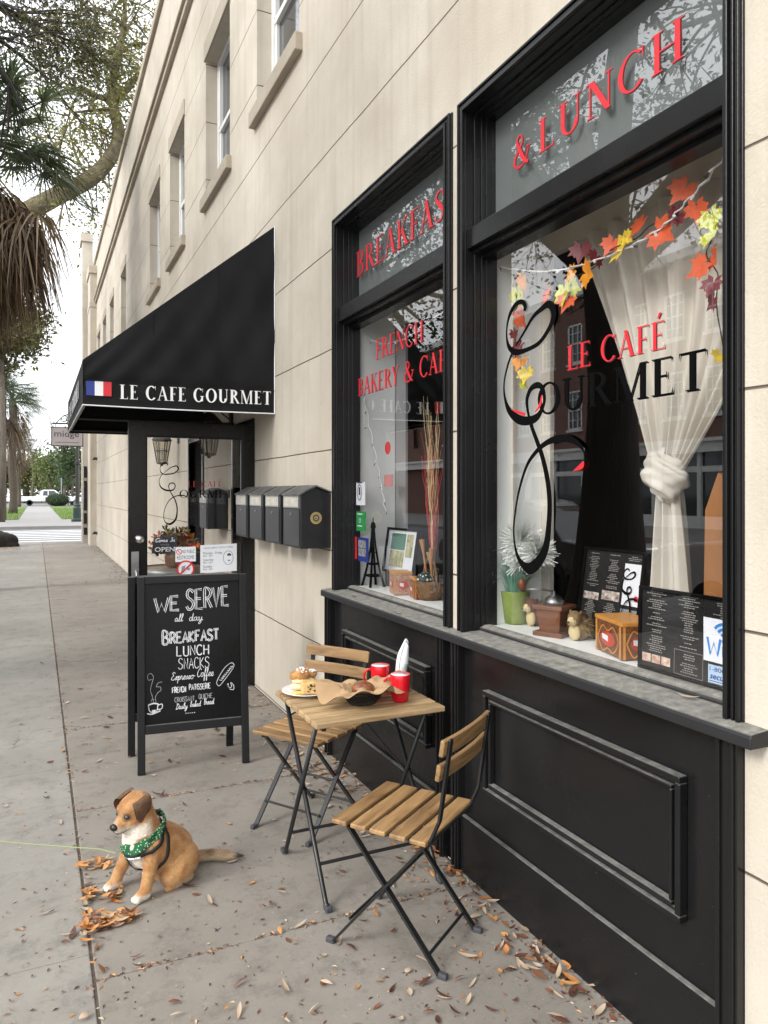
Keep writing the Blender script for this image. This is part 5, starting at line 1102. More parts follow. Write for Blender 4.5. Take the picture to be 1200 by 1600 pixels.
# ------------------------------------------------------------------ hanging shop sign, street lamp and posts down the street
YS = 22.4
xa, za = onY(81,668,YS); xb, zb_ = onY(129,697,YS)
hgs = thing('hanging_sign', 'pink shop sign hanging from a scrolled iron bracket far along the wall', 'sign', (1.44, YS, za+.15))
m = MB(); m.box(xa,xb,YS-.025,YS+.025,zb_,za); m.build('sign_board', pm('pink_board', (.50,.45,.455), .6, var=.05), hgs, bevel=.01)
m = MB(); m.box(xa-.02,xa,YS-.03,YS+.03,zb_-.02,za+.02); m.box(xb,xb+.02,YS-.03,YS+.03,zb_-.02,za+.02); m.box(xa,xb,YS-.03,YS+.03,za,za+.02); m.box(xa,xb,YS-.03,YS+.03,zb_-.02,zb_); m.build('sign_edge', M['ink'], hgs)
F = Fr((xa,YS-.026,zb_), (1,0,0), (0,0,1)); Wd, Ht = xb-xa, za-zb_
m = MB(); sans_text(m, 'midge', F, Wd*.8, Ht*.36, h=.004); m.v = [tuple(V(p)+F.ux*Wd*.08+F.uy*Ht*.5) for p in m.v]; ribbon(m, [(Wd*.1,Ht*.18),(Wd*.9,Ht*.18)], .012, F, n=1); m.build('sign_lettering', M['ink'], hgs)
m = MB(); zz = za+.12; m.tube([(xa,YS,zz),(1.47,YS,zz)], .022, 8); m.tube([(xa+.1,YS,zz),(xa+.1,YS,za)], .01, 6); m.tube([(xb-.1,YS,zz),(xb-.1,YS,za)], .01, 6)
def scroll(cx, cz, r, t0, t1): return [(cx+(r*(1-.65*k/20))*math.cos(t0+(t1-t0)*k/20), YS, cz+(r*(1-.65*k/20))*math.sin(t0+(t1-t0)*k/20)) for k in range(21)]
m.tube(scroll(xa+.62,zz+.16,.16,-PI/2,3.2*PI/1.2), .013, 6); m.tube(scroll(xa+.32,zz+.12,.12,-PI/2,2.4*PI), .012, 6); m.tube([(xa+.1,YS,zz),(xa+.3,YS,zz+.22),(1.1,YS,zz+.36),(1.45,YS,zz+.5)], .014, 6); m.build('bracket', M['iron'], hgs)
lx, ly = onZ(120.5,815,0.0)
lp = thing('street_lamp', 'dark green cast-iron street lamp across the side street', 'street lamp', (lx, ly, 0))
m = MB(); m.lathe([(.30,0),(.30,.12),(.22,.2),(.2,.75),(.16,.85),(.20,.9),(.14,1.0)], (lx,ly,0), 12); m.build('lamp_base', pm('lamp_green', (.012,.03,.025), .45), lp)
m = MB(); m.tube([(lx,ly,.95),(lx,ly,2.6),(lx,ly,4.6)], [.10,.085,.07], 10); m.lathe([(.09,3.1),(.13,3.15),(.13,3.3),(.09,3.35)], (lx,ly,0), 10); m.build('pole', M['iron'], lp)
m = MB(); m.lathe([(.1,4.6),(.2,4.75),(.24,5.2),(.12,5.4),(0,5.5)], (lx,ly,0), 12); m.build('lamp_globe', M['white_paint'], lp, smooth=True)
for (px, py, h_, lab) in ((96,790,3.3,'thin grey post by the hedge across the side street'),(106.5,789,3.0,'dark post right of the hedge, beside the parked white cars')):
    X, Y = onZ(px, py, 0); m = MB(); m.tube([(X,Y,-.05),(X,Y,h_)], .07, 8); m.lathe([(.09,h_),(.05,h_+.08),(0,h_+.1)], (X,Y,0), 8); o = m.build('post', M['ink_grey'] if px < 100 else M['iron'], base=(X,Y,0)); tag(o, lab, 'post')
# ------------------------------------------------------------------ bistro set
def wood(name, c1, c2, dirx):
    m, t, b, o = nodes(name); L = t.links.new
    tc = N(t, 'ShaderNodeTexCoord'); oi = N(t, 'ShaderNodeNewGeometry'); mp = N(t, 'ShaderNodeMapping'); mp.inputs['Scale'].default_value = (3,26,26) if dirx else (26,3,26)
    ad = N(t, 'ShaderNodeVectorMath', operation='ADD'); L(tc.outputs['Object'], ad.inputs[0])
    rnd = N(t, 'ShaderNodeMath', operation='MULTIPLY'); rnd.inputs[1].default_value = 40; L(oi.outputs['Random Per Island'], rnd.inputs[0]); L(rnd.outputs[0], ad.inputs[1])
    L(ad.outputs[0], mp.inputs[0]); n = N(t, 'ShaderNodeTexNoise', Scale=1.6, Detail=9, Roughness=.65, Distortion=.6); L(mp.outputs[0], n.inputs['Vector'])
    r = N(t, 'ShaderNodeValToRGB'); e = r.color_ramp.elements; e[0].position = .3; e[1].position = .72; e[0].color = col4(c1); e[1].color = col4(c2); L(n.outputs['Fac'], r.inputs[0])
    hv = N(t, 'ShaderNodeHueSaturation'); mr = N(t, 'ShaderNodeMapRange'); mr.inputs[3].default_value = .72; mr.inputs[4].default_value = 1.2; L(oi.outputs['Random Per Island'], mr.inputs[0]); L(mr.outputs[0], hv.inputs['Value']); L(r.outputs[0], hv.inputs['Color'])
    L(hv.outputs[0], b.inputs['Base Color']); b.inputs['Roughness'].default_value = .5
    bp = N(t, 'ShaderNodeBump', Strength=.25, Distance=.002); L(n.outputs['Fac'], bp.inputs['Height']); L(bp.outputs[0], b.inputs['Normal'])
    return m
woodx = wood('acacia_slats', (.15,.08,.032), (.42,.255,.11), True)
woodt = wood('table_slats', (.27,.17,.082), (.55,.39,.215), True)
blksteel = pm('black_steel', (.013,.013,.014), .36, var=.15, scale=30, bump=.05, bscale=200)
def chair(label):
    r = thing('bistro_chair', label, 'chair', (0,0,0), local=True, group='folding bistro chairs')
    m = MB()
    for k in range(5):
        y = .185-k*.076; m.box(-.195, .195, y-.060, y, .436, .452)
    m.build('seat', woodx, r, bevel=.004)
    for s in (-1, 1):
        x = s*.163; z = lambda t: t
        m = MB(); P = [(x,.195,.012),(x,-.185,.452),(x,-.215,.52),(x,-.255,.79)]
        for p, q in zip(P, P[1:]): m.beam(p, q, .009, .024, (1,0,0))
        lg = m.build('back_leg', blksteel, r, bevel=.002)
        m = MB(); m.beam((x,.19,.010),(x,.225,.010),.022,.020,(0,0,1)); m.build('foot', M['ink'], lg, bevel=.005)
        x = s*.147
        m = MB(); P = [(x,-.205,.012),(x,.150,.425)]; m.beam(P[0], P[1], .009, .024, (1,0,0)); m.beam((x,.17,.428),(x,-.17,.428),.009,.014,(0,0,1))
        lg = m.build('front_leg', blksteel, r, bevel=.002)
        m = MB(); m.beam((x,-.198,.010),(x,-.235,.010),.022,.020,(0,0,1)); m.build('foot', M['ink'], lg, bevel=.005)
    for y, zz, w_ in ((-.165,.06,.147),(.13,.105,.163),(-.18,.44,.163),(.01,.226,.17)): m = MB(); m.tube([(-w_,y,zz),(w_,y,zz)], .0055, 8); m.build('stretcher', blksteel, r)
    for zz, yy in ((.655,-.226),(.735,-.240)):
        m = MB()
        def f(u, v, sgn=1): return None
        n_ = 10
        for k in range(n_):
            x0, x1 = -.195+.39*k/n_, -.195+.39*(k+1)/n_; b0, b1 = -.012*(1-(x0/.195)**2), -.012*(1-(x1/.195)**2); y0, y1 = yy+b0, yy+b1; up = V((0,-.15,1)).normalized(); dn = V((0,.016,.0024))
            A = [V((x0,y0,zz)), V((x1,y1,zz)), V((x1,y1,zz))+up*.055, V((x0,y0,zz))+up*.055]; B = [p+dn for p in A]
            fs = [[3,2,1,0],[4,5,6,7],[0,1,5,4],[2,3,7,6]]
            if k == 0: fs.append([3,0,4,7])
            if k == n_-1: fs.append([1,2,6,5])
            m.add(A+B, fs)
        bm_ = m.build('back_slat', woodx, r, fix=True)
        wv = bm_.modifiers.new('weld', 'WELD'); wv.merge_threshold = .0005; bv = bm_.modifiers.new('bevel', 'BEVEL'); bv.width = .004; bv.segments = 2; bv.limit_method = 'ANGLE'; bv.angle_limit = rad(50)
    return r
c1 = place(chair('folding bistro chair in front, its slatted seat seen from behind the backrest'), (1.19,2.355,0), rad(35))
c2 = dup(c1); place(c2, (1.190,3.385,0), rad(122.7), 'folding bistro chair on the far side of the little table, by the chalkboard')

TX0, TX1, TY0, TY1 = .962, 1.526, 2.645, 3.192
tb = thing('bistro_table', 'small folding bistro table with a slatted wooden top and crossed black legs', 'table', ((TX0+TX1)/2, (TY0+TY1)/2, 0))
m = MB(); ns = 7; pw = (TY1-TY0)/ns
for k in range(ns): m.box(TX0, TX1, TY0+k*pw+.0065, TY0+(k+1)*pw-.0065, .678, .70)
m.build('tabletop', woodt, tb, bevel=.004)
for x in (TX0+.028, TX1-.05):
    for (ya, yb) in ((TY0-.012, TY1-.06), (TY1-.085, TY0+.07)):
        m = MB(); xo = .006 if ya < yb else -.006; d_ = 1 if yb > ya else -1
        m.tube([(x+xo,ya-.02*d_,.012),(x+xo,ya+.005*d_,.018),(x+xo,ya+.02*d_,.04),(x+xo,yb,.672)], .0095, 10); lg = m.build('leg', blksteel, tb, smooth=True)
        m = MB(); m.beam((x+xo,ya-.035*d_,.011),(x+xo,ya+.005*d_,.011),.026,.020,(0,0,1)); m.build('foot', M['ink'], lg, bevel=.005)
xa, xb = TX0+.028, TX1-.05
for y_ in (TY0+.075, TY1-.17): m = MB(); m.tube([(xa,y_,.13),(xb,y_,.13)], .007, 8); m.build('stretcher', blksteel, tb)
m = MB()
for x in (xa+.01, xb-.01): m.box(x-.008,x+.008,TY0+.02,TY1-.02,.664,.678)
m.tube([(xa,TY0+.07,.672),(xb,TY0+.07,.672)], .007, 8); m.tube([(xa,TY1-.06,.672),(xb,TY1-.06,.672)], .007, 8)
m.tube([(xa+.01,TY1-.08,.60),(xa+.20,TY1-.06,.672)], .004, 6); m.tube([(xb-.01,TY1-.3,.36),(xb-.22,TY1-.06,.672)], .004, 6); m.build('rail', blksteel, tb)

# ------------------------------------------------------------------ what stands on the table
TT = .7005
china = pm('white_china', (.78,.78,.77), .15, var=.03, spec=.6)
red = pm('red_glaze', (.60,.008,.018), .12, var=.05, spec=.6, rv=.02)
def mug(x, y, rot, label):
    r = thing('mug', label, 'mug', (0,0,0), local=True, group='red mugs on the little table')
    prof = [(0,.002),(.030,.0),(.034,.004),(.040,.05),(.0425,.112),(.0415,.1145),(.0395,.112)]
    m = MB(); m.lathe(prof, (0,0,0), 32); m.build('body', red, r, smooth=True)
    m = MB(); m.lathe([(.0397,.1125),(.0375,.07),(.034,.02),(0,.012)], (0,0,0), 32); m.build('white_inside', china, r, smooth=True)
    m = MB(); m.lathe([(0,.098),(.0385,.098)], (0,0,0), 28); m.build('drink', pm('milky_coffee', (.50,.36,.25), .4, var=.15, scale=30), r)
    m = MB(); m.tube([(-.038,0,.092),(-.055,0,.094),(-.069,0,.080),(-.073,0,.058),(-.066,0,.036),(-.052,0,.026),(-.036,0,.030)], [.006,.0055,.005,.005,.005,.0055,.006], 10); m.build('handle', red, r, smooth=True)
    return place(r, (x, y, TT), rot)
mug(1.385, 2.985, rad(-28), 'red mug farther back on the table, beside the glass jar')
mug(1.392, 2.80, rad(-38), 'red mug nearest the front edge of the table')
jx, jy = 1.475, 2.935
jr = thing('glass_jar', 'clear glass jar holding a rolled white napkin', 'jar', (jx, jy, TT))
m = MB(); m.lathe([(0,.0),(.036,0),(.041,.006),(.041,.085),(.034,.098),(.033,.104),(.036,.107),(.033,.111),(.036,.114),(.033,.118),(.035,.124),(.031,.124),(.030,.10),(.037,.084),(.037,.008),(0,.006)], (jx,jy,TT), 28); m.build('jar', M['glass_jar'], jr, smooth=True)
nk = thing('napkin', 'rolled white paper napkin standing in the glass jar', 'napkin', (jx, jy, TT+.01))
m = MB()
def nap(u, v):
    a = u*2*PI*1.6; R_ = (.016+.006*u)*(1+.25*math.sin(v*3.2))*(1-.55*max(0, v-.72)/.28); w_ = v*.205
    lean = v*v
    return (jx-.012+.030*lean+R_*math.cos(a)-.01*v, jy-.0-.02*lean+R_*math.sin(a), TT+.012+w_+.018*math.sin(a*.8)*v)
m.grid(nap, 30, 16); m.build('napkin_roll', pm('napkin_paper', (.78,.79,.80), .9, var=.04, scale=30, bump=.2, bscale=60), nk, smooth=True)

px_, py_ = 1.075, 3.075
pl = tag((lambda mm: mm.build('plate', china, smooth=True, base=(px_,py_,TT)))((lambda mm: (mm.lathe([(0,.003),(.06,.0),(.064,.004),(.10,.014),(.112,.018),(.112,.0205),(.098,.017),(.062,.0075),(0,.0075)], (px_,py_,TT), 40)))(MB())), 'round white plate under two pastries on the little table', 'plate')
crust = pm('pastry_crust', (.30,.12,.035), .5, var=.6, scale=40, col2=(.56,.30,.10), bump=.6, bscale=90)
gold = pm('pale_pastry', (.60,.38,.14), .6, var=.3, scale=30, bump=.5, bscale=110)
sponge = pm('pastry_cream', (.72,.56,.33), .6, var=.15, scale=30)
def blob(m, c, r, seed, n=20, k=14, amp=.12, R=None):
    rnd = random.Random(seed); ph = [rnd.uniform(0,6) for _ in range(6)]; c = V(c); vs = []; 
    o = len(m.v)
    def f(u, v):
        a = 2*PI*u; b = PI*(v-.5); q = 1+amp*(math.sin(3*a+ph[0])*math.cos(b)*.5+.5*math.sin(4*b+ph[1]+2*math.sin(a+ph[2]))+.35*math.sin(7*a+ph[3])*math.cos(b)*math.sin(3*b+ph[4]))
        p = V((r[0]*q*math.cos(b)*math.cos(a), r[1]*q*math.cos(b)*math.sin(a), r[2]*q*math.sin(b))); return c+(R @ p if R else p)
    m.grid(f, n, k); return m
p1 = thing('berry_pastry', 'round cream pastry with glazed buns and powdered sugar on the plate', 'pastry', (1.075,3.115,TT+.008))
m = MB(); blob(m, (1.07,3.115,TT+.028), (.058,.04,.022), 3, amp=.05); blob(m, (1.07,3.115,TT+.050), (.055,.038,.014), 4, amp=.05); m.build('cream_layer', sponge, p1, smooth=True)
m = MB(); blob(m, (1.062,3.11,TT+.078), (.034,.03,.028), 5); blob(m, (1.03,3.118,TT+.073), (.022,.02,.019), 6); blob(m, (1.112,3.12,TT+.072), (.022,.02,.018), 7); m.build('glazed_bun', crust, p1, smooth=True)
m = MB()
for k in range(60):
    a = random.uniform(0,2*PI); e = random.uniform(.5,1.5); c_, r_ = random.choice((((1.062,3.11,TT+.078),.033),((1.112,3.12,TT+.072),.022)))
    p = V(c_)+V((r_*math.cos(a)*math.cos(e), r_*.9*math.sin(a)*math.cos(e), r_*.9*math.sin(e)))*1.0; m.ell(p, (.0045,.0045,.003), 6, 4)
m.build('powdered_sugar', china, p1, smooth=True)
p2 = thing('slice_pastry', 'oblong golden pastry with a dark swirled side on the plate', 'pastry', (1.095,3.03,TT+.008))
R = Matrix.Rotation(rad(-12), 3, 'Z'); m = MB(); m.obox((1.095,3.035,TT+.036), R @ V((.060,0,0)), R @ V((0,.026,0)), (0,0,.027)); o = m.build('slice', gold, p2, bevel=.008, seg=3)
m = MB()
for k in range(26):
    u, v = random.uniform(-.04,.05), random.uniform(-.015,.016); c_ = V((1.095,3.035,TT+.036))+R @ V((u,-.0265,v)); m.ell(c_, (random.uniform(.003,.007),.0014,random.uniform(.002,.005)), 7, 4, R)
m.build('dark_swirl', pm('dark_choc', (.035,.015,.01), .5, var=.3), p2, smooth=True)
m = MB(); blob(m, (1.015,3.045,TT+.014), (.026,.022,.010), 12); m.build('custard', pm('custard', (.72,.48,.14), .5, var=.2, scale=40), p2, smooth=True)

bx_, by_ = 1.232, 2.83
bs = thing('bread_basket', 'small black woven basket lined with brown paper', 'basket', (bx_, by_, TT))
def bask(u, v):
    a = 2*PI*u; r_ = .048+.034*v**.8; w_ = 1+.035*math.sin(u*2*PI*26)*(1 if int(v*9) % 2 else -1); return (bx_+r_*w_*1.12*math.cos(a), by_+r_*w_*.92*math.sin(a), TT+.003+.052*v)
m = MB(); m.grid(bask, 156, 18); m.lathe([(0,.004),(.05,.003)], (bx_,by_,TT), 24, 1.1, .95)
m.tube([(bx_+.083*1.12*math.cos(k*PI/16), by_+.083*.92*math.sin(k*PI/16), TT+.055+.002*(-1)**k) for k in range(33)], .005, 6); m.build('woven_bowl', pm('black_cane', (.010,.010,.010), .3, var=.2), bs)
kraft = pm('kraft_paper', (.40,.26,.14), .8, var=.10, scale=14, bump=.25, bscale=30, bdist=.01)
def sheet_f(u, v):
    x, y = (u-.5)*2, (v-.5)*2; a = math.atan2(y, x); rr = max(abs(x), abs(y)); rad_ = math.hypot(x, y)
    R_ = .150*rr*(1+.28*abs(math.sin(2*a))); lift = .016+.055*min(1, R_/.085)**2
    over = max(0, R_-.088); z = lift+.30*over*math.cos(3*a+.6)+.012*math.sin(5*a+rr*4)*rr
    ca = a+rad(40); return (bx_+R_*math.cos(ca)*1.06, by_+R_*math.sin(ca)*.86, TT+z+.012*(1 if over else 0)*math.sin(9*a))
m = MB(); m.grid(sheet_f, 40, 40); m.build('paper_liner', kraft, bs, smooth=True)
bn = MB(); blob(bn, (bx_+.0,by_-.005,TT+.062), (.050,.043,.030), 21, 30, 20, .05); bo = bn.build('bun', pm('bun_crust', (.12,.035,.015), .35, var=.5, scale=20, col2=(.34,.13,.05), bump=.5, bscale=60), smooth=True, base=(bx_,by_,TT+.03)); tag(bo, 'shiny dark brown bun sitting in the paper-lined basket', 'bun')
# ------------------------------------------------------------------ the dog: one continuous body grown from overlapping volumes
DC = V((.44,3.085,0)); DF = V((-.90,-.44,0)).normalized(); DL = V((-DF.y, DF.x, 0))     # forward; DL = the dog's left, which lies nearer the camera
if DL.y > 0: DL = -DL
def D(f, l, z): return DC+DF*f+DL*l+V((0,0,z))
dg = thing('dog', 'small tan dog with white chest and paws sitting on the pavement in a harness', 'dog', DC)
HD = V((-.76,-.45,-.26)).normalized(); HL = V((-HD.y, HD.x, 0)).normalized(); HL = -HL if HL.y > 0 else HL; HU = HD.cross(HL); HU = -HU if HU.z < 0 else HU
HC = D(.098, -.010, .338)
def H(f, l, u): return HC+HD*f+HL*l+HU*u
RH = Matrix((HD, HL, HU)).transposed(); RB = Matrix((DF, DL, V((0,0,1)))).transposed()
body = MB()
def capsule(m, pts, rs, sub=3, n=14):
    P = crom([tuple(p) for p in pts], sub); Rr = crom([(r,) for r in rs], sub)
    for p, r in zip(P, Rr): m.ell(p, (r[0],)*3, n, 9)
# trunk: rump, belly, ribs, chest
body.ell(D(-.055,0,.103), (.092,.098,.103), 22, 16, RB)
capsule(body, [D(-.06,0,.118), D(-.02,0,.150), D(.03,0,.185), D(.058,0,.222)], [.096,.095,.087,.076], 4)
capsule(body, [D(.055,0,.165), D(.075,0,.215), D(.075,0,.265)], [.070,.072,.064], 3)
capsule(body, [D(.060,0,.235), D(.072,0,.280), HC-HD*.018-HU*.012], [.070,.060,.052], 4)          # neck
# head
body.ell(HC, (.061,.061,.056), 24, 16, RH); body.ell(HC-HD*.012+HU*.008, (.056,.055,.051), 20, 14, RH)
capsule(body, [H(.032,0,-.012), H(.062,0,-.021), H(.082,0,-.023)], [.039,.030,.025], 4)          # muzzle
capsule(body, [H(.03,.024,-.024), H(.048,.020,-.028)], [.029,.022], 2); capsule(body, [H(.03,-.024,-.024), H(.048,-.020,-.028)], [.029,.022], 2)
capsule(body, [H(.03,0,-.042), H(.07,0,-.044)], [.024,.017], 3)                                  # jaw
for s in (-1, 1): body.ell(H(.036, s*.024, .021), (.021,.018,.015), 10, 8, RH)                    # brows
# front legs
for s, f0 in ((1, .0), (-1, .0)):
    paw = V((.377,2.992,.0)) if s > 0 else V((.285,3.128,.0))
    sh = D(.055, s*.055, .20)
    e = (sh+paw)/2+V((0,0,.02))-DF*.012
    capsule(body, [sh, e+V((0,0,.02)), paw+V((0,0,.05))-DF*.012, paw+V((0,0,.026))], [.043,.031,.024,.022], 4, 10)
    capsule(body, [paw+V((0,0,.021))-DF*.008, paw+V((0,0,.019))+DF*.020], [.022,.020], 3, 10)
    for k in (-1.2, -.4, .4, 1.2): body.ell(paw+DF*.034+DL*k*.0115+V((0,0,.013)), (.015,.0085,.012), 8, 6, RB)
# haunches and hind feet
for s in (-1, 1):
    capsule(body, [D(-.085, s*.045, .09), D(-.05, s*.062, .075), D(-.02, s*.066, .055)], [.072,.062,.046], 4)
    capsule(body, [D(-.02, s*.067, .045), D(-.06, s*.070, .030), D(-.10, s*.07, .024)], [.040,.028,.023], 3, 10)
    capsule(body, [D(-.08, s*.072, .020), D(-.03, s*.076, .018), D(.002, s*.076, .014)], [.020,.020,.015], 3, 10)
# tail
tpx = [(284,1345),(305,1338),(330,1335),(352,1336),(376,1337)]
tp = []
for i, (a, b) in enumerate(tpx):
    z = [.055,.035,.030,.027,.022][i]; x, y = onZ(a, b, z); tp.append(V((x, y, z)))
tp[0] = D(-.125, 0, .055)
capsule(body, tp, [.032,.023,.021,.019,.006], 6, 10)
raw = body.build('raw_body', M['ink'])
md = raw.modifiers.new('r', 'REMESH'); md.mode = 'VOXEL'; md.voxel_size = .0042; md.use_smooth_shade = True
sm = raw.modifiers.new('s', 'SMOOTH'); sm.factor = .5; sm.iterations = 7
dgp = bpy.context.evaluated_depsgraph_get(); dgp.update(); ev = raw.evaluated_get(dgp); bme = bpy.data.meshes.new_from_object(ev)
bpy.data.objects.remove(raw)
bme.transform(Matrix.Translation(-DC)); bo = bpy.data.objects.new('body', bme); C.objects.link(bo); bo.parent = dg; OFF['body'] = DC
# coat markings, painted by where they lie on the animal
ca = bme.color_attributes.new('coat', 'FLOAT_COLOR', 'POINT')
TAN, WHI, DRK, SAB, RST = V((.49,.265,.105)), V((.72,.66,.57)), V((.045,.032,.025)), V((.20,.12,.06)), V((.38,.17,.05))
def sst(a, b, x): t = min(1, max(0, (x-a)/(b-a))); return t*t*(3-2*t)
tip = tp[-1]; t0 = D(-.19,0,.05)
rn = random.Random(3); cols = []
from mathutils import noise as mnoise
for v in bme.vertices:
    p = v.co+DC; q = p-DC; f, l, z = q.dot(DF), q.dot(DL), p.z; h = p-HC; hf, hl, hu = h.dot(HD), h.dot(HL), h.dot(HU); nn = mnoise.noise(p*28)*.5
    c = TAN.lerp(RST, sst(-.1,.35, nn+sst(.1,.25,z)*.15))
    inhead = h.length < .115 and (h.length < .085 or hf > .03)
    if inhead:
        w = sst(.004,.03, -hu-.022+.016*nn+.30*max(0,hf-.03)); c = c.lerp(WHI, w*.92*sst(-.035,.01,hf))
        w = sst(.062,.085, hf+.006*nn)*(1-sst(.004,.018,abs(hl)))*.25; c = c.lerp(WHI, w)
        w = sst(.09,.105, hf)*sst(-.055,-.01,hu); c = c.lerp(WHI*.75, w*.6)
        for s in (-1,1): w = 1-sst(.014,.022, (h-V(HD*.053+HL*s*.0255+HU*.006)).length); c = c.lerp(SAB*.6, w*.85)
    else:
        w = sst(.045,.08, f+.02*nn)*(1-sst(.036,.058,abs(l)+.02*nn))*sst(.075,.11,z); c = c.lerp(WHI, w*.97)
        if f > .0 and z < .30 and z > .25: c = c.lerp(WHI, sst(.055,.09,f+.02*nn)*.9)
    if z < .055 and f > .02 and abs(l) < .13: c = c.lerp(WHI, 1-sst(.018,.036,z+.012*nn))
    if z < .075 and f < -.02 and abs(l) > .03: c = c.lerp(WHI, .30*(1-sst(.02,.05,z+.02*nn)))
    dt = (p-tip).length; onT = (p-DC).dot(DF) < -.150
    if onT:
        L_ = (tp[0]-tip).length; k = 1-dt/L_; c = V((.42,.27,.15)).lerp(V((.60,.47,.32)), sst(-.01,.014,tp[2].z-z+.004)); c = c.lerp(SAB*.7, sst(.0,.02, z-.036+.03*nn)*.9*sst(.2,.45,k)); c = c.lerp(DRK, sst(.80,.95,k+.05*nn))
    cols += [c.x*(1+.10*rn.uniform(-1,1)), c.y*(1+.10*rn.uniform(-1,1)), c.z*(1+.10*rn.uniform(-1,1)), 1]
ca.data.foreach_set('color', cols)
m_, t, b, o = nodes('dog_coat'); at = N(t, 'ShaderNodeAttribute', attribute_name='coat'); tc = N(t, 'ShaderNodeTexCoord')
mp = N(t, 'ShaderNodeMapping'); mp.inputs['Scale'].default_value = (60,60,190); t.links.new(tc.outputs['Object'], mp.inputs[0]); n = N(t, 'ShaderNodeTexNoise', Scale=2.2, Detail=6, Roughness=.7); t.links.new(mp.outputs[0], n.inputs['Vector'])
hv = N(t, 'ShaderNodeHueSaturation'); mr = N(t, 'ShaderNodeMapRange'); mr.inputs[1].default_value = .3; mr.inputs[2].default_value = .7; mr.inputs[3].default_value = .72; mr.inputs[4].default_value = 1.22; t.links.new(n.outputs['Fac'], mr.inputs[0]); t.links.new(mr.outputs[0], hv.inputs['Value']); t.links.new(at.outputs['Color'], hv.inputs['Color'])
t.links.new(hv.outputs[0], b.inputs['Base Color']); b.inputs['Roughness'].default_value = .8; b.inputs['Sheen Weight'].default_value = .25; b.inputs['Sheen Roughness'].default_value = .5
bp = N(t, 'ShaderNodeBump', Strength=.7, Distance=.003); t.links.new(n.outputs['Fac'], bp.inputs['Height']); t.links.new(bp.outputs[0], b.inputs['Normal'])
bme.materials.clear(); bme.materials.append(m_); bme.polygons.foreach_set('use_smooth', [True]*len(bme.polygons))
# short fur standing off the skin
fur = MB(); fcol = []; rn = random.Random(11); me = bme
for k in rn.sample(range(len(me.vertices)), min(26000, len(me.vertices))):
    v = me.vertices[k]; nrm = V(v.normal); p = v.co+DC
    onT = (p-DC).dot(DF) < -.155; inm = (p-HC).dot(HD) > .055
    flow = V((0,0,-1))*.7-DF*.6
    if onT: flow = (tip-tp[0]).normalized()
    if (p-HC).length < .1: flow = -HD*.9-HU*.2
    d = (nrm*.30+(flow-nrm*flow.dot(nrm))*1.0+V((rn.gauss(0,.15),rn.gauss(0,.15),rn.gauss(0,.15)))).normalized()
    L_ = (.022 if onT else .004 if inm else .0085)*rn.uniform(.6,1.2); w_ = d.cross(nrm).normalized()*.0009
    fur.face([p-w_, p+w_, p+d*L_]); q = cols[k*4:k*4+3]; g_ = rn.uniform(.75,1.3); fcol.append([c*g_ for c in q])
fo = fur.build('coat_hair', m_, dg); fa = fo.data.color_attributes.new('coat', 'FLOAT_COLOR', 'POINT')
fa.data.foreach_set('color', [x for c in fcol for _ in range(3) for x in (*c, 1)])
# eyes, nose, mouth, ears
wet = pm('wet_black', (.008,.007,.007), .12, var=.1, spec=.8)
for s in (-1, 1):
    m = MB(); m.ell(H(.0515, s*.0245, .006), (.0105,.0125,.0088), 14, 10, RH); m.build('eye', wet, dg, smooth=True)
m = MB(); m.ell(H(.101,0,-.013), (.0125,.0185,.0140), 14, 10, RH); m.ell(H(.099,0,-.025), (.008,.007,.010), 10, 8, RH); m.build('nose', pm('nose_leather', (.010,.009,.009), .3, var=.2, scale=40), dg, smooth=True)
m = MB(); m.tube([H(.1055,0,-.031), H(.100,.013,-.039), H(.083,.025,-.041), H(.062,.036,-.037)], [.0012,.0015,.0015,.0008], 6); m.tube([H(.1055,0,-.031), H(.100,-.013,-.039), H(.083,-.025,-.041)], [.0012,.0015,.001], 6); m.build('mouth', wet, dg)
earm = pm('ear_fur', (.13,.068,.036), .85, var=.35, scale=50, bump=.6, bscale=160)
for s in (-1, 1):
    m = MB()
    def ear(u, v, th=0):
        w_ = (.034+.010*math.sin(PI*v))*(1-.70*v**2.4); a = (u-.5)*2
        f = -.010+a*w_+.020*v; out = .043+.024*math.sin(PI*min(.85, v*1.1))+.005*(1-a*a)-th; up = .048+.012*math.sin(PI*min(1,v*1.5))-.100*max(0, v-.10)
        return H(f, s*out, up)
    m.grid(lambda u, v: ear(u, v), 10, 14); m.grid(lambda u, v: ear(1-u, v, .006), 10, 14)
    eo = m.build('ear', earm, dg, smooth=True, fix=True)
# bandana, harness, leash
def loop(c, ax, bx, n=28, fn=None): return [c+ax*math.cos(2*PI*k/n)+bx*math.sin(2*PI*k/n)+(fn(k/n) if fn else V((0,0,0))) for k in range(n+1)]
m_, t, b, o = nodes('green_bandana'); tc = N(t, 'ShaderNodeTexCoord'); vo = N(t, 'ShaderNodeTexVoronoi', Scale=120); t.links.new(tc.outputs['Object'], vo.inputs['Vector'])
rp = N(t, 'ShaderNodeValToRGB'); rp.color_ramp.elements[0].color = (.55,.62,.5,1); rp.color_ramp.elements[0].position = .20; rp.color_ramp.elements[1].position = .36; rp.color_ramp.elements[1].color = (.006,.10,.032,1); t.links.new(vo.outputs['Distance'], rp.inputs[0]); t.links.new(rp.outputs[0], b.inputs['Base Color']); b.inputs['Roughness'].default_value = .85
nc = D(.066,0,.232); nx = (DF*.92+V((0,0,-.40))).normalized(); ny = DL; nz_ = nx.cross(ny)
m = MB()
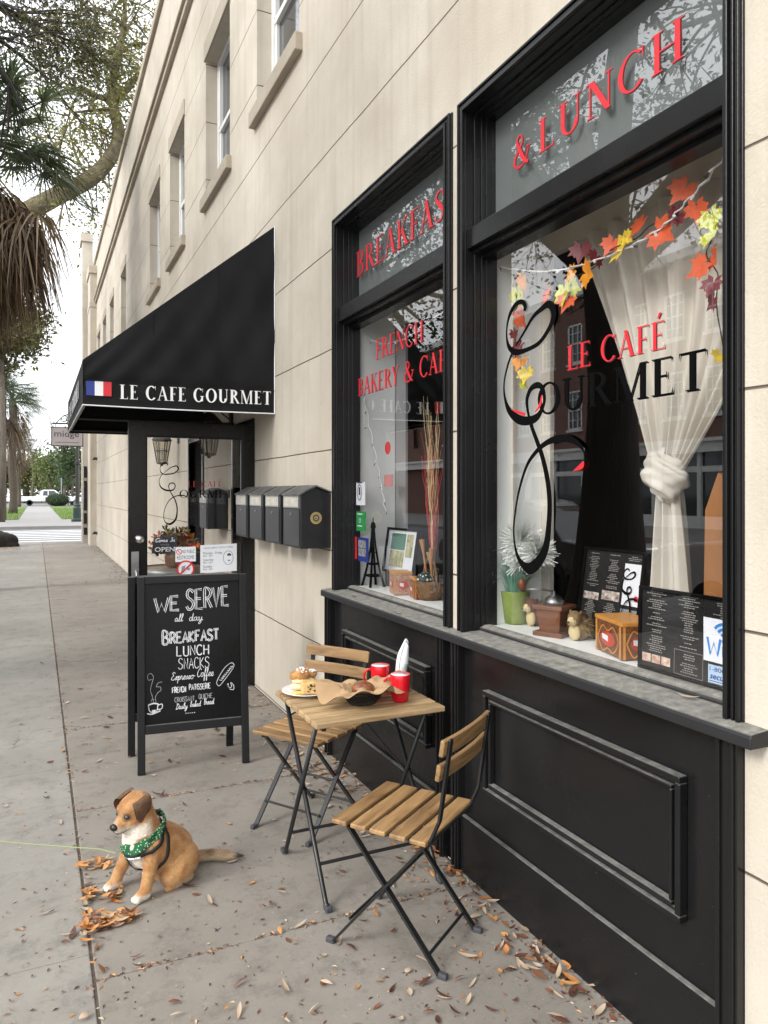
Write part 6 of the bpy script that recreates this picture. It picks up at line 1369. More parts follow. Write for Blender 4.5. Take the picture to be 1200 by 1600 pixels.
def band(u, v):
    a = 2*PI*u; r_ = .079+.003*math.sin(a*6+v*4)+.002*math.sin(a*11)+.006*v; w_ = .012+.0085*(.5+.5*math.cos(a-.5)); return nc+nx*r_*1.0*math.cos(a)+ny*r_*.97*math.sin(a)+V((0,0,(.5-v)*2*w_))+DF*(-.018*(1-math.cos(a))*.2)+V((0,0,.018*(1-math.cos(a))*.5))
m.grid(band, 60, 8); o_ = m.build('bandana', m_, dg, smooth=True); sd = o_.modifiers.new('t', 'SOLIDIFY'); sd.thickness = .005
strap = pm('harness_webbing', (.012,.012,.013), .6, var=.2, scale=60)
def strapband(pts, w_, nm='harness_strap', mat=strap):
    m = MB(); P = [V(p) for p in crom([tuple(p) for p in pts], 5)]; vs = []
    for i, p in enumerate(P):
        d = (P[min(i+1,len(P)-1)]-P[max(i-1,0)]).normalized(); c = bvh_near(p); nrm = c[1]; s_ = d.cross(nrm).normalized()*w_/2; q = c[0]+nrm*.006; vs += [q-s_, q+s_]
    m.add(vs, [[2*i,2*i+1,2*i+3,2*i+2] for i in range(len(P)-1)]); o_ = m.build(nm, mat, dg, smooth=True); sd = o_.modifiers.new('t', 'SOLIDIFY'); sd.thickness = .002; sd.offset = 1; return o_
from mathutils.bvhtree import BVHTree
bvh = BVHTree.FromPolygons([v.co+DC for v in bme.vertices], [list(p.vertices) for p in bme.polygons])
def bvh_near(p): l, nrm, i, d = bvh.find_nearest(p); return l, nrm
strapband([D(-.005,.03,.29), D(.0,.085,.25), D(.01,.10,.2), D(.02,.095,.15), D(.035,.07,.12), D(.06,0,.115)], .014)
strapband([D(-.005,-.03,.29), D(.0,-.085,.25), D(.01,-.10,.2), D(.02,-.095,.15), D(.035,-.07,.12), D(.06,0,.115)], .019)
strapband([D(-.005,.02,.30), D(.03,.085,.235), D(.075,.075,.195), D(.12,.03,.178), D(.13,0,.175), D(.12,-.03,.178), D(.075,-.075,.195), D(.03,-.085,.235), D(-.005,-.02,.30)], .016)
strapband([D(.13,0,.175), D(.13,0,.15), D(.10,0,.13), D(.06,0,.115)], .019)
strapband([D(.11,.055,.172), D(.138,.03,.160), D(.142,.0,.156), D(.138,-.04,.162)], .012, 'harness_trim', M['white_vinyl'])
bk0 = bvh_near(D(-.004,0,.30)); bk1 = bk0[0]+bk0[1]*.006; m = MB(); m.obox(bk1, DF*.012, DL*.013, V((0,0,.006))); m.tube(loop(bk1+bk0[1]*.010, DF*.010, bk0[1]*.010, 12), .002, 6); m.build('buckle', M['dark_metal'], dg, bevel=.004)
s0 = bvh_near(D(.135,-.01,.20)); q0 = s0[0]+s0[1]*.014
x, y = onZ(-40, 1330, .22)
lsh = MB(); lsh.tube([q0, q0+DF*.02+V((0,0,-.004))]+[q0.lerp(V((-.75,3.62,.285)), k/14)-V((0,0,.020*math.sin(PI*k/14))) for k in range(1,15)], .0024, 6); lo = lsh.build('leash', pm('lime_leash', (.24,.29,.13), .6, var=.1), base=q0); tag(lo, 'thin pale green leash running from the dog out of the picture', 'leash')
# ------------------------------------------------------------------ trees
def leafmat(name, c1, c2, tr=.35):
    m = bpy.data.materials.new(name); m.use_nodes = True; t = m.node_tree; t.nodes.clear(); L = t.links.new
    o = N(t, 'ShaderNodeOutputMaterial'); d = N(t, 'ShaderNodeBsdfPrincipled'); d.inputs['Roughness'].default_value = .5; tl = N(t, 'ShaderNodeBsdfTranslucent'); g = N(t, 'ShaderNodeNewGeometry')
    mx = N(t, 'ShaderNodeMix', data_type='RGBA'); mx.inputs[6].default_value = col4(c1); mx.inputs[7].default_value = col4(c2); L(g.outputs['Random Per Island'], mx.inputs[0])
    L(mx.outputs[2], d.inputs['Base Color']); L(mx.outputs[2], tl.inputs[0]); ms = N(t, 'ShaderNodeMixShader'); ms.inputs[0].default_value = tr; L(d.outputs[0], ms.inputs[1]); L(tl.outputs[0], ms.inputs[2]); L(ms.outputs[0], o.inputs[0]); return m
bark = pm('oak_bark', (.075,.060,.045), .95, var=.5, scale=3, stretch=(3,3,.6), bump=1, bscale=14, bdist=.04, col2=(.16,.135,.105))
bark_dark = pm('dark_oak_bark', (.030,.026,.022), .95, var=.5, scale=3, stretch=(3,3,.6), bump=1, bscale=12, bdist=.05)  # darker brown than the other oak bark
bark_moss = pm('mossy_bark', (.065,.052,.038), .95, var=.5, scale=4.5, col2=(.23,.195,.11), bump=1, bscale=12, bdist=.04)
palm_bark = pm('palm_bark', (.085,.066,.048), .95, var=.45, scale=9, stretch=(1,1,2.5), bump=1, bscale=16, bdist=.03)
L_oak = leafmat('oak_leaves', (.045,.055,.015), (.15,.135,.045)); L_yel = leafmat('young_leaves', (.13,.15,.03), (.27,.25,.06), .5); L_mag = leafmat('magnolia_leaves', (.022,.05,.016), (.07,.11,.035)); L_lig = leafmat('light_leaves', (.07,.12,.03), (.19,.22,.075), .45)
L_dk = leafmat('dark_canopy_leaves', (.02,.03,.012), (.055,.065,.025), .3)
L_pg = leafmat('palm_green', (.04,.065,.03), (.12,.155,.075), .3); L_pd = leafmat('palm_dead', (.095,.055,.028), (.33,.25,.15), .25); L_pdd = leafmat('palm_dead_dark', (.035,.020,.012), (.11,.065,.037), .2)
def leaf(mb, p, s, rn):
    d = V((rn.gauss(0,1), rn.gauss(0,1), rn.gauss(-.15,.8))).normalized(); e = d.orthogonal().normalized(); e = (Matrix.Rotation(rn.uniform(0,6.28), 3, d) @ e)*s*.26
    q = p+d*s*.5; mb.face([p, q+e, p+d*s, q-e])
def branch(mb, tips, p, d, L, r, lev, rn, droop=0, spread=.7, keep=None):
    n = 5; P = [p]; R_ = [r]
    for i in range(n):
        d = (d+V((rn.gauss(0,.16), rn.gauss(0,.16), rn.gauss(0,.14)-droop))).normalized(); p = p+d*L/n; P.append(p); R_.append(r*(1-.5*(i+1)/n))
    if keep is None or all(keep(q) for q in P): mb.tube(P, R_, 6 if lev > 2 else 5 if lev > 1 else 4, caps=False)
    else: return
    if lev <= 1: tips += P[2:]
    if lev == 0: return
    for k in range(rn.choice((2,3,3))):
        i = rn.choice((2,3,4,5)); nd = (d+V((rn.gauss(0,spread), rn.gauss(0,spread), rn.gauss(.05,spread*.8)))).normalized()
        branch(mb, tips, P[i], nd, L*rn.uniform(.58,.8), R_[i]*rn.uniform(.55,.7), lev-1, rn, droop, spread, keep)
# the limb of a live oak reaching behind the roof line (trunk out of frame on the left)
rn = random.Random(5); YL = 27.5
def LP(px, py, dy=0): x, z = onY(px, py, YL+dy); return V((x, YL+dy, z))
ot = thing('oak_tree', 'live oak whose thick bare limb rises in front of the sky beside the roof', 'tree', (-9.5, YL, 0))
m = MB(); m.tube([(-9.5,YL,-.1),(-9.4,YL,1.2),(-9.2,YL,3.0),(-8.6,YL,5.4)], [.95,.72,.66,.6], 14); m.build('trunk', bark, ot, smooth=True)
m = MB(); tips = []
main = [V((-8.6,YL,5.4)), LP(-120,420), LP(-40,372), LP(40,332), LP(95,303), LP(140,280), LP(170,250), LP(186,214), LP(178,170), LP(176,130), LP(185,85), LP(194,40), LP(196,-10), LP(204,-70)]
m.tube(crom([tuple(p) for p in main], 3), [r[0] for r in crom([(r*.66,) for r in (.6,.56,.52,.50,.46,.42,.38,.34,.28,.24,.18,.13,.10,.06)], 3)], 10)
def sub(pts, r0): P = [LP(*p) for p in pts]; m.tube(crom([tuple(p) for p in P], 3), [r0*(1-.8*i/(3*(len(P)-1))) for i in range(3*(len(P)-1)+1)], 7); return P
subs = [sub([(176,155),(150,150),(120,138),(90,145)], .13), sub([(182,150),(200,138),(216,118),(232,108)], .17), sub([(120,292),(95,270),(90,235),(60,215)], .10), sub([(178,170),(150,172),(115,175)], .09), sub([(194,40),(170,22),(150,12),(120,18)], .08), sub([(186,85),(205,70),(222,75)], .07), sub([(150,275),(128,262),(112,220),(108,180)], .07), sub([(192,60),(208,30),(222,8)], .06), sub([(100,300),(70,262),(40,240)],.09), sub([(160,262),(170,240),(150,225),(135,195)],.05)]
for P in [main[5:]]+subs:
    for q in P:
        for k in range(3):
            d = V((rn.gauss(0,1), rn.gauss(0,.5), rn.gauss(.2,.8))).normalized(); branch(m, tips, q, d, rn.uniform(.7,1.7), rn.uniform(.02,.045), 2, rn, .03, .6)
m.build('limb', bark_moss, ot, smooth=True)
m = MB()
for p in tips:
    for k in range(rn.choice((0,0,1,2,3))): leaf(m, p+V((rn.gauss(0,.16), rn.gauss(0,.16), rn.gauss(0,.16))), rn.uniform(.10,.19), rn)
for (px, py, r_, n_) in ((190,95,.75,260),(182,60,.6,150),(196,150,.5,150),(175,205,.45,120),(205,130,.6,160),(165,130,.6,100),(205,40,.6,90),(185,190,.4,90)):
    c = LP(px, py)
    for k in range(n_): leaf(m, c+V((rn.gauss(0,r_), rn.gauss(0,r_), rn.gauss(0,r_))), rn.uniform(.10,.18), rn)
m.build('crown', L_yel, ot)

# near oak on the verge: its dark trunk and canopy show in the window glass, its drooping leaves at the top left
rn = random.Random(9); no = thing('oak_tree', 'big spreading oak on the verge whose brown-green foliage hangs in at the top left', 'tree', (-2.65, 6.9, 0))
m = MB(); m.tube(crom([(-2.75,6.9,-.1),(-2.75,6.85,.5),(-2.66,6.72,1.6),(-2.52,6.55,2.8),(-2.5,6.6,4.2)], 4), [r[0] for r in crom([(.62,),(.46,),(.34,),(.27,),(.29,)], 4)], 16); m.build('trunk', bark_dark, no, smooth=True)
m = MB(); tips = []
limbs = [[(-2.5,6.6,4.1),(-1.9,9,6.4),(-1.35,12.5,9.0),(-1.0,15.2,10.6)], [(-2.5,6.6,4.1),(-3.6,9.5,6.5),(-4.5,13,8.4),(-4.3,16.5,9.5)], [(-2.5,6.6,4.0),(-3.2,4.5,6),(-3.6,1.5,8),(-3,-2,9)], [(-2.5,6.6,4.0),(-5,6.8,6.6),(-8,7.5,8.2),(-10.5,8,8.8)], [(-2.5,6.6,4.1),(-4.4,3.6,6.6),(-6.8,.8,8.4)], [(-2.5,6.6,4.2),(-4.5,9.5,7.5),(-7.5,13,9.4)], [(-2.5,6.6,4.2),(-2.6,6.4,7),(-3.1,6,10.5)]]
INF = lambda q: True
for P in limbs:
    Q = crom([tuple(map(float, p)) for p in P], 5); m.tube(Q, [.24*(1-.75*i/(len(Q)-1)) for i in range(len(Q))], 9)
    for q in Q[4:]:
        for k in range(2): branch(m, tips, V(q), V((rn.gauss(0,1), rn.gauss(0,1), rn.gauss(.1,.6))).normalized(), rn.uniform(1.0,2.0), .05, 2, rn, .04, .6)
def visible(p):
    d = p.x*_s+p.y*_c
    if d < .3: return None
    return (600+1155*(p.x*_c-p.y*_s)/d, 770-1155*(p.z-CAM_H)/d)
def inframe(p):
    q = visible(p); return q is not None and q[0] > -60 and q[1] > -60
m.build('limb', bark_dark, no, smooth=True)
m = MB(); m2 = MB()
for p in tips:
    if inframe(p): continue
    for k in range(4): leaf(m, p+V((rn.gauss(0,.26), rn.gauss(0,.26), rn.gauss(0,.22))), rn.uniform(.06,.12), rn)
m.build('crown', L_dk, no)
m = MB()
# drooping foliage at the end of the long forward limbs
for (px, py, Y_, r_, n_) in ((20,20,14.5,.55,420),(75,25,15,.55,480),(120,55,15.5,.42,420),(60,75,15,.55,460),(115,95,15.4,.32,260),(15,85,14.6,.5,240),(145,40,15.6,.28,170),(150,95,15.6,.22,110),(40,-40,14.5,.8,420),(110,-20,15,.7,360),(160,-10,15.6,.4,120),(90,110,15.2,.35,180)):
    x, z = onY(px, py, Y_); c = V((x, Y_, z))
    for k in range(n_//9):
        tw = c+V((rn.gauss(0,r_), rn.gauss(0,r_*.8), rn.gauss(0,r_*.75))); d = V((rn.gauss(.3,.5), rn.gauss(0,.4), -.35+rn.gauss(0,.3)))
        m2.tube([tw-d*.35, tw, tw+d*.4], [.008,.006,.003], 4, caps=False)
        for q in range(18): leaf(m, tw+d*rn.uniform(-.35,.45)+V((rn.gauss(0,.07), rn.gauss(0,.07), rn.gauss(0,.07))), rn.uniform(.05,.095), rn)
m.build('hanging_foliage', L_oak, no); m2.build('twigs', bark_dark, no)['kind'] = 'stuff'

# cabbage palms
def frond(mb, c, az, el, pet, fr, droop, rn, nseg=22, wid=.022, stem=None):
    d = V((math.cos(az)*math.cos(el), math.sin(az)*math.cos(el), math.sin(el))); tip_ = c+d*pet; tip_.z -= droop*pet*.25
    if stem is not None: stem.tube([c, c+d*pet*.5, tip_], [.03,.022,.012], 4, caps=False)
    side = d.cross(V((0,0,1))).normalized() if abs(d.z) < .98 else V((1,0,0)); fwd = (tip_-c).normalized(); up = side.cross(fwd)
    for k in range(nseg):
        a = rad(-105+210*k/(nseg-1)); bd = (fwd*math.cos(a)+side*math.sin(a)).normalized(); L = fr*(1-.28*abs(a)/1.9)*rn.uniform(.85,1.08); pts = []
        for i in range(5):
            q = i/4; pts.append(tip_+bd*L*q+up*(.10*abs(math.sin(a))*L*q)+V((0,0,-droop*L*q*q*rn.uniform(.75,1.15))))
        w_ = bd.cross(V((rn.gauss(0,.3), rn.gauss(0,.3), 1))).normalized()*wid
        mb.add([pts[i]+w_*(1-i/4.3)*(0.6 if i == 0 else 1) for i in range(5)]+[pts[i]-w_*(1-i/4.3)*(0.6 if i == 0 else 1) for i in range(5)], [[i, i+1, 6+i, 5+i] for i in range(4)])
def palm(x, y, H_, label, r_=.17, seed=1, green=26, dead=60, sc=1.0, skirt=1.0, gs=1.0, ds=1.0):
    rn = random.Random(seed); t = thing('palm_tree', label, 'tree', (x, y, 0)); n = 14
    m = MB(); m.tube([(x+.06*math.sin(i*.7), y, -.1+(H_+.1)*i/n) for i in range(n+1)], [r_*(1.25 if i == 0 else 1+.07*math.sin(i*2.1)) for i in range(n+1)], 12); m.build('trunk', palm_bark, t, smooth=True)
    c = V((x, y, H_)); m = MB(); st = MB()
    for k in range(green): frond(m, c+V((0,0,.2*rn.random())), rn.uniform(0,2*PI), rn.uniform(-.35,1.35), gs*sc*rn.uniform(.7,1.1), gs*sc*rn.uniform(.75,1.0), rn.uniform(.35,.8), rn, stem=st)
    m.build('crown', L_pg, t); st.build('frond_stem', L_pg, t)
    m = MB(); m2 = MB()
    for k in range(dead):
        dep = rn.random(); c2 = c-V((0,0,sc*skirt*1.5*dep)); frond(m if rn.random() < .5 else m2, c2, rn.uniform(0,2*PI), rn.uniform(-1.25,-.25)-dep*.15, sc*rn.uniform(.45,.95)*(1-.35*dep), ds*sc*rn.uniform(.55,.9), rn.uniform(.9,1.5), rn, nseg=12, wid=.026)
    m.build('dead_fronds', L_pd, t); m2.build('dark_dead_fronds', L_pdd, t); return t
bx2, bz2 = onY(-36, 240, 13.5); palm(bx2, 13.5, bz2+.1, 'large cabbage palm at the left edge with a shaggy skirt of dead brown fronds', .17, 4, 46, 330, 1.42, .36, .85, .74)
for (px, py, ptop, sd, lab, sc) in ((3,812,610,2,'cabbage palm nearest in the row across the side street',1.25), (20,803,628,3,'cabbage palm second in the row, with a thick brown trunk',1.35), (29.5,792,690,5,'slender cabbage palm in the middle of the row across the side street',1.2), (38,785,705,6,'small distant cabbage palm at the far end of the row',1.1)):
    x, y = onZ(px, py, 0); d = x*_s+y*_c; palm(x, y, CAM_H+(770-ptop)/1155*d, lab, .28 if px == 20 else .19, sd, 46, 30, sc*1.25, .7)

# trees beyond the side street
def bushy(px, py0, d, wpx, hpx, zc_py, label, mt, seed, n=1500, ls=.34, trunk_py=None, name='tree', bk=bark):
    """a crown built of leaf clumps on a real skeleton, d metres deep, centred on the sight line"""
    rn = random.Random(seed); k = (px-600)/1155; u = k*d; x, y = u*_c+d*_s, -u*_s+d*_c; zc = CAM_H-(zc_py-770)*d/1155; rx, rz = wpx*d/1155/2, hpx*d/1155/2
    t = thing(name, label, 'tree', (x, y, 0)); m = MB(); tr = max(.14, rx*.07)
    m.tube([(x,y,-.1),(x+.1,y,zc*.35),(x,y,zc-rz*.3)], [tr*1.3,tr,tr*.8], 9)
    cl = []
    for q in range(34):
        v = V((rn.gauss(0,1), rn.gauss(0,1), rn.gauss(0,1))).normalized()*rn.uniform(.35,1.0); p = V((x+v.x*rx, y+v.y*rx, zc+v.z*rz)); cl.append(p); b = V((x, y, zc-rz*.4)); m.tube([b, b.lerp(p,.5)+V((0,0,.2*rz)), p], [tr*.5,tr*.3,tr*.1], 5, caps=False)
    m.build('trunk', bk, t, smooth=True); m = MB()
    for q in range(n):
        p = rn.choice(cl); s_ = rx*.21; leaf(m, p+V((rn.gauss(0,s_), rn.gauss(0,s_), rn.gauss(0,s_*.8))), ls*rn.uniform(.7,1.3), rn)
    m.build('crown', mt, t); return t
bushy(112, 0, 96, 62, 86, 718, 'dark glossy-leaved tree behind the street lamp', L_mag, 21, 2600, .42)
bushy(78, 0, 112, 76, 56, 734, 'light green spreading tree over the parked pickup', L_lig, 22, 2300, .45)
bushy(48, 0, 118, 46, 56, 736, 'olive tree between the palm row and the pickup', L_oak, 23, 1700, .5)
bushy(120, 0, 60, 26, 60, 668, 'pale green tree top showing beside the hanging sign', L_lig, 24, 900, .3)
bushy(8, 0, 120, 60, 66, 735, 'dull green tree low behind the palm trunks', L_oak, 25, 1500, .5)
bushy(2, 0, 40, 125, 190, 520, 'tall thin-leaved oak over the palm row at the left edge', L_oak, 27, 10000, .27, name='oak_tree')
bushy(140, 0, 130, 160, 60, 745, 'far row of trees closing the view down the street', L_oak, 31, 2400, .8)
bushy(40, 0, 130, 150, 55, 748, 'far hazy trees behind the parked cars', L_lig, 32, 2400, .8)
bushy(-389, 0, 15.8, 512, 430, 300, 'street oak farther up the verge, seen only in the window reflections', L_dk, 51, 5200, .16, name='oak_tree', bk=bark_dark)
def bare(px, d, h_py, label, seed):
    rn = random.Random(seed); k = (px-600)/1155; u = k*d; x, y = u*_c+d*_s, -u*_s+d*_c; H_ = CAM_H+(770-h_py)*d/1155; t = thing('bare_tree', label, 'tree', (x, y, 0)); m = MB(); tp_ = []
    m.tube([(x,y,-.1),(x+.2,y,H_*.3),(x,y,H_*.5)], [.2,.17,.14], 9, caps=False); m.build('trunk', bark, t, smooth=True); m = MB()
    for k in range(7): branch(m, tp_, V((x+.05*k, y, H_*(.36+.02*k))), V((rn.gauss(0,.55), rn.gauss(0,.55), .9)).normalized(), H_*.26, .07, 3, rn, -.02, .45)
    m.build('limb', bark, t, smooth=True)
bare(100, 108, 585, 'leafless tree with fine upright twigs beyond the side street', 41); bare(50, 112, 630, 'leafless tree with drooping grey twigs next to the palm row', 42)
# root flare of a street oak at the left edge
rx_, ry_ = onZ(-6, 855, 0); rt = thing('street_tree', 'dark gnarled root flare of a street tree at the left edge', 'tree', (rx_, ry_, 0))
m = MB(); blob(m, (rx_-.25, ry_+.2, .12), (.72,.55,.42), 8, 28, 18, .22); blob(m, (rx_-.5, ry_+.3, .6), (.36,.36,.9), 9, 20, 14, .12); blob(m, (rx_+.28, ry_+.1, .06), (.30,.24,.22), 10, 16, 12, .2)
m.build('trunk', bark_dark, rt, smooth=True); m = MB(); m.tube([(rx_-.5,ry_+.3,.4),(rx_-.75,ry_+.3,2.5),(rx_-1.2,ry_+.4,6)], [.4,.32,.26], 12); 
m.build('stem', bark_dark, rt, smooth=True)
x, y = onZ(90, 790.5, 0); hd = thing('hedge', 'clipped dark green hedge in front of the white pickup', 'hedge', (x, y, 0)); m = MB(); rn = random.Random(77)
blob(m, (x,y,.72), (1.25,.8,.72), 5, 24, 14, .05); m.build('shrub_core', pm('hedge_core', (.015,.028,.012), .9, var=.3), hd, smooth=True); m = MB()
for k in range(1600):
    v = V((rn.gauss(0,1), rn.gauss(0,1), rn.gauss(0,1))).normalized(); leaf(m, V((x+v.x*1.28, y+v.y*.84, .74+v.z*.74)), rn.uniform(.10,.2), rn)
m.build('foliage', L_mag, hd)
# grass blades on the verges across the side street
rn = random.Random(8); m = MB()
for k in range(2600):
    if rn.random() < .45: x, y = rn.uniform(-3.3,-.95), rn.uniform(48,80)
    else: x, y = rn.uniform(1.4,4.5), rn.uniform(48,80)
    h_ = rn.uniform(.06,.22); a = rn.uniform(0,6.28); m.face([(x-.03*math.cos(a),y-.03*math.sin(a),.01),(x+.03*math.cos(a),y+.03*math.sin(a),.01),(x+rn.gauss(0,.05),y+rn.gauss(0,.05),h_)])
gr_ = m.build('grass', leafmat('grass_blades', (.10,.19,.03), (.24,.33,.07), .4)); gr_['kind'] = 'stuff'

# ------------------------------------------------------------------ vehicles
carglass = pm('car_glass', (.02,.025,.03), .05, var=.2, rv=.01, spec=.9); tyre = pm('tyre', (.018,.018,.018), .8, var=.2); rim = pm('rim', (.45,.45,.46), .35, metal=.7, var=.1); chrome = pm('trim_grey', (.10,.10,.105), .4)
lampm = pm('tail_lamp', (.45,.02,.02), .2); headm = pm('head_lamp', (.75,.75,.72), .1)
def car(label, paint, prof, glassprof, wheels, Lc, Wc, name='car', cat='car', group=None):
    """prof: side outline (x along length, z); glassprof: list of window outlines; all in car coordinates, length along +x"""
    r = thing(name, label, cat, (0,0,0), local=True, group=group); m = MB(); n = len(prof); h = Wc/2
    zs_ = [p[1] for p in prof]; zmax = max(zs_)
    inset = lambda z: h*(1-.16*max(0, (z-.95))/(zmax-.9+.01)) if z > .95 else h*(1-.05*(.95-z))
    A = [V((x, -inset(z), z)) for x, z in prof]; B = [V((x, inset(z), z)) for x, z in prof]
    m.add(A+B, [list(range(n)), [2*n-1-i for i in range(n)]]+[[i, n+i, n+(i+1) % n, (i+1) % n] for i in range(n)])
    m.build('body', paint, r, bevel=.05, seg=3, fix=True)
    for gp_ in glassprof:
        for s in (-1, 1):
            m = MB(); P = [V((x, s*(inset(z)+.006), z)) for x, z in gp_]; m.face(P if s < 0 else P[::-1]); m.build('side_window', carglass, r)
    for wx in wheels:
        for s in (-1, 1):
            m = MB(); m.lathe([(.20,-.11),(.32,-.11),(.345,-.07),(.345,.07),(.32,.11),(.20,.11)], (0,0,0), 24); m.v = [(wx+a, s*(h-.10)+c, .345+b) for a, b, c in m.v]; w_ = m.build('wheel', tyre, r, smooth=False)
            m = MB(); m.lathe([(0,.07),(.06,.09),(.20,.085),(.215,.11)], (0,0,0), 20); m.v = [(wx+a, s*(h-.10+c), .345+b) for a, b, c in m.v]; m.build('rim', rim, w_)
    return r
def ends(r, x0, x1, Wc, z):
    for s in (-1, 1):
        m = MB(); m.box(x0-.012,x0+.05,s*Wc*.36-.12,s*Wc*.36+.12,z,z+.2); m.build('tail_lamp', lampm, r, bevel=.02)
        m = MB(); m.box(x1-.08,x1+.008,s*Wc*.34-.16,s*Wc*.34+.16,z-.08,z+.08); m.build('headlight', headm, r, bevel=.02)
    for x in (x0-.03, x1-.05): m = MB(); m.box(x,x+.08,-Wc*.46,Wc*.46,.36,.55); m.build('bumper', chrome, r, bevel=.02)
white_car = pm('white_car_paint', (.78,.79,.80), .25, var=.03, coat=.6); silver = pm('silver_car_paint', (.32,.33,.34), .28, metal=.5, var=.05, coat=.6); dark_car = pm('dark_car_paint', (.03,.032,.036), .22, var=.1, coat=.8)
pick = [(0,.5),(0,1.0),(.04,1.05),(2.0,1.05),(2.05,1.1),(2.2,1.72),(2.4,1.80),(3.5,1.80),(3.7,1.74),(4.3,1.16),(5.3,1.06),(5.55,.95),(5.6,.5)]
pt = car('white extended-cab pickup truck parked crosswise at the end of the path', white_car, pick, [[(2.35,1.14),(2.42,1.66),(2.85,1.70),(2.85,1.14)],[(2.95,1.14),(2.95,1.70),(3.55,1.68),(4.02,1.16)]], (1.0,4.5), 5.6, 1.9, 'pickup_truck', 'pickup truck'); ends(pt, 0, 5.6, 1.9, .78)
tx, ty = onZ(32, 790.5, 0); place(pt, (tx-.1, ty+.95, 0), 0, scale=1.08)
sed = [(0,.45),(0,.85),(.1,.95),(.75,1.0),(1.35,1.42),(1.9,1.50),(2.7,1.47),(3.45,1.02),(4.4,.88),(4.6,.7),(4.62,.4)]
sg = [[(1.15,1.04),(1.5,1.38),(2.05,1.43),(2.05,1.04)],[(2.12,1.04),(2.12,1.43),(2.65,1.40),(3.15,1.04)]]
suv = [(0,.5),(0,1.1),(.15,1.62),(.45,1.72),(2.8,1.72),(3.0,1.66),(3.55,1.18),(4.5,1.06),(4.7,.85),(4.72,.45)]
svg = [[(.35,1.16),(.48,1.58),(1.25,1.62),(1.25,1.16)],[(1.33,1.16),(1.33,1.62),(2.15,1.62),(2.15,1.16)],[(2.22,1.16),(2.22,1.62),(2.8,1.60),(3.25,1.18)]]
cw = car('white car parked behind the street lamp, partly hidden by it', white_car, sed, sg, (.95,3.7), 4.6, 1.8); ends(cw, 0, 4.6, 1.8, .72)
x, y = onZ(104, 790, 0); place(cw, (x, y+2.0, 0), 0)
cb = dup(cw); x, y = onZ(-30, 789, 0); place(cb, (x, y+1, 0), 0, 'white car parked at the far left behind the palm trunks')
s1 = car('white SUV parked at the kerb, seen only as a reflection in the nearer window', white_car, suv, svg, (.95,3.75), 4.7, 1.9); ends(s1, 0, 4.7, 1.9, .95); place(s1, (-4.7, 2.5, -.145), rad(90))
s2 = car('dark saloon car parked at the kerb, seen only as a reflection in the window glass', dark_car, sed, sg, (.95,3.7), 4.6, 1.8); ends(s2, 0, 4.6, 1.8, .72); place(s2, (-4.75, 8.4, -.145), rad(90))
s3 = car('silver saloon car parked across the street, seen only as a reflection', silver, sed, sg, (.95,3.7), 4.6, 1.8); ends(s3, 0, 4.6, 1.8, .72); place(s3, (-12.6, 19, -.145), rad(90))

# ------------------------------------------------------------------ brick building across the street (seen in the window reflections)
m_, t, b, o = nodes('red_brick'); L = t.links.new; tc = N(t, 'ShaderNodeTexCoord'); mp = N(t, 'ShaderNodeMapping'); mp.inputs['Rotation'].default_value = (0, 0, 0); sp = N(t, 'ShaderNodeSeparateXYZ'); cb_ = N(t, 'ShaderNodeCombineXYZ'); L(tc.outputs['Object'], sp.inputs[0]); L(sp.outputs['Y'], cb_.inputs[0]); L(sp.outputs['Z'], cb_.inputs[1])
bk_ = N(t, 'ShaderNodeTexBrick', Scale=1.0); bk_.inputs['Color1'].default_value = (.14,.055,.038,1); bk_.inputs['Color2'].default_value = (.20,.08,.055,1); bk_.inputs['Mortar'].default_value = (.25,.21,.18,1); bk_.inputs['Brick Width'].default_value = .22; bk_.inputs['Row Height'].default_value = .075; bk_.inputs['Mortar Size'].default_value = .008; L(cb_.outputs[0], bk_.inputs['Vector']); L(bk_.outputs[0], b.inputs['Base Color']); b.inputs['Roughness'].default_value = .9
bb = thing('brick_building', 'red brick building with white sash windows across the street, seen only in the reflections', 'building', (-23, 30, 0)); XB = -23
wins = [(y, z) for y in [k*2.3+6 for k in range(24)] for z in (5.0, 8.6)]
m = MB(); ysb = sorted({2.0, 62.0}|{y for y, z in wins}|{y+1.15 for y, z in wins}); zsb = [3.9, 5.0, 7.1, 8.6, 10.7, 12.2]
for a, b2 in zip(ysb, ysb[1:]):
    for c, d in zip(zsb, zsb[1:]):
        if any(abs(a-y) < .01 and abs(c-z) < .01 for y, z in wins): continue
        m.face([(XB,a,c),(XB,b2,c),(XB,b2,d),(XB,a,d)])
m.box(XB-10, XB-.35, 2, 62, 0, 12.1); m.build('wall', m_, bb)
for y, z in wins:
    if y > 46: continue
    m = MB(); t_ = .09; a, b2, c, d = y, y+1.15, z, z+2.1
    for q in ((a,a+t_,c,d),(b2-t_,b2,c,d),(a,b2,c,c+t_),(a,b2,d-t_,d),(a,b2,z+1.02,z+1.10),(a+.36,a+.39,c,d),(a+.76,a+.79,c,d),(a,b2,c+.5,c+.53),(a,b2,c+1.6,c+1.63)): m.box(XB-.06,XB+.02,q[0],q[1],q[2],q[3])
    m.box(XB-.05,XB+.08,a-.08,b2+.08,c-.12,c); w_ = m.build('window', M['white_paint'], bb)
    m = MB(); m.face([(XB-.05,a,c),(XB-.05,b2,c),(XB-.05,b2,d),(XB-.05,a,d)]); m.build('pane', M['dark_pane'], w_)
m = MB(); m.box(XB-.1,XB+.35,2,62,3.35,3.9); m.box(XB-.1,XB+.5,2,62,3.8,3.95); m.build('shop_cornice', M['white_paint'], bb)
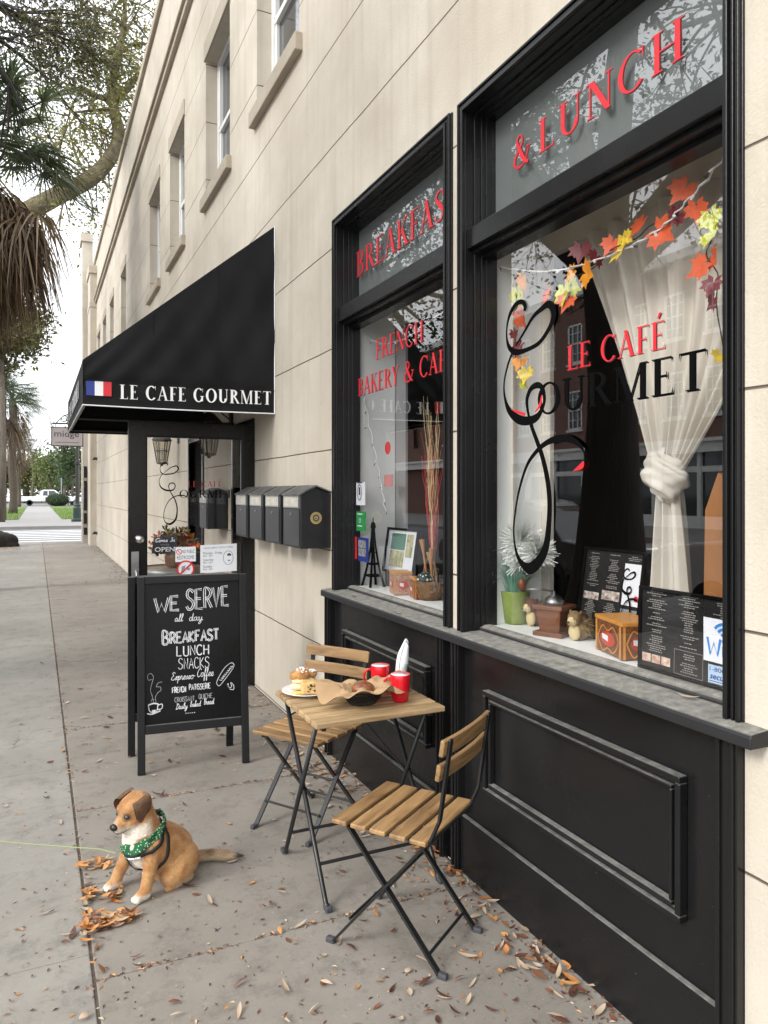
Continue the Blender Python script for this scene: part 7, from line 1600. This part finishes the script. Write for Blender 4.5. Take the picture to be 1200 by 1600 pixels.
for k in range(8):
    a = 6+k*5
    m = MB()
    for q in ((a,a+.25),(a+2.4,a+2.6),(a+4.7,a+4.98)): m.box(XB-.1,XB+.12,q[0],q[1],0,3.35)
    m.box(XB-.1,XB+.1,a,a+5,2.5,2.75); m.box(XB-.1,XB+.1,a,a+5,0,.55); sf = m.build('shopfront', M['white_paint'], bb)
    m = MB(); m.face([(XB-.02,a,.5),(XB-.02,a+5,.5),(XB-.02,a+5,3.35),(XB-.02,a,3.35)]); m.build('pane', M['dark_pane'], sf)
m = MB(); m.box(XB-.1,XB+.3,2,62,12.1,12.5); m.build('cornice', M['white_paint'], bb)

# ------------------------------------------------------------------ fallen leaves
rn = random.Random(101)
lm = [leafmat('fallen_'+n_, c1, c2, .1) for n_, c1, c2 in (('brown', (.12,.045,.022), (.20,.075,.035)), ('tan', (.36,.26,.17), (.52,.41,.30)), ('orange', (.42,.16,.04), (.60,.31,.11)), ('dark', (.06,.025,.018), (.11,.045,.03)))]
def leafmesh(L_, w_, curl, i):
    m = MB(); n = 8; vs = []
    for k in range(n+1):
        q = k/n; hw_ = w_*math.sin(PI*q**.85)**.8*.5 if 0 < k < n else .0006; x = (q-.5)*L_; z = curl*(4*(q-.5)**2)*L_*.35
        vs += [(x, -hw_, z+curl*hw_*.9), (x, 0, z), (x, hw_, z+curl*hw_*.9)]
    return vs, [[3*k+j, 3*k+j+1, 3*k+j+4, 3*k+j+3] for k in range(n) for j in (0, 1)]
protos = []
for i in range(12):
    vs, fs = leafmesh(rn.uniform(.026,.066), rn.uniform(.009,.022), rn.uniform(.03,.5), i); me = bpy.data.meshes.new('fallen_leaf'); me.from_pydata(vs, [], fs); me.materials.append(lm[(0,1,2,3,0,1,0,2,1,3,0,1)[i]]); me.polygons.foreach_set('use_smooth', [True]*len(fs)); protos.append(me)
LAB = ['fallen brown leaf lying alone on the pavement', 'pale tan fallen leaf lying alone on the pavement', 'bright orange fallen leaf lying alone on the pavement', 'dark curled fallen leaf lying alone on the pavement']
KIND = (0,1,2,3,0,1,0,2,1,3,0,1); cnt = 0
def drop(x, y, big=1.0):
    global cnt
    i = rn.randrange(12); o = bpy.data.objects.new('fallen_leaf', protos[i]); C.objects.link(o); s_ = rn.uniform(.75,1.2)*big
    o.location = (x, y, .0045+.004*rn.random()); o.rotation_euler = (rn.choice((0,0,PI))+rn.gauss(0,.22), rn.gauss(0,.15), rn.uniform(0,2*PI)); o.scale = (s_,s_,s_)
    if abs(abs(o.rotation_euler.x)-PI) < 1: o.location.z += .010
    tag(o, LAB[KIND[i]], 'leaf', 'fallen leaves scattered over the pavement'); cnt += 1
while cnt < 120:                                                        # over the near pavement
    px, py = rn.uniform(0, 960), rn.uniform(1130, 1600); x, y = onZ(px, py, 0)
    if x > 1.55 or (px < 100 and rn.random() < .6): continue
    drop(x, y)
while cnt < 205:                                                        # thicker towards the foot of the wall
    y = rn.uniform(1.65, 5.8); x = 1.59-abs(rn.gauss(0,.22)); drop(x, y)
while cnt < 270:
    px, py = rn.uniform(60, 420), rn.uniform(905, 1200); x, y = onZ(px, py, 0)
    if x > 1.55: continue
    drop(x, y)
def drift(label, pts, mats=None, zmax=.02):
    m = MB()
    for (x, y, z) in pts:
        vs, fs = leafmesh(rn.uniform(.028,.066), rn.uniform(.010,.021), rn.uniform(.03,.55), 0); R = Euler((rn.gauss(0,.22), rn.gauss(0,.18), rn.uniform(0,6.28))).to_matrix(); m.mi = rn.choice((0,1,1,2,2,3)) if mats is None else rn.choice(mats)
        m.add([R @ V(v)+V((x, y, z)) for v in vs], fs)
    o = m.build('leaf_litter', lm, smooth=True); o['kind'] = 'stuff'; o['label'] = label; return o
P = []
def inpatch(px, py): x, y = onZ(px, py, 0); P.append((x, y, rn.uniform(.004,.022)))
for k in range(170):                                                    # leaves caught in the broken corner of the slab by the dog
    a = rn.random()
    if a < .2: inpatch(rn.uniform(126,172), rn.uniform(1340,1362)-0)
    elif a < .32: inpatch(132+rn.gauss(0,3), rn.uniform(1375,1475))
    elif a < .5: inpatch(rn.uniform(132,195), 1402+rn.gauss(0,5))
    else: q = rn.random(); inpatch(134+q*80, 1436+rn.uniform(-4,30-22*q)+(-6*q))
drift('drift of orange and tan leaves caught at the slab joint in front of the dog', P, (2,2,1,2,0))
P = [(1.60-abs(rn.gauss(0,.045)), y, rn.uniform(.004,.022)) for y in [rn.uniform(1.7,4.2) for k in range(80)]]
P += [(1.58-abs(rn.gauss(0,.05)), y, rn.uniform(.004,.022)) for y in [rn.gauss(2.95,.16) for k in range(55)]]+[(1.56-abs(rn.gauss(0,.06)), rn.gauss(2.1,.12), rn.uniform(.004,.02)) for k in range(26)]+[(1.5-abs(rn.gauss(0,.12)), rn.gauss(3.9,.3), rn.uniform(.004,.012)) for k in range(60)]
drift('dry leaves gathered along the foot of the black panels', P)
drift('brown leaves blown along the foot of the cream wall down the street', [(1.60-abs(rn.gauss(0,.14)), y, rn.uniform(.004,.03)) for y in [rn.uniform(6.8,24) for k in range(420)]], (0,0,1,3))
x, y = onZ(15, 858, 0); drift('rust-coloured leaves round the tree base', [(x+rn.gauss(0,.35), y+rn.gauss(0,.5), rn.uniform(.004,.03)) for k in range(220)], (0,2))
for (px, py, lab) in ((1075,1092,'pale curled leaf lying on the window sill at the right'), (553,934,'dark slim leaf lying on the window sill at the left'), (622,961,'red-brown leaf lying on the middle of the window sill')):
    x, y = onZ(px, py, 1.004); o = bpy.data.objects.new('fallen_leaf', protos[1 if px > 1000 else 3]); C.objects.link(o); o.location = (x, y, 1.009); o.rotation_euler = (0,0,rn.uniform(-.6,.6)+PI/2); tag(o, lab, 'leaf')
# thin dirt seam where the panels meet the pavement
m = MB(); rn = random.Random(202)
def crumb(x, y):
    a = rn.uniform(0, 6.28); L_ = rn.uniform(.003,.014); w_ = rn.uniform(.0015,.004); d = V((math.cos(a), math.sin(a), 0)); e = V((-math.sin(a), math.cos(a), 0)); c = V((x, y, .003+rn.uniform(0,.002)))
    m.mi = rn.choice((0,0,1,3,3,2)); m.face([c-d*L_-e*w_*.4, c+e*-w_, c+d*L_, c+e*w_+V((0,0,.003))])
for k in range(300): crumb(JX+rn.gauss(0,.012), rn.uniform(1.6,9))
for k in range(900): crumb(1.60-abs(rn.gauss(0,.10)), rn.uniform(1.6,7))
for k in range(1000): x, y = onZ(rn.uniform(0,1000), rn.uniform(1000,1600), 0); (crumb(x, y) if x < 1.58 else None)
for yj in (2.56, 3.96, 5.35):
    for k in range(160): crumb(rn.uniform(JX,1.58), yj+rn.gauss(0,.008))
o = m.build('leaf_crumbs', lm); o['kind'] = 'stuff'; o['label'] = 'small crumbs of dry leaf and grit lying on the pavement'
